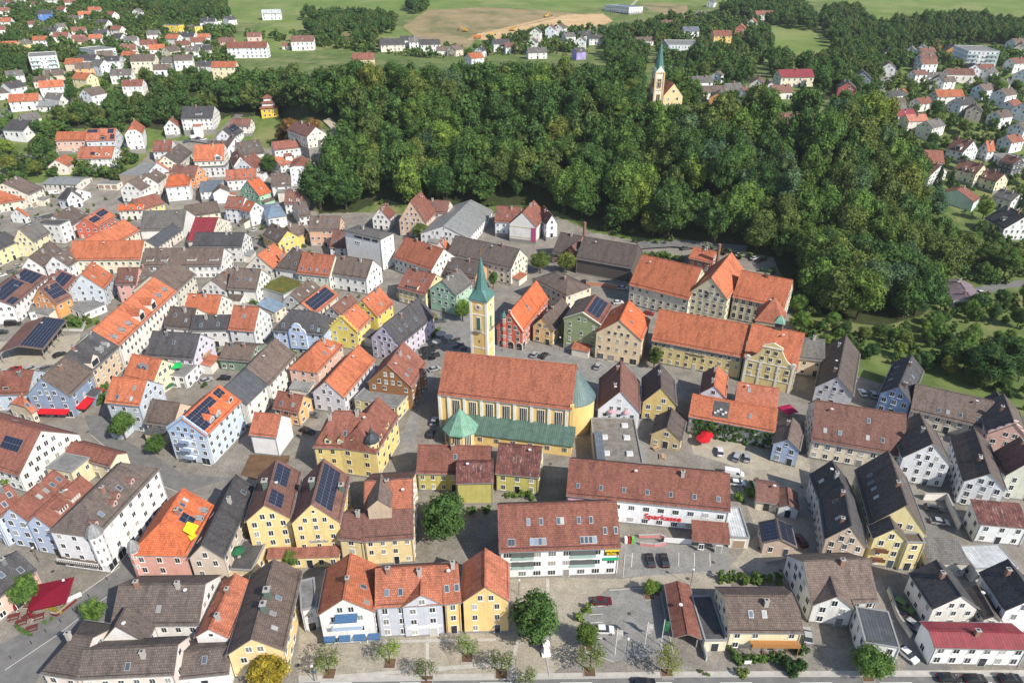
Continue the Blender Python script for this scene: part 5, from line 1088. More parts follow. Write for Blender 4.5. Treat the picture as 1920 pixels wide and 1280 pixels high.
def far_houses():
    pts = []
    for r in FAR:
        tile, x, y, a, L, W, he, roof, wall = r[:9]
        px, py = P(tile, (x, y)); pts.append((px, py))
    named = [(pts[i], r[9]) for i, r in enumerate(FAR) if len(r) > 9 and r[9]]
    named += [((320,55),'bright yellow cube house at the top of the suburb'),((85,130),'large white terraced apartment complex in the upper left'),((1845,115),'white four storey apartment block with green balconies, right suburb'),((1230,190),'church on the wooded hill'),((1395,70),'yellow hipped house above the meadow slope')]
    short = {'bright yellow cube house at the top of the suburb':'the bright yellow cube house','large white terraced apartment complex in the upper left':'the large white apartment complex','white four storey apartment block with green balconies, right suburb':'the four storey apartment block','church on the wooded hill':'the church on the wooded hill'}
    rn = {'or':'orange','od':'orange-red','ob':'bright orange','rd':'red','rb':'red-brown','br':'brown','bd':'dark brown','dk':'dark','gy':'grey','gm':'grey sheet','mr':'wine red','pk':'salmon','sl':'blue-grey','wm':'pale flat'}
    SHORT = {}
    for _, ln in named:
        if ln in short: continue
        q = ln
        for c in (' in the', ' at the', ' above', ' on the', ' with', ' standing', ' behind', ' and', ' of the', ' sunk'): q = q.split(c)[0] if len(q.split(c)[0].split()) >= 3 else q
        if q in SHORT.values(): q = ' '.join(ln.split()[:8])
        SHORT[ln] = q
    cnt = {}
    order = ['nearest', 'second nearest', 'third nearest', 'fourth nearest', 'fifth nearest', 'sixth nearest', 'seventh nearest', 'eighth nearest', 'ninth nearest', 'tenth nearest', 'eleventh nearest', 'twelfth nearest']
    jobs = []
    for i, r in enumerate(FAR):
        if len(r) > 9 and r[9]: continue
        px, py = pts[i]
        (lx, ly), ln = min(named, key=lambda q: (q[0][0]-px)**2+(q[0][1]-py)**2)
        dx, dy = px-lx, py-ly
        dr = ('right of' if dx > 0 else 'left of') if abs(dx) > abs(dy) else ('below' if dy > 0 else 'above')
        jobs.append((dr, ln, rn[r[7]], dx*dx+dy*dy, i))
    jobs.sort(); lab = {}
    for dr, ln, col, d2, i in jobs:
        k = (dr, ln, col); n = cnt.get(k, 0); cnt[k] = n+1
        s = short.get(ln) or 'the '+SHORT[ln]
        lab[i] = ('white house with %s roof, %s %s %s' % (col, order[n], dr, s))
    WN = lambda h: {'y':'yellow'}
    for i, r in enumerate(FAR):
        tile, x, y, a, L, W, he, roof, wall = r[:9]; px, py = pts[i]
        g = at(px, py); an = R(a); 
        n = Vector((-math.sin(an), math.cos(an), 0)); n = n if n.y > 0 else -n
        depth = abs(math.cos(an))*W/2+abs(math.sin(an))*L/2
        c = Vector((g.x, g.y, 0))+Vector((g.x*.9, g.y, 0)).normalized()*depth*0.9
        label = r[9] if len(r) > 9 and r[9] else lab[i]
        hue = srgb(wall)
        if not (len(r) > 9 and r[9]) and max(hue)-min(hue) > 0.18: label = label.replace('white house', 'tinted house')
        k = .9
        house(label, c.x, c.y, an, L*k, W*k, he, W*k/2*math.tan(R(36)), roof, wall, near=False, hl=0, cl=1)
far_houses()
# ------------------------------------------------------------------ church with tower
def to_local(H, p):
    c, s = math.cos(-H.rz), math.sin(-H.rz); dx, dy = p[0]-H.cx, p[1]-H.cy
    return Vector((c*dx-s*dy, s*dx+c*dy, p[2]-H.z))
def yl(): return plaster('f4cf7e')
H_CH = E('large yellow church with orange nave roof, copper aisle and green spired tower', 'Z7', (172,768),(1245,893),(228,418), 11.6, 'od','f4cf7e', pitch=43, name='church', cat='church', win=0, bare=1, mx=12)
H = H_CH; r = H.root
white = plaster('f4f1e6')
yw = -H.W/2+H.oe
for fr in (.004,.075,.198,.329,.457,.583,.711,.842,.972):
    b = MB(); x = -H.L/2+.3+(H.L-.6)*fr; b.box((x-.42, yw-.38, -.2), (x+.42, yw, H.he+.05), white); b.build('pilaster', r)
for fr in (.138,.265,.393,.52,.648,.777,.907):
    x = -H.L/2+H.L*fr; b = MB(); b.box((x-1.12, yw-.10, 4.6), (x+1.12, yw, 10.4), white); o = b.build('window', r)
    p = MB()
    for k in range(4): p.box((x-1.0+k*.54, yw-.14, 4.8), (x-1.0+k*.54+.36, yw-.05, 10.2), plain('church_glass', (.022,.024,.03), .2))
    p.build('pane', o)
b = MB(); b.box((-H.L/2+.2, yw-.06, H.he-.75), (H.L/2-.2, yw, H.he-.1), white); b.build('cornice', r)
# aisle under its copper lean-to roof
a0, a1 = -H.L*.20, H.L*.5+1.0; ad = 6.3
b = MB(); b.box((a0, yw-ad, -.3), (a1, yw, 3.7), yl()); b.box((-H.L*.26, yw-ad+2.0, -.3), (a0, yw, 4.2), yl()); b.build('aisle_wall', r)
b = MB(); cu = roofmat('cu')
b.face([(a0-.3, yw-ad-.4, 3.75), (a1+.4, yw-ad-.4, 3.75), (a1+.4, yw-.02, 5.9), (a0-.3, yw-.02, 5.9)], cu)
b.face([(a0-.3, yw-ad-.4, 3.5), (a1+.4, yw-ad-.4, 3.5), (a1+.4, yw-ad-.4, 3.75), (a0-.3, yw-ad-.4, 3.75)], cu); b.face([(a1+.4, yw-ad-.4, 3.5), (a1+.4, yw, 3.5), (a1+.4, yw-.02, 5.9), (a1+.4, yw-ad-.4, 3.75)], cu)
b.face([(-H.L*.34, yw-ad+1.6, 4.3), (a0-.28, yw-ad+1.6, 4.3), (a0-.28, yw-.02, 5.7), (-H.L*.34, yw-.02, 5.7)], cu)
b.build('aisle_roof', r)
for i in range(6):
    x = a0+2.2+(a1-a0-4)*i/5; o = MB(); o.box((x-.75, yw-ad-.08, 1.3), (x+.75, yw-ad, 2.9), white); w_ = o.build('window', r)
    p = MB()
    for k in range(3): p.box((x-.62+k*.44, yw-ad-.12, 1.4), (x-.62+k*.44+.3, yw-ad-.06, 2.8), plain('church_glass', (.022,.024,.03), .2))
    p.build('pane', w_)
# apse
ar = H.W/2-3.9; n = 20; b = MB(); c = MB(); ap = []
for i in range(n+1):
    t = -math.pi/2+math.pi*i/n; ap.append((H.L/2-.3+ar*math.cos(t)*1.0, ar*math.sin(t)))
for p, q in zip(ap, ap[1:]):
    b.face([(p[0],p[1],-.3),(q[0],q[1],-.3),(q[0],q[1],H.he-1.2),(p[0],p[1],H.he-1.2)], yl())
k = 1.05
for p, q in zip(ap, ap[1:]):
    e = lambda s: (H.L/2-.3+(s[0]-H.L/2+.3)*k, s[1]*k, H.he-1.15)
    c.face([e(p), e(q), (H.L/2-.2, 0, H.he+H.rise-1.0)], roofmat('ca'))
    c.face([(e(p)[0], e(p)[1], H.he-1.4), (e(q)[0], e(q)[1], H.he-1.4), e(q), e(p)], ZINC())
b.build('apse_wall', r); c.build('apse_roof', r)
b = MB(); b.box((H.L/2-.6, -H.W/2+.6, -.3), (H.L/2+.5, -H.W/2+1.7, H.he+1.2), yl()); b.build('end_pier', r)
# octagonal baptistery
bc = to_local(H, at_z(*P('Z7', (355,1022)), 5.2)); b = MB(); b.cone(bc, 4.6, 4.6, -.3, 5.2, 8, yl(), rot=R(22.5)); b.build('baptistery_wall', r)
b = MB(); b.cone(bc, 5.3, 0, 5.2, 11.6, 8, roofmat('cb'), rot=R(22.5)); b.cone(bc, 5.3, 5.3, 5.0, 5.2, 8, roofmat('cb'), cap=False, rot=R(22.5)); b.bar((bc.x,bc.y,11.5),(bc.x,bc.y,13), .06, DARK()); b.build('baptistery_roof', r)
for k in range(8):
    t = R(45*k); cx_, cy_ = bc.x+4.27*math.cos(t), bc.y+4.27*math.sin(t); M = Matrix.Translation((cx_, cy_, 0)) @ Matrix.Rotation(t+math.pi/2, 4, 'Z')
    o = MB(); o.box((-1.15,-.06,1.0),(1.15,.05,4.7), white); w_ = o.build('window', r, M)
    p = MB()
    for q in range(4): p.box((-1.02+q*.53,-.1,1.1),(-1.02+q*.53+.34,-.04,4.6), plain('church_glass', (.022,.024,.03), .2))
    p.build('pane', w_)
# tower
tz, tw = 25.0, 6.0
def solve_tower():
    best = None
    base = at_z(906, 678, 0); return to_local(H, base)
tc = solve_tower(); TM = Matrix.Translation((tc.x, tc.y, 0)) @ Matrix.Rotation(R(-9), 4, 'Z'); hw = tw/2
b = MB(); b.box((-hw,-hw,-.3),(hw,hw,tz), yl()); b.build('tower_shaft', r, TM)
b = MB()
for sx in (-1, 1):
    for sy in (-1, 1): b.box((sx*hw-.75 if sx > 0 else -hw-.12, sy*hw-.75 if sy > 0 else -hw-.12, -.3), (hw+.12 if sx > 0 else -hw+.75, hw+.12 if sy > 0 else -hw+.75, tz+.02), white)
for z in (7.0, 13.0, 19.6): b.box((-hw-.08,-hw-.08,z),(hw+.08,hw+.08,z+.5), white)
b.box((-hw-.25,-hw-.25,tz-.35),(hw+.25,hw+.25,tz+.06), white)
b.build('tower_trim', r, TM)
for k in range(4):
    Q = TM @ Matrix.Rotation(R(90*k), 4, 'Z')
    o = MB(); o.cone((0,0), 1.15, 1.15, 0, .14, 24, white); o.cone((0,0), .45, .45, .1, .18, 16, plain('clock_red', (.28,.09,.06)))
    for i in range(12):
        t = R(30*i); o.box((.78*math.cos(t)-.06, .78*math.sin(t)-.13, .12), (.78*math.cos(t)+.06, .78*math.sin(t)+.13, .17), DARK())
    o.box((-.04,-.1,.17),(.04,.7,.21), DARK()); o.box((-.1,-.04,.17),(.5,.04,.21), DARK())
    o.build('clock', r, Q @ Matrix.Translation((0,-hw-.02,22.6)) @ Matrix.Rotation(R(90), 4, 'X'))
    o = MB(); o.box((-.8,-hw-.1,14.2),(.8,-hw,19.0), white); w_ = o.build('window', r, Q); p = MB(); p.box((-.62,-hw-.15,14.3),(.62,-hw-.05,18.7), plain('louvre_green', (.05,.14,.11))); p.build('pane', w_)
    o = MB(); o.box((-1.4,-hw-.8,13.7),(1.4,-hw,13.9), plain('concrete', (.35,.34,.32))); o.box((-1.4,-hw-.82,14.6),(1.4,-hw-.74,14.7), DARK())
    for i in range(9): o.box((-1.38+i*.34,-hw-.8,13.9),(-1.34+i*.34,-hw-.76,14.6), DARK())
    o.build('balcony', r, Q)
    o = MB(); o.box((-.18,-hw-.04,9.2),(.18,-hw+.1,10.2), DARK()); o.build('slit_window', r, Q)
b = MB(); ct = roofmat('ct'); s0 = hw+.45
b.cone((0,0), s0*math.sqrt(2), s0*math.sqrt(2), tz, tz+.25, 4, ct, cap=False, rot=R(45))
oc = [(2.15*math.cos(R(22.5+45*i)), 2.15*math.sin(R(22.5+45*i))) for i in range(8)]; z1, z2 = tz+3.4, tz+15.0
for i in range(8):
    p, q = oc[i], oc[(i+1) % 8]; b.face([(p[0],p[1],z1),(q[0],q[1],z1),(0,0,z2)], ct)
cs = [(s0,s0),(-s0,s0),(-s0,-s0),(s0,-s0)]
for k in range(4):
    c0 = cs[k]; c1 = cs[(k+1) % 4]; i0 = [1,3,5,7][k]
    p0, p1 = oc[(2*k) % 8], oc[(2*k+1) % 8]; p2 = oc[(2*k+2) % 8]
    b.face([(c0[0],c0[1],tz+.25),(p0[0],p0[1],z1),(p1[0],p1[1],z1)][::-1], ct)
    b.face([(c0[0],c0[1],tz+.25),(c1[0],c1[1],tz+.25),(p2[0],p2[1],z1),(p1[0],p1[1],z1)], ct)
b.build('spire', r, TM)
b = MB(); gold = plain('gold', (.55,.36,.08), .3, .5, .8); b.lathe((0,0), [(.02,z2-.1),(.3,z2+.15),(.3,z2+.4),(.02,z2+.6)], 8, gold); b.bar((0,0,z2+.5),(0,0,z2+2.6), .07, gold); b.bar((-.65,0,z2+1.8),(.65,0,z2+1.8), .07, gold); b.build('cross', r, TM)

# ------------------------------------------------------------------ town hall
H_TH = G('salmon red town hall with bright red-orange roof and small green onion turret', 'M2', (492,622),(643,647),(562,540),(716,366), 7.6, 'ob','dd7058', name='town_hall', cat='town hall', sl=[(-1,.42,.42),(-1,.42,.6)], sky=0, ch=0, sur='f1e4dc', nodoor=1)
H = H_TH
def arch(H, x, y, ang, wd, h, trim='f0ece4'):
    M = Matrix.Translation((x, y, 0)) @ Matrix.Rotation(ang, 4, 'Z'); o = MB(); p = MB()
    def prof(w_, hh): return [(-w_/2,0),(w_/2,0)]+[(w_/2*math.cos(R(180*i/10)), hh-w_/2+w_/2*math.sin(R(180*i/10))) for i in range(11)]
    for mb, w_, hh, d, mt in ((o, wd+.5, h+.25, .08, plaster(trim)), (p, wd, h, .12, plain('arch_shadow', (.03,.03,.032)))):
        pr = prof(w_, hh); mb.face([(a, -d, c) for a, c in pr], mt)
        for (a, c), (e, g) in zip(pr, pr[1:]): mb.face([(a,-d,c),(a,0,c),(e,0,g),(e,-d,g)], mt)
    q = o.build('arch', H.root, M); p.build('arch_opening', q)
for t in (-.28, .05, .36): arch(H, -H.L/2+.25, -t*H.W, R(-90), 2.1, 2.7)
for t in (.08,): arch(H, -H.L/2+2.0, -H.W/2+.4, 0, 2.1, 2.7)
def turret(H, x, y, r0, z0, z1, prof, mat, wall, n=10, wn=True, name='turret'):
    b = MB(); wm = plaster(wall) if isinstance(wall, str) else wall
    b.cone((x,y), r0, r0, z0, z1, n, wm)
    b.cone((x,y), r0+.15, r0+.15, z1-.3, z1, n, WHITE())
    if wn:
        for k in range(n):
            t = 2*math.pi*(k+.5)/n; a = r0*math.cos(math.pi/n); M = Matrix.Translation((x+a*math.cos(t), y+a*math.sin(t), 0)) @ Matrix.Rotation(t+math.pi/2, 4, 'Z')
            z = z1-2.0
            while z > z0+.4:
                b.box((-.32,-.04,z),(.32,.02,z+1.2), WHITE(), M); b.box((-.22,-.07,z+.1),(.22,.02,z+1.1), glassmat(), M); z -= 2.9
    o = b.build(name, H.root); d = MB(); d.lathe((x,y), [(r0*a, z1+h) for a, h in prof], n, mat); d.bar((x,y,z1+prof[-1][1]-.1),(x,y,z1+prof[-1][1]+1.0), .05, DARK()); d.build('dome', o)
ONION = [(1.2,0),(1.25,.5),(1.05,1.3),(.55,2.0),(.35,2.4),(.38,2.7),(.3,3.1),(.02,4.2)]
BELL = [(1.25,0),(1.15,.4),(.9,1.2),(.75,1.7),(.5,2.1),(.12,2.6),(.02,3.6)]
turret(H_TH, -H_TH.L/2+.9, H_TH.W*.22, 1.15, 0, 11.8, [(1.15,0),(1.25,.5),(.95,1.2),(.3,1.9),(.02,2.6)], roofmat('ct'), 'dd7058', 8)
H = H_HOTEL; turret(H, -H.L/2+.9, -H.W/2+.9, 1.6, 3.2, 12.0, BELL, roofmat('gm'), 'f2f2f4', 8)
b = MB(); b.box((-H.L/2-1.3, -H.W*.42, 3.4), (-H.L/2+.3, H.W*.45, 3.7), roofmat('fb'))
for i in range(22): b.box((-H.L/2-1.28, -H.W*.42+i*H.W*.87/21-.05, 3.7), (-H.L/2-1.2, -H.W*.42+i*H.W*.87/21+.05, 4.5), WHITE())
b.box((-H.L/2-1.3, -H.W*.42, 4.5), (-H.L/2-1.18, H.W*.45, 4.6), WHITE()); b.build('balcony', H.root)
H = H_PINK; turret(H, -H.L/2+1.2, H.W/2-.8, 1.3, 2.5, 10.2, BELL, roofmat('gm'), 'e9ada0', 8)
H = H_YEL; turret(H, H.L/2-1.2, -H.W/2+1.0, 1.7, 2.8, 11.6, ONION, plain('dark_slate_dome', (.05,.055,.065), .5), 'f0d582', 8)
E('right wing of the ornate yellow corner house', 'P', (706,850),(749,780),(690,772), 9.2, 'rd','f0d582', pitch=46, mx=7, hl=.5, dor=[(-1,.3,.12,1.7,1.4,.8,'efdca0'),(-1,.6,.12,1.7,1.4,.8,'efdca0')], sky=0, ch=0, sur='f6ecc8')
# ------------------------------------------------------------------ shaped gables
def parapet(H, prof, wall, end='-x', th=.45, trim=None, off=.035):
    """prof: half outline [(half width, height)] from eave to top, mirrored; set against the front wall"""
    pts = [(-a, z) for a, z in prof]+[(a, z) for a, z in prof[::-1]]
    if prof[-1][0] < .01: pts.pop(len(prof))
    b = MB(); wm = plaster(wall); tm = plaster(trim) if trim else wm
    if end == '-x': f = lambda t, z, d: (-H.L/2+H.op.get('og', .25)-off+d*th, -t, z)
    else: f = lambda t, z, d: (t, -H.W/2+H.oe-off+d*th, z)
    b.face([f(t, z, 0) for t, z in pts], wm); b.face([f(t, z, 1) for t, z in pts][::-1], wm)
    n = len(pts)
    for i in range(n):
        (t, z), (u, y) = pts[i], pts[(i+1) % n]; b.face([f(t,z,0), f(t,z,1), f(u,y,1), f(u,y,0)], tm)
    b.build('gable_parapet', H.root)
H = H_STEP; w2 = H.W/2; pr = [(w2-.3, H.he-1.0), (w2-.02, H.he-.9)]; ns = 5
for i in range(ns): pr += [((w2-.02)*(1-i/ns), pr[-1][1]), ((w2-.02)*(1-i/ns), H.he+H.rise*(i+1)/ns+.25)]
pr += [(.5, pr[-1][1])]
parapet(H, pr, 'f3dc62')
H = H_BLUE; w2 = H.W/2; parapet(H, [(w2-.3, H.he-1.0), (w2, H.he+.3)]+sum([[((w2)*(1-i/9), H.he+H.rise*i/9+.55), ((w2)*(1-i/9)-.15, H.he+H.rise*(i+.5)/9+.7)] for i in range(9)], [])+[(.3, H.he+H.rise+.7)], 'b4cef0')
for z in (2.9, 5.6, 8.3):
    b = MB(); x = -H.L/2-.2; b.box((x-1.5, -1.7, z), (x+.1, 1.7, z+.15), plaster('d8e4f4')); b.box((x-1.52, -1.7, z+.15), (x-1.45, 1.7, z+1.0), plain('balcony_rail', (.32,.42,.55), .4)); b.build('balcony', H.root)
H = H_TH; w2 = H.W/2; parapet(H, [(w2-.3, H.he-1.0), (w2+.05, H.he+.2)]+[(w2*(1-i/8)-.25*math.sin(i/8*math.pi), H.he+H.rise*i/8+.5) for i in range(1, 8)]+[(.5, H.he+H.rise+.7)], 'dd7058', trim='efe0d4')
H = H_GRN; parapet(H, [(H.W/2-.3, H.he-1.5),(H.W/2, H.he+.3),(H.W/4, H.he+H.rise*.5+.4),(.2, H.he+H.rise+.45)], '9aab7e', trim='f0f0e6')
H = H_PNK2; w2 = H.W/2; parapet(H, [(w2-.3, H.he-1.0)]+[(w2*(1-i/10)+(.35 if i % 3 else -.2), H.he+H.rise*i/10+.5) for i in range(10)]+[(.6, H.he+H.rise+.9)], 'e8b9a8', trim='f0dcd4')
# curved dormer gable of the light blue house
H = H_CURV; cw = 3.2; parapet(H, [(cw, 2.0),(cw, H.he+.3),(cw-.4, H.he+1.4),(cw-1.4, H.he+2.1),(cw-1.6, H.he+3.0),(1.0, H.he+3.6),(.5, H.he+3.9)], 'b7cdf0', end='-y', trim='f0f4fa', off=.7)
for z, xs in ((H.he-1.9,(-1.6,1.6)),(H.he-4.7,(-1.6,1.6)),(H.he+.9,(-.7,.7))):
    for x in xs: place_window(H, 'a', x, -H.W/2+H.oe-.75, z, 0, WHITE())
b = MB(); tp = H.rise/(H.W/2); dd = 3.0/tp
b.face([(-cw,-H.W/2,H.he+.2),(0,-H.W/2,H.he+3.2),(0,-H.W/2+dd+.6,H.he+3.2),(-cw,-H.W/2+.3,H.he+.2)], H.rm); b.face([(0,-H.W/2,H.he+3.2),(cw,-H.W/2,H.he+.2),(cw,-H.W/2+.3,H.he+.2),(0,-H.W/2+dd+.6,H.he+3.2)], H.rm); b.build('cross_roof', H.roof)
# baroque gable
H = H_BAR; w2 = H.L/2-.6; hb = H.he
cur = [(w2, -.3),(w2, hb+.2),(w2-.5, hb+.9),(w2-1.6, hb+1.2),(w2-2.6, hb+1.9),(w2-3.6, hb+3.2),(w2-4.4, hb+4.6),(w2-5.0, hb+5.8)]
tp_ = max(1.6, w2-5.6); cur = [(max(a, tp_+.2), z) for a, z in cur]+[(tp_+.9, hb+5.9),(tp_+.9, hb+6.4),(tp_*.5, hb+7.2),(.2, hb+7.6)]
parapet(H, cur, 'e9d590', end='-y', trim='f4f1e4', off=.5)
yf = -H.W/2+H.oe-.52
b = MB()
for s in (-1, 1):
    for x in (w2-.5, w2*.36): b.box((s*x-.35, yf-.14, 0), (s*x+.35, yf, hb+.2), plaster('f4f1e4'))
    b.cone((0,0), 0.9, .9, 0, .2, 18, plaster('f4f1e4'), rot=0) if False else None
b.box((-w2, yf-.12, hb-.2), (w2, yf, hb+.15), plaster('f4f1e4')); b.box((-w2, yf-.12, 3.2), (w2, yf, 3.5), plaster('f4f1e4'))
b.box((-tp_-1.1, yf-.2, hb+5.7), (tp_+1.1, yf+.5, hb+6.1), plaster('e6e6dc')); b.build('gable_trim', H.root)
for s in (-1, 1):
    b = MB(); b.cone((0,0), .85, .85, 0, .3, 18, plaster('f4f1e4')); b.cone((0,0), .45, .45, .25, .36, 12, plaster('d8d2bc')); b.build('volute', H.root, Matrix.Translation((s*(w2-.7), yf-.02, hb+1.1)) @ Matrix.Rotation(R(90), 4, 'X'))
for z, xs in ((hb+.9,(-2.6,0,2.6)),(hb+3.5,(-1.2,1.2)),(hb-2.5,(-5.6,-2.8,0,2.8,5.6)),(hb-5.4,(-5.6,-2.8,0,2.8,5.6))):
    for x in xs:
        if abs(x) < w2-.8: place_window(H, 'a', x, yf-.02, z, 0, plaster('f6f2e2'))
b = MB(); tp = H.rise/(H.W/2); rh = hb+5.4; ww = w2*.62; dd = 5.4/tp; y0 = yf+.5
b.face([(-ww,y0,hb+1.5),(0,y0,rh),(0,y0+dd+.8,rh),(-ww,y0+1.6,hb+1.5)], H.rm); b.face([(0,y0,rh),(ww,y0,hb+1.5),(ww,y0+1.6,hb+1.5),(0,y0+dd+.8,rh)], H.rm); b.build('cross_roof', H.roof)
b = MB(); zc = H.he+H.rise; b.box((-1.2,-.6,zc-1.5),(1.2,1.8,zc+2.0), plain('dark_timber_2', (.09,.08,.07), .8)); b.box((-.8,-.63,zc+.6),(.8,1.83,zc+1.5), DARK()); b.cone((0,.6), 2.3, 0, zc+2.0, zc+4.6, 4, roofmat('cb'), rot=R(45)); b.build('ridge_turret', H.roof)
# brewery chimneys and loft door
def stack(label, tile, p, r0, h, base=0.0):
    g = at(*P(tile, p)); b = MB(); b.cone((0,0), r0, r0*.85, -1+base, h, 10, plain('stack_brick', (.25,.13,.09), .9)); b.cone((0,0), r0, r0, h-.5, h-.15, 10, plain('stack_brick', (.25,.13,.09), .9)); o = b.build('chimney_stack', None, Matrix.Translation(g)); tag(o, uniq(label), 'chimney')
stack('tall brick chimney behind the orange brick outbuilding', 'M3', (585,330), .8, 14); stack('round brick chimney on the brick house below the wood', 'M2', (972,190), .8, 13)
H = H_BREW; place_window(H, 'tall', -H.L/2+.25, .8, H.he-1.0, R(-90), plain('loft_timber', (.16,.11,.08)))
# ------------------------------------------------------------------ church on the wooded hill
g = at(*P('T3', (268,640))); HS = empty('hill_church', (g.x, g.y, g.z), R(8), uniq('slim gothic church tower with green spire and yellow church rising from the wood'), 'church')
def shaft(mb, w_, z0, z1, mt): mb.box((-w_/2,-w_/2,z0),(w_/2,w_/2,z1), mt)
cw_ = plaster('ece6d6'); bw = plaster('d9b98a')
b = MB(); shaft(b, 5.2, -3, 12, cw_); shaft(b, 4.8, 12, 21, cw_)
for z in (11.8, 16.0, 20.8): shaft(b, 5.5, z, z+.4, bw)
for sx in (-1,1):
    for sy in (-1,1): b.box((sx*2.4-.4,sy*2.4-.4,-3),(sx*2.4+.4,sy*2.4+.4,20.9), bw)
b.build('tower_shaft', HS)
for k in range(4):
    Q = Matrix.Rotation(R(90*k), 4, 'Z')
    for z, h in ((3,7),(13,5)):
        o = MB(); o.box((-1.2,-2.66,z),(1.2,-2.4,z+h), bw); w_ = o.build('window', HS, Q); p = MB(); p.box((-.9,-2.72,z+.3),(-.15,-2.5,z+h-.4), DARK()); p.box((.15,-2.72,z+.3),(.9,-2.5,z+h-.4), DARK()); p.build('pane', w_)
    o = MB(); o.face([(-2.5,-2.5,21.2),(2.5,-2.5,21.2),(0,-2.5,24.6)], cw_); o.face([(2.5,-2.5,21.2),(2.5,-2.1,21.2),(0,-1.2,24.6),(0,-2.5,24.6)], roofmat('ct')); o.face([(-2.5,-2.5,21.2),(0,-2.5,24.6),(0,-1.2,24.6),(-2.5,-2.1,21.2)], roofmat('ct')); o.build('tower_gable', HS, Q)
b = MB(); b.cone((0,0), 2.7, 0, 21.3, 37.5, 8, roofmat('ct'), rot=R(22.5)); b.bar((0,0,37),(0,0,39.4), .1, gold); b.bar((-.5,0,38.5),(.5,0,38.5), .08, gold); b.build('spire', HS)
b = MB(); N = [(5,-2,0),(16,-2,0)]; x0_, x1_, y0_, y1_, he_, rz_ = 3.0, 14.0, -3.0, 26.0, 9.0, 15.5; xm = (x0_+x1_)/2; ym = plaster('efd9a0')
b.face([(x0_,y0_,-3),(x1_,y0_,-3),(x1_,y0_,he_),(xm,y0_,rz_-.2),(x0_,y0_,he_)], ym); b.face([(x0_,y1_,-3),(x0_,y0_,-3),(x0_,y0_,he_),(x0_,y1_,he_)], ym); b.face([(x1_,y0_,-3),(x1_,y1_,-3),(x1_,y1_,he_),(x1_,y0_,he_)], ym); b.build('wall', HS)
b = MB(); b.face([(x0_-.4,y0_-.3,he_-.3),(xm,y0_-.3,rz_),(xm,y1_,rz_),(x0_-.4,y1_,he_-.3)][::-1], roofmat('od')); b.face([(xm,y0_-.3,rz_),(x1_+.4,y0_-.3,he_-.3),(x1_+.4,y1_,he_-.3),(xm,y1_,rz_)], roofmat('od')); b.build('roof', HS)
for z, xs in ((3,(6,11)),(6.5,(6,11)),(10.5,(8.5,))):
    for x in xs:
        o = MB(); o.box((x-.7,y0_-.1,z),(x+.7,y0_,z+1.7), white); w_ = o.build('window', HS); p = MB(); p.box((x-.5,y0_-.15,z+.2),(x+.5,y0_-.05,z+1.5), glassmat()); p.build('pane', w_)
# yellow pagoda-like house
g = at(*P('T1', (375,672))); HP = empty('pagoda_house', (g.x, g.y+5, g.z), R(15), uniq('bright yellow tiered house with stacked red roofs at the wood edge'), 'house')
for i, (w_, z0, z1) in enumerate(((10.5,-1,6.0),(8.0,6.8,9.0),(5.2,10.0,12.0))):
    b = MB(); b.box((-w_/2,-w_/2,z0),(w_/2,w_/2,z1), plaster('f6c820' if i == 0 else 'f0eee8')); b.build('wall', HP)
    b = MB(); b.cone((0,0), (w_/2+.9)*1.414, (w_/2-1.2)*1.414 if i < 2 else 0, z1, z1+1.2+(.8 if i == 2 else 0), 4, roofmat('rd'), rot=R(45)); b.build('roof', HP)
for z in (.8, 3.6):
    for x in (-3, 0, 3):
        for k in (0, 1):
            o = MB(); o.box((x-.6,-5.34,z),(x+.6,-5.2,z+1.5), WHITE()); w_ = o.build('window', HP, Matrix.Rotation(R(90*k), 4, 'Z')); p = MB(); p.box((x-.45,-5.4,z+.15),(x+.45,-5.3,z+1.35), glassmat()); p.build('pane', w_)
# ------------------------------------------------------------------ lettering
def front_px(H, px, py):
    n = Vector((math.sin(H.rz), -math.cos(H.rz), 0)); c = Vector((H.cx, H.cy, H.z))+n*(H.W/2-H.oe); d = ray(px, py); o = Vector((0, 0, CAM_H)); t = (c-o).dot(n)/d.dot(n); l = to_local(H, o+d*t); return l.x, l.z
def text(H, body, x, z, size, mat, name='lettering', yoff=0.14, bold=.015):
    cu_ = bpy.data.curves.new('lettering', 'FONT'); cu_.body = body; cu_.size = size; cu_.extrude = .03; cu_.offset = bold; cu_.align_x = 'CENTER'
    t = bpy.data.objects.new('tmp', cu_); COL.objects.link(t); dg = bpy.context.evaluated_depsgraph_get(); me = bpy.data.meshes.new_from_object(t.evaluated_get(dg)); bpy.data.objects.remove(t)
    me.materials.clear(); me.materials.append(mat)
    return ob(name, me, H.root, Matrix.Translation((x, -H.W/2+H.oe-yoff, z)) @ Matrix.Rotation(R(90), 4, 'X'))
red = plain('sign_red', (.62,.02,.02), .5)
H = H_BANK; text(H, 'Sparkasse', front_px(H, *P('B3', (285,421)))[0], 2.62, 2.3, red, bold=.04)
b = MB(); b.box((-H.L/2+.3, -H.W/2+H.oe-.05, 0), (-H.L/2+5.6, -H.W/2+H.oe, H.he-.15), plaster('efb2c0')); b.build('pink_wall_panel', H.root)
H = H_WINK; b = MB(); b.box((-H.L/2+.3, -H.W/2+H.oe-.03, H.he-2.0), (H.L/2-.3, -H.W/2+H.oe, H.he-.1), plaster('9a9a8c')); b.build('frieze', H.root)
text(H, 'Winklerbodn', front_px(H, *P('M3', (475,778)))[0], H.he-2.95, 1.1, plain('sign_brown', (.10,.06,.04), .7))
H = H_BOSL; xx = H.L/2-1.9; y_ = -H.W/2+H.oe
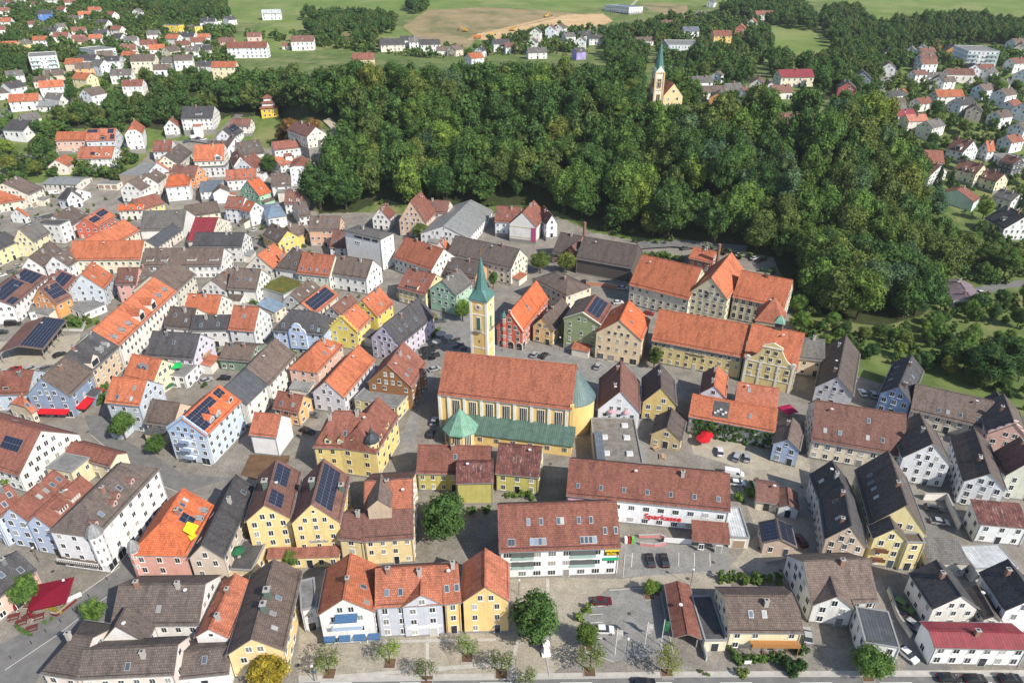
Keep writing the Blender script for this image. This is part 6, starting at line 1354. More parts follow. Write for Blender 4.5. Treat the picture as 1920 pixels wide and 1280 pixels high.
b = MB(); b.box((xx-1.6, y_-.22, 6.5), (xx+1.6, y_-.08, 7.7), plain('sign_dark', (.05,.045,.02), .5)); b.box((xx-1.6, y_-.23, 7.7), (xx+1.6, y_-.08, 8.4), plain('sign_yellow', (.80,.55,.02), .5)); b.build('sign_board', H.root); text(H, 'BÖSL', xx, 6.68, 1.05, plain('sign_yellow', (.80,.55,.02), .5), yoff=.26)
b = MB(); b.box((xx-1.9, y_-.22, 4.9), (xx+1.6, y_-.08, 5.7), plain('sign_green', (.02,.33,.16), .5)); b.build('sign_board', H.root)
for k in range(3):
    for x in [-H.L/2+H.L*t for t in (.155,.235,.64,.745)]:
        if k == 0: continue
        b = MB(); z = 2.9*k; b.box((x-1.45, y_-.12, z+.1), (x+1.45, y_-.02, z+2.4), plain('loggia_dark', (.10,.11,.11))); b.box((x-1.45, y_-.2, z+.1), (x+1.45, y_-.12, z+.95), plain('loggia_glass', (.30,.42,.40), .2)); b.build('loggia', H.root)

def gtext(H, body, t, z, size, mat):
    """lettering on the gable front of a house whose ridge runs away from the camera"""
    o = text(H, body, 0, 0, size, mat); o.matrix_basis = Matrix.Translation((-H.L/2+.25-.05, -t, z)) @ Matrix.Rotation(R(-90), 4, 'Z') @ Matrix.Rotation(R(90), 4, 'X')
gtext(H_TWIN, 'Seidlbräu', 0, 5.45, 1.15, plain('sign_blue', (.16,.24,.36), .6))
b = MB(); b.box((-H_XG.L/2+.12, -3.6, 2.75), (-H_XG.L/2+.24, 3.6, 3.35), plaster('f4f4f6')); b.build('fascia_sign', H_XG.root)
H = H_CIN; b = MB(); b.box((-H.L/2+.1, -H.W/2+.5, 0), (-H.L/2+.24, -H.W/2+2.8, 7.0), plain('pink_banner', (.42,.07,.20), .7)); b.build('pink_panel', H.root); b = MB(); b.cone((0,0), .75, .75, 0, .1, 16, WHITE()); b.build('oval_sign', H.root, Matrix.Translation((-H.L/2+.06, -H.W/2+1.65, 2.2)) @ Matrix.Rotation(R(90), 4, 'Y'))
b = MB()
for z in (1.4, 6.6): b.box((-H.L/2+.14, -H.W/2+3.0, z), (-H.L/2+.24, H.W/2-.5, z+.25), plaster('cdbf86'))
b.build('wall_band', H.root)
def roof_patch(H, s_, u0, u1, v0, v1, key, name='roof_section', dz=.03):
    q = []
    for u, v in ((u0,v0),(u1,v0),(u1,v1),(u0,v1)): q.append((-H.L/2+H.L*u, s_*H.W/2*(1-v), H.he+H.rise*v))
    if s_ > 0: q = q[::-1]
    n = Vector((0, s_*H.rise, H.W/2)).normalized(); b = MB(); m_ = roofmat(key); t4 = [tuple(Vector(c)+n*(dz+.04)) for c in q]; b4 = [tuple(Vector(c)+n*.0) for c in q]; b.face(t4, m_)
    for i in range(4): b.face([b4[i], b4[(i+1) % 4], t4[(i+1) % 4], t4[i]], m_)
    return b.build(name, H.roof)
roof_patch(H_OFF, -1, .02, .98, .5, .985, 'od'); dormer(H_OFF, -1, .34, .36, 5.2, 3.4, 2.4, 'c8b49a', 'br', False, 0)
H = H_IVY; roof_patch(H, -1, .27, .45, .22, .9, 'fd', 'roof_terrace')
for i in range(5): b = MB(); m_ = plane_mat(H, -1, -H.L/2+H.L*(.30+.03*i), .35+.09*(i % 3)); b.box((-.35,-.35,0),(.35,.35,.5), plain('terrace_furniture', (.45,.44,.42), .6)); b.build('terrace_chair', H.roof, m_)
H = H_BRK; b = MB(); bm = plain('brick_red', (.24,.105,.075), .9); b.box((H.L/2-2.5, -H.W/2-1.0, 0), (H.L/2+4.0, H.W/2-3.5, 9.0), bm); b.build('brick_tower_wall', H.root); b = MB(); x0_, x1_, ya, yb = H.L/2-2.8, H.L/2+.8, -H.W/2-1.3, H.W/2-3.2; xm_ = (x0_+x1_)/2
b.face([(x0_,ya,9.0),(xm_,ya,11.0),(xm_,yb,11.0),(x0_,yb,9.0)][::-1], roofmat('rb')); b.face([(xm_,ya,11.0),(x1_,ya,9.0),(x1_,yb,9.0),(xm_,yb,11.0)], roofmat('rb')); b.face([(x0_,ya+.3,8.9),(x1_,ya+.3,8.9),(xm_,ya+.3,10.9)], bm); b.box((x1_,ya,8.9),(H.L/2+4.3,yb,9.2), roofmat('gm')); b.build('brick_tower_roof', H.root)
H = H_PINK; cl_ = plain('sunshade_yellow', (.75,.55,.02), .8); b = MB(); x_ = -H.L/2+H.L*.38; y_ = -H.W/2
b.face([(x_-1.6,y_+.2,H.he+1.6),(x_+1.6,y_+.1,H.he+1.7),(x_+1.5,y_+2.4,H.he+3.0),(x_-1.4,y_+2.2,H.he+3.1)], cl_); b.face([(x_-2.6,y_+.2,H.he+1.2),(x_-1.2,y_-.6,H.he+1.3),(x_-.2,y_+.6,H.he+1.4),(x_-1.4,y_+1.4,H.he+1.4)], cl_); b.build('sunshade', H.root)

H = H_BLK
for i in range(3): place_window(H, 's', -H.L*.2+i*1.0, -H.W/2+H.oe, 10.6, 0, WHITE())
for x0_, x1_ in ((-.22,-.02),(.02,.2),(.26,.4)): b = MB(); b.box((H.L*x0_, -H.W/2+H.oe-.08, 13.2), (H.L*x1_, -H.W/2+H.oe, 14.2), plain('louvre_brown', (.08,.05,.04))); b.build('louvre_window', H.root)
# ------------------------------------------------------------------ trees
def leafmat(name, c, var=.35):
    k = ('leaf', name)
    if k in MATS: return MATS[k]
    m = NT('leaf_'+name, .75, .15); g = m.node('ShaderNodeNewGeometry'); oi = m.node('ShaderNodeObjectInfo')
    a = m.ramp(g.outputs['Random Per Island'], [(0, scale(c, .62)), (.5, c), (1, (min(1, c[0]*1.75), c[1]*1.45, c[2]*1.1))])
    a = m.mix(a, m.ramp(m.noise(g.outputs['Position'], .16, 3, .6), [(.35, .62), (.65, 1.22)]), .8, 'MULTIPLY')
    a = m.mix(a, m.ramp(oi.outputs['Random'], [(0, (.74,.82,.82)), (.35, (.95,1.02,.95)), (.75, (1.10,1.08,.95)), (1, (1.36,1.2,.9))]), 1.0, 'MULTIPLY')
    m.col(a)
    tr = m.node('ShaderNodeBsdfTranslucent'); m.link(a, tr.inputs[0]); mx = m.node('ShaderNodeMixShader'); mx.inputs[0].default_value = .28
    out = m.n['Material Output']; m.link(m.b.outputs[0], mx.inputs[1]); m.link(tr.outputs[0], mx.inputs[2]); m.link(mx.outputs[0], out.inputs[0])
    MATS[k] = m.m; return m.m
LEAF = {'dark':(.062,.128,.040),'mid':(.088,.165,.044),'olive':(.122,.170,.050),'light':(.128,.220,.052),'yellow':(.30,.25,.04),'brown':(.19,.125,.06),'purple':(.08,.04,.045),'conifer':(.042,.090,.040),'blue':(.074,.140,.080)}
def crown_mesh(seed, K, N, leaf, shape='round', core=True):
    rn = random.Random(seed); v, f = [], []
    cl = []
    for i in range(K):
        for _ in range(40):
            x, y, z = rn.uniform(-1,1), rn.uniform(-1,1), rn.uniform(-1,1); d = x*x+y*y+z*z
            if .22 < d < 1: break
        if shape == 'cone':
            t = rn.random()**.8; r_ = (1-t)*.78+.06; a = rn.uniform(0, 6.283); x, y, z = r_*math.cos(a)*rn.uniform(.5,1), r_*math.sin(a)*rn.uniform(.5,1), -1+2*t; rad = .16+.24*(1-t)
        else:
            x, y, z = x*.74, y*.74, z*.76; rad = rn.uniform(.24, .40)
            if shape == 'col': x *= .75; y *= .75
        cl.append((x, y, z, rad))
    for (x, y, z, rad) in cl:
        for _ in range(N):
            a, b = rn.uniform(0, 6.283), rn.uniform(-.55, 1.0); s = math.sqrt(max(0, 1-b*b)); n = Vector((s*math.cos(a), s*math.sin(a), b))
            k = rad*rn.uniform(.72, 1.08); c = Vector((x, y, z))+n*k
            n2 = (n+Vector((rn.uniform(-.8,.8), rn.uniform(-.8,.8), rn.uniform(-.3,.9)))).normalized(); u = n2.orthogonal().normalized(); w_ = n2.cross(u); t = rn.uniform(0, 6.283)
            u, w_ = u*math.cos(t)+w_*math.sin(t), w_*math.cos(t)-u*math.sin(t); l = leaf*rn.uniform(.6, 1.35); q = len(v)
            v += [tuple(c-u*l), tuple(c-w_*l*.62), tuple(c+u*l), tuple(c+w_*l*.62)]; f.append((q, q+1, q+2, q+3))
    if core:
        for (x, y, z, rad) in cl:
            q = len(v); k = rad*.72
            v += [(x+k,y,z),(x-k,y,z),(x,y+k,z),(x,y-k,z),(x,y,z+k),(x,y,z-k)]
            f += [(q,q+2,q+4),(q+2,q+1,q+4),(q+1,q+3,q+4),(q+3,q,q+4),(q+2,q,q+5),(q+1,q+2,q+5),(q+3,q+1,q+5),(q,q+3,q+5)]
    me = mesh('crown', v, f, [leafmat('mid', LEAF['mid'])]); return me
CROWNS = [crown_mesh(10+i, 44, 130, .050) for i in range(6)]
CONES = [crown_mesh(40+i, 46, 80, .055, 'cone') for i in range(2)]
SPARSE = [crown_mesh(140+i, 26, 46, .050, core=False) for i in range(3)]
COLS = [crown_mesh(60+i, 30, 110, .062, 'col') for i in range(2)]
SHRUBS = [crown_mesh(80+i, 16, 90, .095) for i in range(3)]
BARK = plain('bark', (.075,.058,.042), .95)
def trunk_mesh():
    b = MB(); pts = [(0,0,0,.5),(.03,.02,.35,.36),(-.02,.03,.7,.24),(.0,.0,1.0,.1)]
    for (x,y,z,r0),(x1,y1,z1,r1) in zip(pts, pts[1:]):
        for i in range(7):
            a, c = 6.283*i/7, 6.283*(i+1)/7; b.face([(x+r0*math.cos(a)*.12, y+r0*math.sin(a)*.12, z),(x+r0*math.cos(c)*.12, y+r0*math.sin(c)*.12, z),(x1+r1*math.cos(c)*.12, y1+r1*math.sin(c)*.12, z1),(x1+r1*math.cos(a)*.12, y1+r1*math.sin(a)*.12, z1)], BARK)
    for a in range(5):
        t = a*1.256; b.bar((0,0,.45+.07*a), (.24*math.cos(t), .24*math.sin(t), .75+.05*a), .014, BARK)
    return b.me('trunk')
TRUNK = trunk_mesh()
trnd = random.Random(5)
NTREE = 0
def tree(x, y, h, rad, kind='mid', label='', group=None, shape='round', name='tree', z=None, low=None):
    z = terr(x, y) if z is None else z
    root = empty(name, (x, y, z), trnd.uniform(0, 6.28), label, 'shrub' if name == 'shrub' else 'tree', group)
    lst = {'round':CROWNS,'cone':CONES,'col':COLS,'shrub':SHRUBS,'sparse':SPARSE}[shape]
    lo = low if low is not None else (h*.18 if shape != 'shrub' else -h*.1)
    c = ob('crown', lst[trnd.randrange(len(lst))], root, Matrix.Translation((0,0,(h+lo)/2)) @ Matrix.Diagonal((rad, rad*trnd.uniform(.9,1.1), (h-lo)/2, 1)))
    c.material_slots[0].link = 'OBJECT'; c.material_slots[0].material = leafmat(kind, LEAF[kind])
    if shape != 'shrub': ob('trunk', TRUNK, root, Matrix.Diagonal((h*.42, h*.42, h*.85, 1)))
    return root
def foot_free(x, y, m=1.0):
    for o in HOUSES:
        dx, dy = x-o.cx, y-o.cy
        if abs(dx) > 40 or abs(dy) > 40: continue
        c, s = math.cos(-o.rz), math.sin(-o.rz)
        if abs(c*dx-s*dy) < o.L/2+m and abs(s*dx+c*dy) < o.W/2+m: return False
    return True
def hides(X, Y, h):
    d = Vector((X, Y, 0)).normalized()
    for k in range(1, 6):
        t = k*h*.75
        if t > 24: break
        for o in (-2.5, 2.5):
            if not foot_free(X+d.x*t+d.y*o, Y+d.y*t-d.x*o, 0.0): return True
    return False
# single trees one can point at
ONE = [
 ((835,1012),13.5,6.4,'dark','large dense dark green tree in the courtyard below the church'),((1002,1200),12.5,5.3,'mid','full green tree on the square beside the yellow gable'),
 ((56,1132),8.5,3.2,'mid','round green tree beside the wine red parasol'),((186,1174),8.0,2.5,'light','light green oval tree at the dark roofed corner'),((515,1282),8,4.2,'yellow','yellowing tree at the bottom edge'),
 ((549,1062),5,2.0,'light','small yellow-green tree by the low red lean-to'),((731,1243),6.5,2.9,'light','young tree before the white-grey gable house'),((618,1262),7,3.6,'olive','thin olive tree left on the square'),((876,1232),6.5,2.8,'light','young tree before the blue-grey row'),
 ((800,1276),6,2.6,'olive','small thin tree at the bottom middle'),((940,1262),6.5,3.0,'olive','thin tree below the yellow gable'),((1105,1258),7.5,3.4,'olive','street tree at the car park corner, lower one'),((1100,1212),6.5,2.6,'mid','street tree at the car park corner, upper one'),((1250,1262),7.5,3.6,'olive','thin tree beside the flag poles'),((985,1290),5.5,2.4,'olive','little tree at the bottom edge below the square'),
 ((1217,1116),4.5,1.9,'mid','small round tree at the upper car park corner'),((1625,1268),8,4.0,'mid','round green tree before the flat grey metal roof'),((236,824),9.5,4.2,'mid','green street tree before the grey-blue house'),((298,852),7,3.0,'mid','smaller green tree before the blue solar house'),
 ((868,602),9.5,3.7,'light','bright green tree beside the mint green house'),((1013,512),11,5.0,'olive','broad tree on the lane below the wood'),((1062,512),10,4.6,'olive','tree beside the brick house below the wood'),((791,452),9,4.8,'olive','tree between orange roofs above the square'),((925,540),7.5,2.4,'mid','slender tree behind the church tower'),
 ((1226,690),8,3.2,'olive','yellowish tree at the corner of the brewery inn'),((508,332),14,5.0,'mid','dense tall tree in the upper lane'),((548,262),13,6,'brown','rust brown tree left of the pair below the wood'),((590,258),12,5.5,'brown','rust brown tree right of the pair below the wood'),((530,275),13,5.5,'brown','rust brown tree above the red farm roof'),
 ((1795,490),14,7.5,'olive','large yellow-olive tree at the right wood edge'),((1880,520),14,7,'dark','dark garden tree by the right edge'),((1840,500),12,6,'dark','dark garden tree above the bungalow lawn'),((1840,720),14,8,'dark','large dark tree in the right gardens'),((1790,690),11,6,'mid','broad tree in the right gardens'),((1900,690),11,6,'dark','dark tree at the right edge of the gardens'),
 ((1230,1110),3,1.4,'mid','low bush beside the carport roof')]
for (p, h, rd, kd, lab) in ONE:
    g = at(*p); thin = p[1] > 1100 and kd in ('olive', 'light') and p[0] > 560
    tree(g.x, g.y, h, rd, kd, uniq(lab), low=h*(.3 if thin else .2), shape='sparse' if thin else 'round')
    if p[1] > 1100:
        q = MB(); q.box((-1.1,-1.1,-.2),(1.1,1.1,.05), GM['earth']); q.box((-1.2,-1.2,-.2),(1.2,-1.1,.12), plain('concrete', (.35,.34,.32))); q.box((-1.2,1.1,-.2),(1.2,1.2,.12), plain('concrete', (.35,.34,.32))); q.box((-1.2,-1.1,-.2),(-1.1,1.1,.12), plain('concrete', (.35,.34,.32))); q.box((1.1,-1.1,-.2),(1.2,1.1,.12), plain('concrete', (.35,.34,.32)))
        tag(q.build('planting_pit', None, Matrix.Translation(g)), kind='structure')
# the wood on the hill: the trees that show largest stand alone, the rest is one mass
wr = random.Random(11); cand = []
def wood(x0, x1, y0, y1, step, skip=None):
    xs = x0; row = 0
    while xs < x1:
        ys = y0+(step/2 if row % 2 else 0); row += 1
        while ys < y1:
            x, y = xs+wr.uniform(-.36,.36)*step, ys+wr.uniform(-.36,.36)*step; ys += step
            if skip and skip(x, y): continue
            px, py, d = proj((x, y, terr(x, y)))
            if not -60 < px < 1980: continue
            main = inpoly(px, py, WOODP)
            if 478 < px < 530 and 212 < py < 262: continue
            if (main or any(inpoly(px, py, q) for q in WOOD2)) and foot_free(x, y, 3.0) and (main or not hides(x, y, 9)):
                h = wr.uniform(16, 26) if main else wr.uniform(10, 16); rd = h*wr.uniform(.30,.42)
                if py > 400 and main and px > 1000: h *= .9
                if 1150 < px < 1330 and 190 < py < 275: h *= .62
                if main and py < 185: h *= .7; rd *= .8
                cand.append((rd/d, x, y, h, rd, px, py))
        xs += step*.87
wood(-260, 330, 225, 700, 9.6); wood(-700, 900, 400, 1000, 8.5, lambda x, y: -260 < x < 330 and y < 700)
cand.sort(reverse=True)
print('WOOD TREES', len(cand))
KW = {'dark':'dark green','mid':'green','olive':'olive green','light':'light green','blue':'grey-green','brown':'brownish','conifer':'dark conical'}
ORD = ['leftmost','second','third','fourth','fifth','sixth','seventh','eighth','ninth','tenth','eleventh','twelfth','thirteenth','fourteenth','fifteenth','sixteenth','seventeenth','eighteenth','nineteenth','twentieth']
ORD += ['twenty-'+q for q in ('first','second','third','fourth','fifth','sixth','seventh','eighth','ninth')]+['thirtieth']+['thirty-'+q for q in ('first','second','third','fourth','fifth','sixth','seventh','eighth','ninth')]+['fortieth']
def ordered(items, key):
    """left-to-right ordinals within each class, so that every label singles out one tree"""
    cls = {}
    for it in items: cls.setdefault(key(it), []).append(it)
    out = {}
    for k, v in cls.items():
        v.sort(key=lambda t: t['px'])
        for n, it in enumerate(v): out[id(it)] = (n, k)
    return out
NW = 175
wt = []
for (s, x, y, h, rd, px, py) in cand[:NW]:
    kd = wr.choice(('dark','mid','mid','dark','olive','olive','light','blue'))
    zone = 'above the old town roofs' if px < 860 else ('above the brick house' if px < 1120 else ('above the brewery' if px < 1480 else 'beside the right gardens'))
    depth = 'lowest rows' if py > 380 else ('middle slope' if py > 270 else 'upper slope')
    wt.append(dict(x=x, y=y, h=h, rd=rd, px=px, kd=kd, zone=zone, depth=depth))
od = ordered(wt, lambda t: (t['kd'], t['zone'], t['depth']))
for t in wt:
    n, k = od[id(t)]
    tree(t['x'], t['y'], t['h'], t['rd'], t['kd'], uniq('%s %s tree from left, %s of wood %s' % (ORD[n] if n else 'first', KW[t['kd']], t['depth'], t['zone'])), 'trees of the wood on the hill', low=t['h']*.08)
class Mass:
    """many crowns in one mesh: leaf clumps of whole trees too small or too many to stand alone"""
    def __init__(s): s.v, s.f = [], []
    def add(s, src, x, y, z, rx, rz):
        b = len(s.v); a = trnd.uniform(0, 6.28); c, q = math.cos(a)*rx, math.sin(a)*rx
        s.v += [(x+c*p[0]-q*p[1], y+q*p[0]+c*p[1], z+p[2]*rz) for p in src[0]]; s.f += [tuple(k+b for k in f) for f in src[1]]
def src(me): return ([tuple(v.co) for v in me.vertices], [tuple(p.vertices) for p in me.polygons])
LOW = [src(crown_mesh(200+i, 26, 44, .092)) for i in range(4)]; LOWS = [src(crown_mesh(220+i, 10, 26, .17)) for i in range(3)]
masses = {k: Mass() for k in ('dark','mid','olive')}
for (s, x, y, h, rd, px, py) in cand[NW:]:
    kd = wr.choice(('dark','mid','olive','dark')); masses[kd].add(wr.choice(LOW), x, y, terr(x, y)+h*.55, rd, h*.46)
for kd, m in masses.items():
    if m.v: tag(ob('distant_wood', mesh('distant_wood', m.v, m.f, [leafmat(kd, LEAF[kd])])), {'dark':'dark green trees of the wood and tree belts beyond','mid':'mid green trees of the wood and tree belts beyond','olive':'olive green trees of the wood and tree belts beyond'}[kd], 'woodland', None, 'stuff')
# undergrowth along the foot of the wood and in the gardens; suburb garden trees
def scatter(poly, step, fn, seed, marg=1.0):
    rn = random.Random(seed); P3 = [at(*p) for p in poly]; x0, x1 = min(p.x for p in P3), max(p.x for p in P3); y0, y1 = min(p.y for p in P3), max(p.y for p in P3)
    x = x0
    while x < x1:
        y = y0
        while y < y1:
            X, Y = x+rn.uniform(-.5,.5)*step, y+rn.uniform(-.5,.5)*step; px, py, d = proj((X, Y, terr(X, Y)))
            if inpoly(px, py, poly) and not (478 < px < 530 and 205 < py < 262) and foot_free(X, Y, marg): fn(X, Y, rn, px, py, d)
            y += step
        x += step
GARD = [[(1495,560),(1560,600),(1640,625),(1700,620),(1760,590),(1800,620),(1860,640),(1925,640),(1925,770),(1850,740),(1760,705),(1660,680),(1560,660),(1490,630)],
        [(1765,430),(1850,440),(1925,460),(1925,530),(1840,540),(1790,520)], [(1740,560),(1790,540),(1830,560),(1925,560),(1925,620),(1850,615),(1780,600)]]
SUB = [[(0,20),(60,0),(300,10),(440,60),(440,130),(330,150),(270,200),(150,215),(60,215),(0,200)],[(0,230),(60,225),(240,225),(240,250),(100,250),(60,330),(0,350)],[(400,60),(640,95),(800,110),(1100,100),(1160,60),(1010,60),(880,95),(600,80)],
       [(1230,60),(1300,30),(1420,40),(1440,110),(1380,150),(1300,190),(1240,180)],[(1560,175),(1640,110),(1700,80),(1925,100),(1925,430),(1780,400),(1740,350),(1700,260),(1640,210),(1560,215)],[(1260,195),(1420,170),(1480,215),(1420,225),(1330,220)],[(460,235),(520,230),(530,262),(480,275)]]
gl = []
for i, q in enumerate(GARD): scatter(q, 3.5, lambda X, Y, rn, px, py, d: gl.append((X, Y, rn.choice((rn.uniform(1.5, 4), rn.uniform(3,6), rn.uniform(5, 9))), px, py, d, 1)) if rn.random() < .68 else None, 70+i)
def add_sub(X, Y, rn, px, py, d):
    h = rn.choice((rn.uniform(1.5,3.5), rn.uniform(4,8), rn.uniform(6,12)))
    if h > 3 and hides(X, Y, h) and rn.random() > (.22 if px < 900 else .4): h = rn.uniform(1.5, 3.2)
    if rn.random() < .85: gl.append((X, Y, h, px, py, d, 0))
for i, q in enumerate(SUB): scatter(q, 5.4, lambda X, Y, rn, px, py, d: add_sub(X, Y, rn, px, py, d), 90+i, 1.6)
scatter([(640,395),(720,372),(900,372),(1060,395),(1200,445),(1440,478),(1490,560),(1480,565),(1400,492),(1200,458),(1060,412),(900,390),(720,385)], 4.0, lambda X, Y, rn, px, py, d: gl.append((X, Y, rn.uniform(1.5, 4), px, py, d, 1)) if rn.random() < .7 else None, 120)
scatter([(70,600),(185,600),(150,625),(110,625)], 5, lambda X, Y, rn, px, py, d: gl.append((X, Y, rn.uniform(1.5, 3), px, py, d, 1)) if rn.random() < .3 else None, 121)
scatter([(140,310),(240,290),(280,330),(210,345),(150,335)], 5.5, lambda X, Y, rn, px, py, d: gl.append((X, Y, rn.uniform(5, 9), px, py, d, 0)), 122)
scatter([(0,315),(60,310),(140,315),(130,338),(0,345)], 7, lambda X, Y, rn, px, py, d: gl.append((X, Y, rn.uniform(7, 11), px, py, d, 0)), 123)
scatter([(60,245),(115,235),(120,290),(80,310),(55,300)], 7, lambda X, Y, rn, px, py, d: gl.append((X, Y, rn.uniform(7, 11), px, py, d, 0)), 124)
scatter([(0,350),(60,345),(240,300),(420,280),(560,290),(600,400),(700,560),(640,700),(400,780),(200,640),(0,560)], 7.5, lambda X, Y, rn, px, py, d: gl.append((X, Y, rn.uniform(1.2, 3.6), px, py, d, 1)) if rn.random() < .38 else None, 130, .9)
gl.sort(key=lambda t: -t[2]/t[5]); print('GARDEN', len(gl))
sm = {k: Mass() for k in ('mid','olive','dark')}
gt = []
for i, (X, Y, h, px, py, d, kind) in enumerate(gl):
    kd = wr.choice(('dark','mid','mid','olive','light','dark'))
    if i < 130:
        where = 'in the right hand gardens' if px > 1480 and py > 430 else ('in the right hand suburb' if px > 1400 else ('in the upper left suburb' if px < 480 and py < 230 else ('in the left tree belt' if px < 300 and py < 360 else ('at the foot of the wood' if py > 330 else 'in the gardens above the wood'))))
        shp = 'cone' if (kind == 0 and wr.random() < .16) else ('shrub' if kind == 1 and h < 5 else 'round')
        if shp == 'cone': kd = 'conifer'
        gt.append(dict(X=X, Y=Y, h=h, px=px, kd=kd, where=where, shp=shp, nm='shrub' if shp == 'shrub' else 'tree'))
    else:
        kd = {'light':'olive'}.get(kd, kd); sm[kd].add(wr.choice(LOWS), X, Y, terr(X, Y)+h*.5, h*.46, h*.52)
od = ordered(gt, lambda t: (t['kd'], t['nm'], t['where']))
for t in gt:
    n, k = od[id(t)]; h = t['h']; shp = t['shp']
    tree(t['X'], t['Y'], h*(1.3 if shp == 'cone' else 1), h*(.26 if shp == 'cone' else (.55 if shp == 'shrub' else .42)), t['kd'], uniq('%s %s %s from the left %s' % (ORD[n] if n else 'first', KW[t['kd']], 'bush' if t['nm'] == 'shrub' else 'garden tree', t['where'])), 'garden greenery '+t['where'], shp, t['nm'])
for kd, m in sm.items():
    if m.v: tag(ob('garden_shrubs', mesh('garden_shrubs', m.v, m.f, [leafmat(kd, LEAF[kd])])), {'mid':'many small mid green shrubs between the far houses','olive':'many small olive shrubs between the far houses','dark':'many small dark shrubs between the far houses'}[kd], 'shrubs', None, 'stuff')
# ------------------------------------------------------------------ cars
def paint(name, c):
    k = ('car', name)
    if k not in MATS:
        m = NT('car_paint_'+name, .28, .6, .15); m.col(c); MATS[k] = m.m
    return MATS[k]
CARC = {'white':(.72,.72,.72),'silver':(.38,.39,.40),'grey':(.13,.135,.14),'black':(.018,.018,.02),'red':(.34,.02,.025),'dark red':(.11,.012,.02),'blue':(.05,.09,.18),'green':(.09,.19,.05),'lime':(.12,.45,.04)}
TYRE = plain('tyre', (.018,.018,.018), .9); GL = plain('car_glass', (.025,.03,.036), .1, .7)
def car_meshes(kind):
    L, W, H_ = {'car':(4.3,1.78,1.45),'estate':(4.6,1.8,1.5),'van':(5.3,2.0,2.3)}[kind]
    # side profile of the body (x, z) and of the cabin
    if kind == 'van': low = [(-L/2,.35),(L/2,.35),(L/2,.95),(L/2-.9,1.25),(-L/2,1.25)]; cab = [(-L/2+.05,1.25),(L/2-.95,1.25),(L/2-1.6,2.2),(-L/2+.1,2.25)]
    elif kind == 'estate': low = [(-L/2,.32),(L/2,.32),(L/2-.02,.72),(L/2-.25,.86),(L/2-1.25,.98),(-L/2,1.0)]; cab = [(-L/2+.05,.99),(L/2-1.2,.97),(L/2-2.0,1.48),(-L/2+.45,1.5)]
    else: low = [(-L/2,.32),(L/2,.32),(L/2-.02,.70),(L/2-.25,.84),(L/2-1.15,.95),(-L/2+.25,.98),(-L/2,.8)]; cab = [(-L/2+.2,.97),(L/2-1.05,.94),(L/2-1.85,1.44),(-L/2+.95,1.45)]
    def ext(pr, w0, w1, zt, side, top):
        b = MB(); z0 = pr[0][1]; zs = [z for _, z in pr]; zmin, zmax = min(zs), max(zs)
        hw = lambda z: (w0+(w1-w0)*(z-zmin)/(zmax-zmin))/2
        n = len(pr)
        for s in (-1, 1):
            f = [(x, s*hw(z), z) for x, z in pr]; b.face(f if s < 0 else f[::-1], side)
        for i in range(n):
            (x, z), (u, y) = pr[i], pr[(i+1) % n]; up = abs(z-y) < .12 and z > zmin+.1 and zt
            b.face([(x,-hw(z),z),(x,hw(z),z),(u,hw(y),y),(u,-hw(y),y)], top if up else side)
        return b
    PB = plain('car_body_slot', (.5,.5,.5))
    b = ext(low, W*.96, W, False, PB, PB); body = b
    for v_ in (): pass
    if kind == 'van':
        c = ext(cab, W, W*.86, True, PB, PB); g = MB(); g.face([(L/2-.97,-W*.42,1.30),(L/2-.97,W*.42,1.30),(L/2-1.56,W*.38,2.12),(L/2-1.56,-W*.38,2.12)], GL)
        for s in (-1, 1): g.face([(L/2-1.1,s*W*.505,1.32),(L/2-2.2,s*W*.505,1.32),(L/2-2.2,s*W*.45,2.0),(L/2-1.6,s*W*.45,2.0)], GL)
        for q in c.f: pass
        bb = MB(); bb.mats = [PB]
        for mb in (body, c):
            off = len(bb.v); bb.v += mb.v; bb.f += [tuple(i+off for i in f) for f in mb.f]; bb.m += [0]*len(mb.f); bb.uv += mb.uv
        body = bb; cabm = g.me('car_windows')
    else:
        c = ext(cab, W*.97, W*.78, True, GL, PB)
        # roof panel belongs to the body paint
        cabm = c.me('car_windows')
    wh = MB(); wh.cone((0,0), .33, .33, -.1, .1, 14, TYRE); wh.cone((0,0), .2, .2, .09, .115, 10, plain('rim', (.35,.35,.36), .35, .5, .6))
    li = MB(); li.box((-.05,-.18,-.08),(.05,.18,.08), plain('lamp_glass', (.6,.6,.58), .15))
    lr = MB(); lr.box((-.05,-.16,-.08),(.05,.16,.08), plain('tail_lamp', (.35,.01,.01), .2))
    return dict(L=L, W=W, body=body.me('car_body'), cab=cabm, wheel=wh.me('wheel'), lamp=li.me('headlight'), tail=lr.me('tail_light'), cabslot=[m.name for m in cabm.materials])
CARM = {k: car_meshes(k) for k in ('car','estate','van')}
def car(tile, p, head, col, label, kind='car'):
    g = at(*P(tile, p)); g.z = terr(g.x, g.y); m = CARM[kind]; r = empty('parked_van' if kind == 'van' else 'parked_car', (g.x, g.y, g.z+.03), R(head), uniq(label), 'van' if kind == 'van' else 'car', 'parked cars and vans')
    pm = paint(col, CARC[col])
    b = ob('body', m['body'], r); b.material_slots[0].link = 'OBJECT'; b.material_slots[0].material = pm
    c = ob('windows', m['cab'], r)
    for s in c.material_slots:
        if s.material and s.material.name.startswith('car_body_slot'): s.link = 'OBJECT'; s.material = pm
    for sx in (-1, 1):
        for sy in (-1, 1): ob('wheel', m['wheel'], r, Matrix.Translation((sx*m['L']*.31, sy*(m['W']/2-.08), .33)) @ Matrix.Rotation(R(-90*sy), 4, 'X'))
    for sy in (-1, 1):
        ob('headlight', m['lamp'], r, Matrix.Translation((m['L']/2-.04, sy*m['W']*.33, .62))); ob('tail_light', m['tail'], r, Matrix.Translation((-m['L']/2, sy*m['W']*.35, .78)))
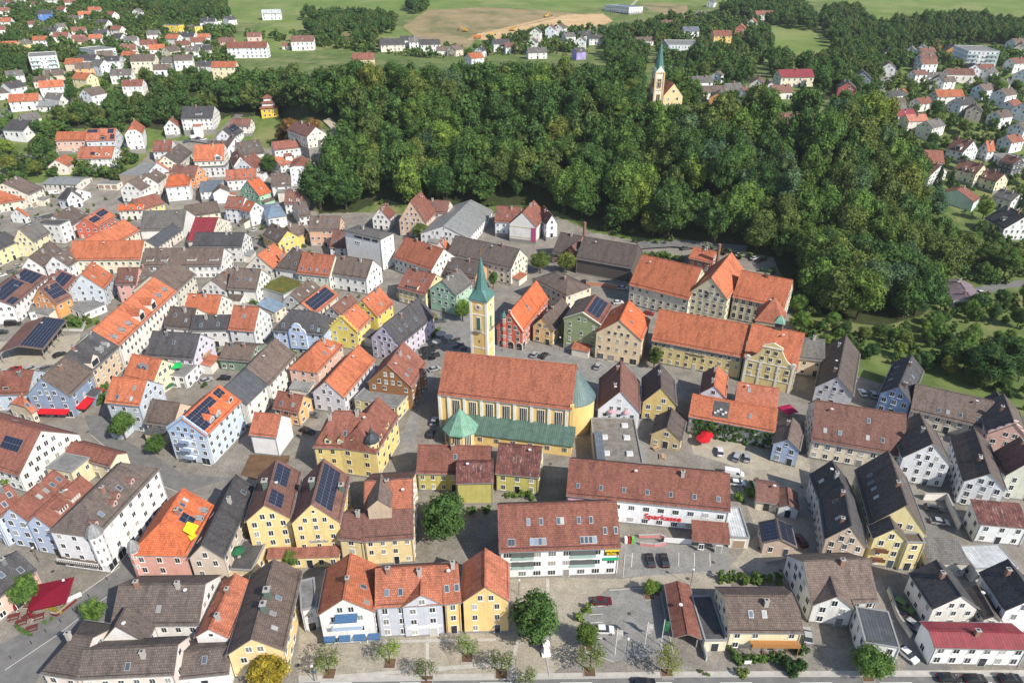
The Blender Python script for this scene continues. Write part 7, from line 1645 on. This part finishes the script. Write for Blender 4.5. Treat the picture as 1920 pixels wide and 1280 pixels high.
for row in [
 ('B2',(1025,862),2,'dark red','dark red car on the cobbled car park'),('B2',(1035,1012),-2,'white','white car on the cobbled car park'),('B3',(219,648),92,'black','black car before the bank, left one'),('B3',(293,648),90,'black','black car before the bank, right one'),
 ('B3',(1003,545),100,'dark red','dark red car beside the solar garage'),('B3',(655,200),-14,'white','white van at the end of the bank yard','van'),('B3',(672,108),58,'silver','silver car in the courtyard, left of the other silver one','estate'),('B3',(722,112),74,'silver','silver car in the courtyard, right of the other silver one'),('B3',(583,82),80,'white','white car beside the red parasol'),
 ('B3',(672,245),-8,'white','white car below the white van'),('B4',(478,885),-52,'green','green estate car in the lower right lane','estate'),('B4',(527,985),-58,'silver','silver car below the green estate car'),('B4',(500,1140),-62,'white','white car beside the flat metal roof'),('B4',(640,378),-14,'grey','grey car in the walled yard, upper one','estate'),('B4',(670,448),-12,'silver','silver car in the walled yard, lower one'),
 ('B4',(715,1262),0,'black','black car at the bottom right kerb, left of three'),('B4',(852,1268),0,'black','black car at the bottom right kerb, middle of three'),('B4',(1035,1266),0,'black','black car at the bottom right kerb, right of three'),('B3',(190,1290),0,'black','black car cut by the bottom edge'),('B3',(1035,1040),78,'silver','silver car beside the brown roofed house'),
 ('M0',(85,858),40,'red','red car in the left car yard'),('M0',(175,855),48,'silver','silver estate car next to the red car','estate'),('M0',(258,852),48,'grey','grey car right of the silver estate'),('M0',(327,778),50,'black','black car under the shade of the brown roof'),('M0',(540,516),4,'white','white car on the terrace of the grey-blue house'),('M0',(12,655),10,'black','black car at the left edge of the yard'),('M0',(75,610),10,'black','black van before the solar house','van'),
 ('M0',(10,345),40,'white','white car at the left street edge'),('M0',(65,322),38,'grey','grey car along the left street'),('M0',(103,292),38,'silver','silver car along the left street, farther up'),('M1',(290,55),85,'silver','silver car in the steep lane, topmost'),('M1',(285,95),85,'white','white car in the steep lane, second from top'),('M1',(277,140),85,'silver','silver car in the steep lane, third from top'),('M1',(285,200),85,'black','dark car in the steep lane, lowest'),
 ('M1',(120,905),2,'black','black car before the green workshop'),('M1',(22,918),40,'silver','silver car below the lilac house'),('M1',(575,1195),-25,'black','black car in the yard beside the yellow corner house','estate'),('M1',(603,1108),-10,'grey','grey car behind the yellow corner house'),
 ('M2',(705,778),62,'silver','silver car on the square before the town hall'),('M2',(757,782),60,'black','black car on the square beside the silver one'),('M2',(1050,842),66,'silver','silver car alone on the square'),('M2',(195,592),5,'grey','grey car before the mint green house'),('M2',(160,856),30,'silver','silver car beside the beer garden'),('M2',(158,1142),82,'silver','silver car left of the church, front one'),('M2',(142,1208),82,'black','black car left of the church'),
 ('M2',(982,382),-8,'black','black car before the dark timber barn'),('M3',(425,197),4,'grey','grey car on the wood road'),('M3',(715,232),45,'white','white car under the wood, left one'),('M3',(800,250),30,'white','white car under the wood, right one'),('M3',(602,212),40,'grey','grey car under the wood'),('M3',(642,218),45,'black','black car under the wood'),('M3',(832,262),30,'black','black car right of the white ones under the wood'),
 ('M3',(55,492),10,'white','white car beside the brewery, lower one'),('M3',(80,414),-8,'white','white car beside the brewery, upper one'),('M3',(222,552),-20,'red','red car before the left brewery wing'),('M4',(280,985),84,'white','white car in the yard by the blue house'),('M4',(340,996),74,'silver','silver car in the yard by the blue house'),('M4',(932,440),-10,'white','white car beside the bungalow'),
 ('Z3',(660,862),15,'white','white van in the yard of the garage doors','van'),('Z4',(665,190),55,'white','white van in the upper lane','van'),('Z4',(778,212),45,'white','white car in the upper lane'),('Z4',(715,198),50,'black','black car in the upper lane'),('Z4',(580,235),40,'blue','blue car in the upper lane'),('Z4',(1545,742),-30,'black','black car by the white orange-roofed house'),('Z5',(805,492),-20,'lime','bright green van in the farm yard','van'),('B2',(735,1060),85,'silver','silver car behind the white pillar on the square')]:
    car(*row)
# ------------------------------------------------------------------ parasols, awnings, flags, lamps
def cloth(name, c):
    k = ('cl', name)
    if k not in MATS:
        m = NT('cloth_'+name, .85, .1); g = m.node('ShaderNodeNewGeometry').outputs['Position']; m.col(m.ramp(m.noise(g, 2.5, 3), [(.3, scale(c, .8)), (.7, c)])); MATS[k] = m.m
    return MATS[k]
CLO = {'wine':(.20,.012,.03),'red':(.55,.02,.03),'grey':(.40,.39,.37),'black':(.03,.032,.035),'green':(.03,.13,.06),'pink':(.55,.30,.34),'magenta':(.35,.02,.08),'yellow':(.75,.55,.02),'blue':(.06,.13,.25),'white':(.7,.7,.68),'lime':(.02,.42,.10)}
def parasol(tile, p, w_, col, label, n=8, h=2.6, base=0.0, closed=False):
    g = at(*P(tile, p), base); r = empty('parasol', (g.x, g.y, g.z), .3, uniq(label), 'parasol', None)
    b = MB(); b.bar((0,0,0),(0,0,h+.25), .04, WHITE(), 6); b.build('pole', r)
    b = MB(); b.box((-.35,-.35,0),(.35,.35,.08), plain('concrete', (.35,.34,.32))); b.build('base_plate', r)
    b = MB()
    if closed: b.lathe((0,0), [(.18,h-1.6),(.32,h-1.3),(.22,h-.3),(.02,h+.2)], 8, cloth(col, CLO[col]))
    else:
        b.cone((0,0), w_/2, 0, h-.35, h+.3, n, cloth(col, CLO[col]), rot=R(180/n)); b.cone((0,0), w_/2, w_/2*1.01, h-.55, h-.35, n, cloth(col, CLO[col]), cap=False, rot=R(180/n))
    b.build('canopy', r)
parasol('B0',(290,860),10.5,'wine','large square wine red parasol on the café terrace',4,3.2); parasol('B0',(92,915),2,'wine','closed wine red parasol near the round tree',closed=True); parasol('B0',(172,955),2,'wine','closed wine red parasol between the café tables',closed=True)
parasol('M3',(515,1262),4.2,'red','bright red parasol in the ivy courtyard, front one'); parasol('M3',(535,1238),3.8,'red','bright red parasol in the ivy courtyard, rear one')
parasol('M2',(238,700),3.4,'grey','pale parasol on the square, right one'); parasol('M2',(172,725),3.4,'grey','pale parasol on the square, lower left one'); parasol('M2',(195,682),4,'grey','pale parasol on the square, rear one')
for i, (x, y) in enumerate(((120,765),(165,758),(120,800),(165,800))): parasol('M2',(x,y),4.4,'black','black square parasol of the beer garden, %s' % ('rear left','rear right','front left','front right')[i],4)
parasol('B1',(190,622),3.2,'green','dark green parasol on the flat terrace',8,2.4,4.4); parasol('M3',(18,1105),2.4,'pink','pale pink parasol on the terrace right of the church, left one',8,2.2,4.4); parasol('M3',(95,1110),2.4,'pink','pale pink parasol on the terrace right of the church, right one',4,2.2,4.4)
parasol('M0',(920,960),4.4,'green','faded green parasol below the white terrace block',8,2.4); parasol('Z1',(965,845),5.0,'lime','bright green sun cloth over the white roof terrace',4,1.8,5.4); parasol('M3',(975,1100),6.0,'magenta','dark pink square parasol beside the baroque house',4,2.6)
def awning(H, x0, x1, z, d, col, wall='-y', name='awning'):
    b = MB()
    if wall == '-y': f = lambda t, o, Z: (t, -H.W/2+H.oe-o, Z)
    else: f = lambda t, o, Z: (-H.L/2+.25-o, -t, Z)
    m = cloth(col, CLO[col]); b.face([f(x0,d,z-.7), f(x1,d,z-.7), f(x1,.02,z), f(x0,.02,z)], m); b.face([f(x0,d,z-.95), f(x1,d,z-.95), f(x1,d,z-.7), f(x0,d,z-.7)], m)
    b.face([f(x0,d,z-.7), f(x0,.02,z), f(x0,.02,z-.7)], m); b.face([f(x1,d,z-.7), f(x1,.02,z-.7), f(x1,.02,z)], m); b.build(name, H.root)
def find(lab): return next(h for h in HOUSES if h.label.startswith(lab))
H = find('blue-grey gabled shop house'); awning(H, -H.W*.32, H.W*.02, 3.2, 1.8, 'red', '-x'); awning(H, H.W*.04, H.W*.36, 3.2, 1.8, 'red', '-x'); awning(H, -H.L*.42, -H.L*.02, 3.3, 2.6, 'red'); awning(H, H.L*.02, H.L*.46, 3.3, 2.6, 'red')
H = find('white-grey gabled house with orange roof'); awning(H, -2.2, 2.2, 9.2, 1.5, 'blue', '-x')
for a in (-5.2, -2.2, .8, 3.8): awning(H, a, a+2.3, 2.9, 1.0, 'blue', '-x')
b = MB(); b.box((-H.L/2-1.2,-3.0,5.9),(-H.L/2+.2,3.0,6.05), plaster('e6e6e6')); b.box((-H.L/2-1.22,-3.0,6.05),(-H.L/2-1.14,3.0,6.95), plain('balcony_rail', (.32,.42,.55), .4)); b.build('balcony', H.root)
H = H_BRN; b = MB(); wd = plain('wood_orange', (.36,.17,.06), .7); y_ = -H.W/2+H.oe
b.box((-H.L*.18, y_-1.7, 2.75), (H.L*.46, y_, 2.95), wd)
for i in range(3): b.box((-H.L*.18, y_-1.74, 3.05+i*.32), (H.L*.46, y_-1.66, 3.27+i*.32), wd)
for i in range(5): b.box((-H.L*.18+i*H.L*.155, y_-1.72, 0), (-H.L*.18+i*H.L*.155+.12, y_-1.6, 4.0), wd)
b.build('balcony', H.root)
H = find('yellow front gable with wooden balconies')
for z in (2.7, 5.6): b = MB(); wd2 = plain('wood_brown', (.14,.06,.035), .7); b.box((-H.L/2-1.2, .2, z), (-H.L/2+.25, H.W*.36, z+.15), wd2); b.box((-H.L/2-1.24, .2, z+.15), (-H.L/2-1.15, H.W*.36, z+1.05), wd2); b.build('balcony', H.root)
H = find('lilac house with dark grey roof')
for z in (2.6, 5.4): b = MB(); wd3 = plain('wood_pale', (.42,.27,.17), .7); b.box((H.L/2-.25, -2.4, z), (H.L/2+1.1, 2.4, z+.15), wd3); b.box((H.L/2+1.05, -2.4, z+.15), (H.L/2+1.13, 2.4, z+1.0), wd3); b.build('balcony', H.root)
def flag(tile, p, h, col, label, bann=True):
    g = at(*P(tile, p)); r = empty('flag_pole', tuple(g), 0, uniq(label), 'flag pole', 'flag poles on the car park'); b = MB(); b.bar((0,0,0),(0,0,h), .07, WHITE(), 8); b.build('pole', r)
    if bann:
        b = MB(); n = 6
        for i in range(n): b.face([(.1+1.2*0, .12*math.sin(i), h-.3-i*.55), (1.2, .25*math.sin(i*1.3), h-.4-i*.55), (1.2, .25*math.sin((i+1)*1.3), h-.95-i*.55), (.1, .12*math.sin(i+1), h-.85-i*.55)], cloth(col, CLO[col]))
        b.build('banner', r)
flag('B3',(36,1130),8,'grey','flag pole with pale banner, left of three'); flag('B3',(190,1098),8,'grey','flag pole with pale banner, middle of three'); flag('B3',(275,1085),8,'green','flag pole with green banner, right of three')
def lamp(tile, p, h, label):
    g = at(*P(tile, p)); r = empty('street_lamp', tuple(g), 0, uniq(label), 'street lamp', 'street lamps'); b = MB(); b.bar((0,0,0),(0,0,h), .06, DARK(), 8); b.build('pole', r); b = MB(); b.lathe((0,0), [(.08,h-.05),(.32,h+.1),(.3,h+.35),(.05,h+.5)], 10, plain('lamp_head', (.55,.55,.52), .4)); b.build('lamp_head', r)
for t, p, h, l in (('B2',(592,820),4.5,'street lamp before the white office building'),('B3',(430,772),5,'street lamp above the long carport'),('B3',(95,1128),4.5,'street lamp beside the flag poles'),('B1',(585,1270),4.5,'street lamp at the bottom of the square'),('B0',(205,650),4.5,'street lamp before the white hotel'),('M2',(842,745),5,'street lamp before the green town house'),('M2',(1045,805),5,'street lamp before the apricot town house'),('B0',(365,820),4.5,'street lamp beside the wine red parasol')): lamp(t, p, h, l)
# white pillar monument
g = at(*P('B2',(733,1125))); r = empty('pillar_monument', tuple(g), .1, uniq('white stone pillar on the square beside the full green tree'), 'monument'); st_ = plaster('efeee8')
b = MB(); b.box((-.9,-.9,0),(.9,.9,.5), st_); b.build('plinth', r); b = MB(); b.box((-.5,-.5,.5),(.5,.5,3.0), st_); b.build('shaft', r); b = MB(); b.box((-.7,-.7,3.0),(.7,.7,3.3), st_); b.cone((0,0), .7, 0, 3.3, 4.1, 8, st_); b.build('cap', r)
# café tables and benches
def table(tile, p, rz, col, label, base=0.0):
    g = at(*P(tile, p), base); r = empty('café_table'.replace('é','e'), tuple(g), R(rz), uniq(label), 'table', 'cafe tables'); m = plain('wood_'+col, {'red':(.12,.03,.03),'dark':(.05,.045,.04),'pale':(.36,.28,.2)}[col], .7)
    b = MB(); b.box((-1.1,-.4,.70),(1.1,.4,.76), m); b.build('table_top', r)
    for s in (-1,1):
        b = MB(); b.box((-1.1,s*.75-.15,.42),(1.1,s*.75+.15,.47), m); b.build('bench', r)
        b = MB(); b.box((s*.8-.05,-.85,0),(s*.8+.05,.85,.1), m); b.box((s*.8-.05,-.05,0),(s*.8+.05,.05,.72), m); b.build('leg', r)
for i, (x, y, a) in enumerate(((75,940,20),(115,968,25),(170,1000,25),(205,940,25),(150,935,60))): table('B0', (x,y), a, 'red', 'dark red table on the café terrace, %s' % ('far left','left front','front','right','beside the closed parasol')[i])
for i, (x, y, a) in enumerate(((285,690,20),(305,720,20),(275,735,30),(320,745,10),(105,740,20),(140,785,20))): table('M2', (x,y), a, 'dark', 'dark table of the beer garden, %s' % ('top right','right','lower middle','far right','left','lower left')[i])
for i, (x, y, a) in enumerate(((285,105,80),(250,60,30),(330,45,60))): table('B3', (x,y), a, 'pale', 'pale table on the roof garden before the bank, %s' % ('front','left','right')[i])
# planters and hedges
def hedge(label, pts, wd, h, kind='mid', base=0.0):
    m = Mass(); P3 = [at(*P(t, (x, y)), base) for (t, x, y) in pts]
    for a, b_ in zip(P3, P3[1:]):
        n = max(1, int((b_-a).length/(wd*.7)))
        for i in range(n+1):
            q = a.lerp(b_, i/n); m.add(trnd.choice(LOWS), q.x+trnd.uniform(-.2,.2), q.y+trnd.uniform(-.2,.2), q.z+h*.5, wd*.62, h*.58)
    o = ob('hedge', mesh('hedge', m.v, m.f, [leafmat(kind, LEAF[kind])])); tag(o, uniq(label), 'hedge')
hedge('clipped green hedge before the wooden balcony house', [('B3',640,1110),('B3',680,1175),('B3',800,1165),('B3',900,1150)], 2.0, 1.9, 'mid'); hedge('tall dark hedge at the right corner of the balcony garden', [('B3',905,1180),('B3',950,1230),('B3',1000,1210),('B3',1010,1130)], 2.8, 3.2, 'dark')
hedge('row of leafy shrubs behind the brown roofed house', [('B3',590,752),('B3',700,752),('B3',760,757),('B3',880,757)], 2.6, 3.0, 'mid'); hedge('green hedge behind the pale blue houses at left', [('B0',60,245),('B0',130,225),('B0',210,205)], 4.0, 3.5, 'light'); hedge('shrubs at the bank yard beside the white van', [('B3',690,330),('B3',740,300),('B3',760,260)], 3.2, 3.0, 'mid')
hedge('low planted border on the café terrace', [('B0',80,985),('B0',160,1035)], .8, .8, 'mid'); hedge('second planted border on the café terrace', [('B0',235,970),('B0',270,955)], .9, .9, 'light'); hedge('flowering border beside the wine red parasol', [('B0',250,890),('B0',310,915),('B0',345,885)], 1.0, 1.0, 'yellow'); hedge('round bushes at the left rim of the car park', [('B2',915,950),('B2',945,905)], 2.4, 2.2, 'light'); hedge('low bush on the planted island at the bottom', [('B3',490,1225),('B3',515,1240)], 1.0, .8, 'olive'); hedge('round yellow-green bush before the balcony house', [('B3',690,1238),('B3',705,1240)], 2.0, 2.0, 'olive')
hedge('shrubs beside the olive yellow house in the courtyard', [('B2',540,310),('B2',640,310),('B2',660,330)], 1.8, 2.2, 'light'); hedge('bushes under the courtyard tree', [('B2',350,395),('B2',420,385)], 2.6, 2.6, 'dark'); hedge('green planting on the old brewery lane', [('M3',210,240),('M3',300,240),('M3',400,262)], 3.2, 3.2, 'mid'); hedge('long garden hedge below the wood at right', [('M3',1010,600),('M3',1080,610),('M3',1140,640)], 3.4, 3.2, 'light'); hedge('garden shrubs at the backyard of the planted roof', [('M1',240,480),('M1',290,495)], 2.4, 2.4, 'light')
hedge('bush in the little lawn beside the car shelter', [('M0',380,600),('M0',430,615)], 3.5, 3.2, 'mid'); hedge('shrubs at the corner of the slanting street', [('M0',570,950),('M0',555,1040)], 2.4, 3.4, 'mid'); hedge('shrub beside the white terraced block', [('M0',620,880),('M0',650,860)], 3, 4, 'dark'); hedge('potted plants of the square beer garden', [('M2',110,690),('M2',150,675),('M2',185,640)], 1.8, 2.2, 'light'); hedge('small yellow shrub before the mint green house', [('M2',150,565),('M2',165,580)], 2, 2.2, 'yellow')
# ivy on the courtyard house
H = H_IVY; m = Mass(); rn = random.Random(3)
for i in range(150):
    x = rn.uniform(-.42, .49)*H.L; z = rn.uniform(.3, H.he-.3)
    if z < 2.6 and rn.random() < .35: continue
    c, s = math.cos(H.rz), math.sin(H.rz); y = -H.W/2+H.oe-rn.uniform(.1,.5); m.add(rn.choice(LOWS), H.cx+c*x-s*y, H.cy+s*x+c*y, H.z+z, rn.uniform(.5,1.0), rn.uniform(.5,1.0))
o = ob('ivy', mesh('ivy', m.v, m.f, [leafmat('mid', LEAF['mid'])])); tag(o, uniq('thick green ivy climbing the courtyard house front'), 'ivy')
# walls and small things
def lowwall(label, pts, h, wd, wall, name='garden_wall'):
    P3 = [at(*P(t, (x, y))) for (t, x, y) in pts]; b = MB(); wm = plaster(wall)
    for a, q in zip(P3, P3[1:]):
        d = (q-a); d.z = 0; L = d.length; M = Matrix.Translation((a.x, a.y, min(a.z, q.z))) @ Matrix.Rotation(math.atan2(d.y, d.x), 4, 'Z'); b.box((0,-wd/2,-.4),(L,wd/2,h), wm, M); b.box((-.05,-wd/2-.06,h),(L+.05,wd/2+.06,h+.1), plain('wall_coping', (.33,.32,.30)), M)
    o = b.build(name); tag(o, uniq(label), 'wall')
lowwall('long rendered wall along the lower right lane', [('B4',400,800),('B4',450,940),('B4',520,1045)], 1.3, .3, 'd8d3c6'); lowwall('white yard wall around the two parked cars', [('B4',585,325),('B4',700,325),('B4',770,480)], 2.2, .3, 'eceae4'); lowwall('pink curved ramp wall before the bank', [('B3',165,560),('B3',240,568),('B3',300,558),('B3',305,530),('B3',270,518),('B3',160,520)], .8, .35, 'd98a88'); lowwall('low wall of the café terrace planter', [('B0',270,925),('B0',300,930),('B0',400,850)], .8, .2, '7a3030'); lowwall('old brick wall before the timber barn', [('M2',985,390),('M2',1100,400),('M2',1160,415)], 1.6, .4, 'c98a68'); lowwall('white terrace wall at the garden lawn', [('M0',340,640),('M0',450,642),('M0',470,600)], 1.0, .3, 'd8d8d4'); lowwall('garden bed wall beside the solar garage', [('B3',825,655),('B3',990,630),('B3',995,615)], .7, .3, 'b8b2a4'); lowwall('rendered wall beside the long carport', [('B3',485,1060),('B3',512,1165)], 1.4, .25, 'd6d2c4')
def board(tile, p, rz, w_, h, col, label, cat='sign', base=.6):
    g = at(*P(tile, p)); r = empty('notice_board', tuple(g), R(rz), uniq(label), cat); b = MB(); b.box((-w_/2,-.05,base),(w_/2,.05,base+h), plain('board_'+col, CLO[col], .6)); b.build('panel', r)
    for s in (-1,1): b = MB(); b.bar((s*w_*.4,0,0),(s*w_*.4,0,base+.1), .04, DARK()); b.build('post', r)
board('B3',(360,560),-5,6.5,1.6,'white','wide white notice board before the bank'); board('B0',(380,858),40,4,1.2,'white','white menu board at the café terrace'); board('B1',(588,1262),0,.9,.9,'blue','small blue sign at the bottom of the square', base=2.0); board('B3',(725,1190),0,1.4,1.0,'white','white sign at the balcony house hedge')
def container(tile, p, rz, s, col, label):
    g = at(*P(tile, p)); r = empty('waste_container', tuple(g), R(rz), uniq(label), 'container'); m = plain('bin_'+col, {'red':(.5,.02,.02),'green':(.05,.40,.06),'white':(.6,.6,.58),'yellow':(.7,.6,.02),'lime':(.1,.45,.05)}[col], .5); b = MB(); b.box((-s[0]/2,-s[1]/2,.05),(s[0]/2,s[1]/2,s[2]), m); b.build('body', r); b = MB(); b.box((-s[0]/2-.05,-s[1]/2-.05,s[2]),(s[0]/2+.05,s[1]/2+.05,s[2]+.12), m); b.build('lid', r)
container('B3',(95,548),0,(.9,.9,1.6),'white','white box at the bank entrance, left of three'); container('B3',(110,548),0,(.9,.9,1.6),'red','red box at the bank entrance'); container('B3',(124,548),0,(.9,.9,1.6),'lime','green box at the bank entrance'); container('Z5',(525,612),5,(5.2,2.2,1.8),'yellow','yellow trailer beside the grey-brown roof')
# construction site machines on the far hill
def truck(tile, p, rz, label):
    g = at(*P(tile, p)); r = empty('dump_truck', tuple(g), R(rz), uniq(label), 'truck', 'construction vehicles on the far hill'); om = plain('machine_orange', (.55,.16,.02), .5); b = MB(); b.box((-4,-1.3,1.2),(1.5,1.3,3.0), om); b.build('tipper_body', r); b = MB(); b.box((1.8,-1.25,.7),(4,1.25,3.2), om); b.build('cab', r)
    for x in (-3,-1.6,2.8):
        for s in (-1,1): ob('wheel', CARM['car']['wheel'], r, Matrix.Translation((x,s*1.2,.6)) @ Matrix.Rotation(R(-90*s), 4, 'X') @ Matrix.Diagonal((1.7,1.7,1.7,1)))
def digger(tile, p, rz, label):
    g = at(*P(tile, p)); r = empty('excavator', tuple(g), R(rz), uniq(label), 'excavator', 'construction vehicles on the far hill'); om = plain('machine_yellow', (.58,.30,.02), .5); b = MB(); b.box((-2.2,-1.5,0),(2.2,-.8,.9), DARK()); b.box((-2.2,.8,0),(2.2,1.5,.9), DARK()); b.build('track', r); b = MB(); b.box((-2.2,-1.4,.9),(1.6,1.4,2.2), om); b.box((.2,-1.4,2.2),(1.6,-.2,3.4), om); b.build('cab', r); b = MB(); b.bar((1.4,.3,1.8),(4.5,.3,4.8), .3, om); b.bar((4.5,.3,4.8),(6.6,.3,2.2), .25, om); b.box((6.0,-.3,1.2),(7.2,.9,2.3), DARK()); b.build('arm', r)
truck('T2',(410,222),0,'orange dump truck on the far construction site'); digger('T2',(480,212),30,'orange excavator beside the dump truck'); digger('T2',(610,178),-20,'orange excavator on the site track'); digger('T2',(340,182),160,'small yellow excavator on the dry field'); digger('T2',(805,100),20,'yellow excavator at the sand pit')
# building plot: brown earth terrace beside the twin gables
sheet('earth_plot', [('Z2' and 980, 1000, 'Z2'), (1420,1010,'Z2'), (1400,1080,'Z2'), (1100,1300,'Z2'), (880,1220,'Z2')], 'earth', .05)

# manhole covers, kerb and street furniture of the square
def disc(name, tile, p, r_, mat, h=.03):
    g = at(*P(tile, p)); b = MB(); b.cone((0,0), r_, r_, -.1, h, 16, mat); tag(b.build(name, None, Matrix.Translation((g.x, g.y, g.z))), kind='structure')
iron = plain('cast_iron', (.07,.065,.06), .6)
for t, p in (('B1',(492,1188)),('B3',(790,577)),('B3',(900,693)),('B3',(415,735)),('B3',(95,775)),('B3',(1010,258)),('B4',(412,1238)),('B0',(275,697)),('M2',(525,745)),('M2',(790,772)),('B3',(110,917)),('B3',(548,650)),('B2',(757,137)),('Z2',(160,1130)),('M0',(480,1190)),('M2',(560,705))): disc('manhole_cover', t, p, .45, iron)
def kerb(pts, h=.12, wd=.22):
    P3 = [at(*q) for q in pts]; b = MB(); cm = plain('kerb_stone', (.38,.37,.35), .9)
    for a, q in zip(P3, P3[1:]):
        d = q-a; d.z = 0; M = Matrix.Translation((a.x, a.y, a.z)) @ Matrix.Rotation(math.atan2(d.y, d.x), 4, 'Z'); b.box((0,-wd/2,-.2),(d.length,wd/2,h), cm, M)
    tag(b.build('kerb'), kind='structure')
kerb([(560,1278),(1300,1268),(1960,1266)]); kerb([(1142,1106),(1236,1100),(1262,1225)]); kerb([(1092,1150),(1098,1222),(1150,1240)]); kerb([(1168,1082),(1172,1040)]); kerb([(100,1150),(225,1062)]); kerb([(120,1225),(215,1165),(290,1085)]); kerb([(170,815),(225,860),(290,905),(340,925)]); kerb([(1030,1266),(1024,1230),(1010,1212)])
def line(pts, wd=.12):
    P3 = [at(*q) for q in pts]; b = MB(); wm = plain('road_paint', (.62,.62,.60), .8)
    for a, q in zip(P3, P3[1:]):
        d = q-a; d.z = 0; M = Matrix.Translation((a.x, a.y, a.z)) @ Matrix.Rotation(math.atan2(d.y, d.x), 4, 'Z'); b.face([tuple(M @ Vector(c)) for c in ((0,-wd/2,.024),(d.length,-wd/2,.024),(d.length,wd/2,.024),(0,wd/2,.024))], wm)
    tag(b.build('road_marking'), kind='structure')
for i in range(6): line([(1186+i*1.0+i*28, 1036), (1184+i*29.5, 1062)])
for i in range(7): line([(1105, 1122+i*15), (1130, 1120.5+i*15)])
for i in range(9): line([(600+i*150, 1279.5), (660+i*150, 1278.8)], .15)
line([(10,1255),(110,1188),(200,1118)], .12)
def bollard(tile, p, label):
    g = at(*P(tile, p)); r = empty('bollard', tuple(g), 0, label, 'bollard', 'bollards along the hotel street'); b = MB(); b.cone((0,0), .09, .07, 0, .9, 8, DARK()); b.build('post', r); b = MB(); b.lathe((0,0), [(.1,.88),(.12,.95),(.02,1.05)], 8, DARK()); b.build('cap', r)
for i, p in enumerate(((560,742),(465,832),(385,905),(318,962),(240,1015),(165,1075),(58,1155))): bollard('B0', p, uniq('dark iron bollard along the hotel street, %s from the hotel' % ORD[i].replace('leftmost','first')))
# ------------------------------------------------------------------ thin summer haze
hb = MB(); m = bpy.data.materials.new('haze'); m.use_nodes = True; t = m.node_tree; t.nodes.clear()
pv = t.nodes.new('ShaderNodeVolumePrincipled'); pv.inputs['Color'].default_value = (.86,.90,.96,1); pv.inputs['Density'].default_value = .00007; pv.inputs['Anisotropy'].default_value = .2
mo = t.nodes.new('ShaderNodeOutputMaterial'); t.links.new(pv.outputs[0], mo.inputs['Volume'])
hb.box((-3200,-320,-1.5),(3200,4600,175), m); o = hb.build('haze'); o['kind'] = 'stuff'; tag(o, 'thin pale summer haze over the whole town', 'haze')
for H in HOUSES: finish(H)
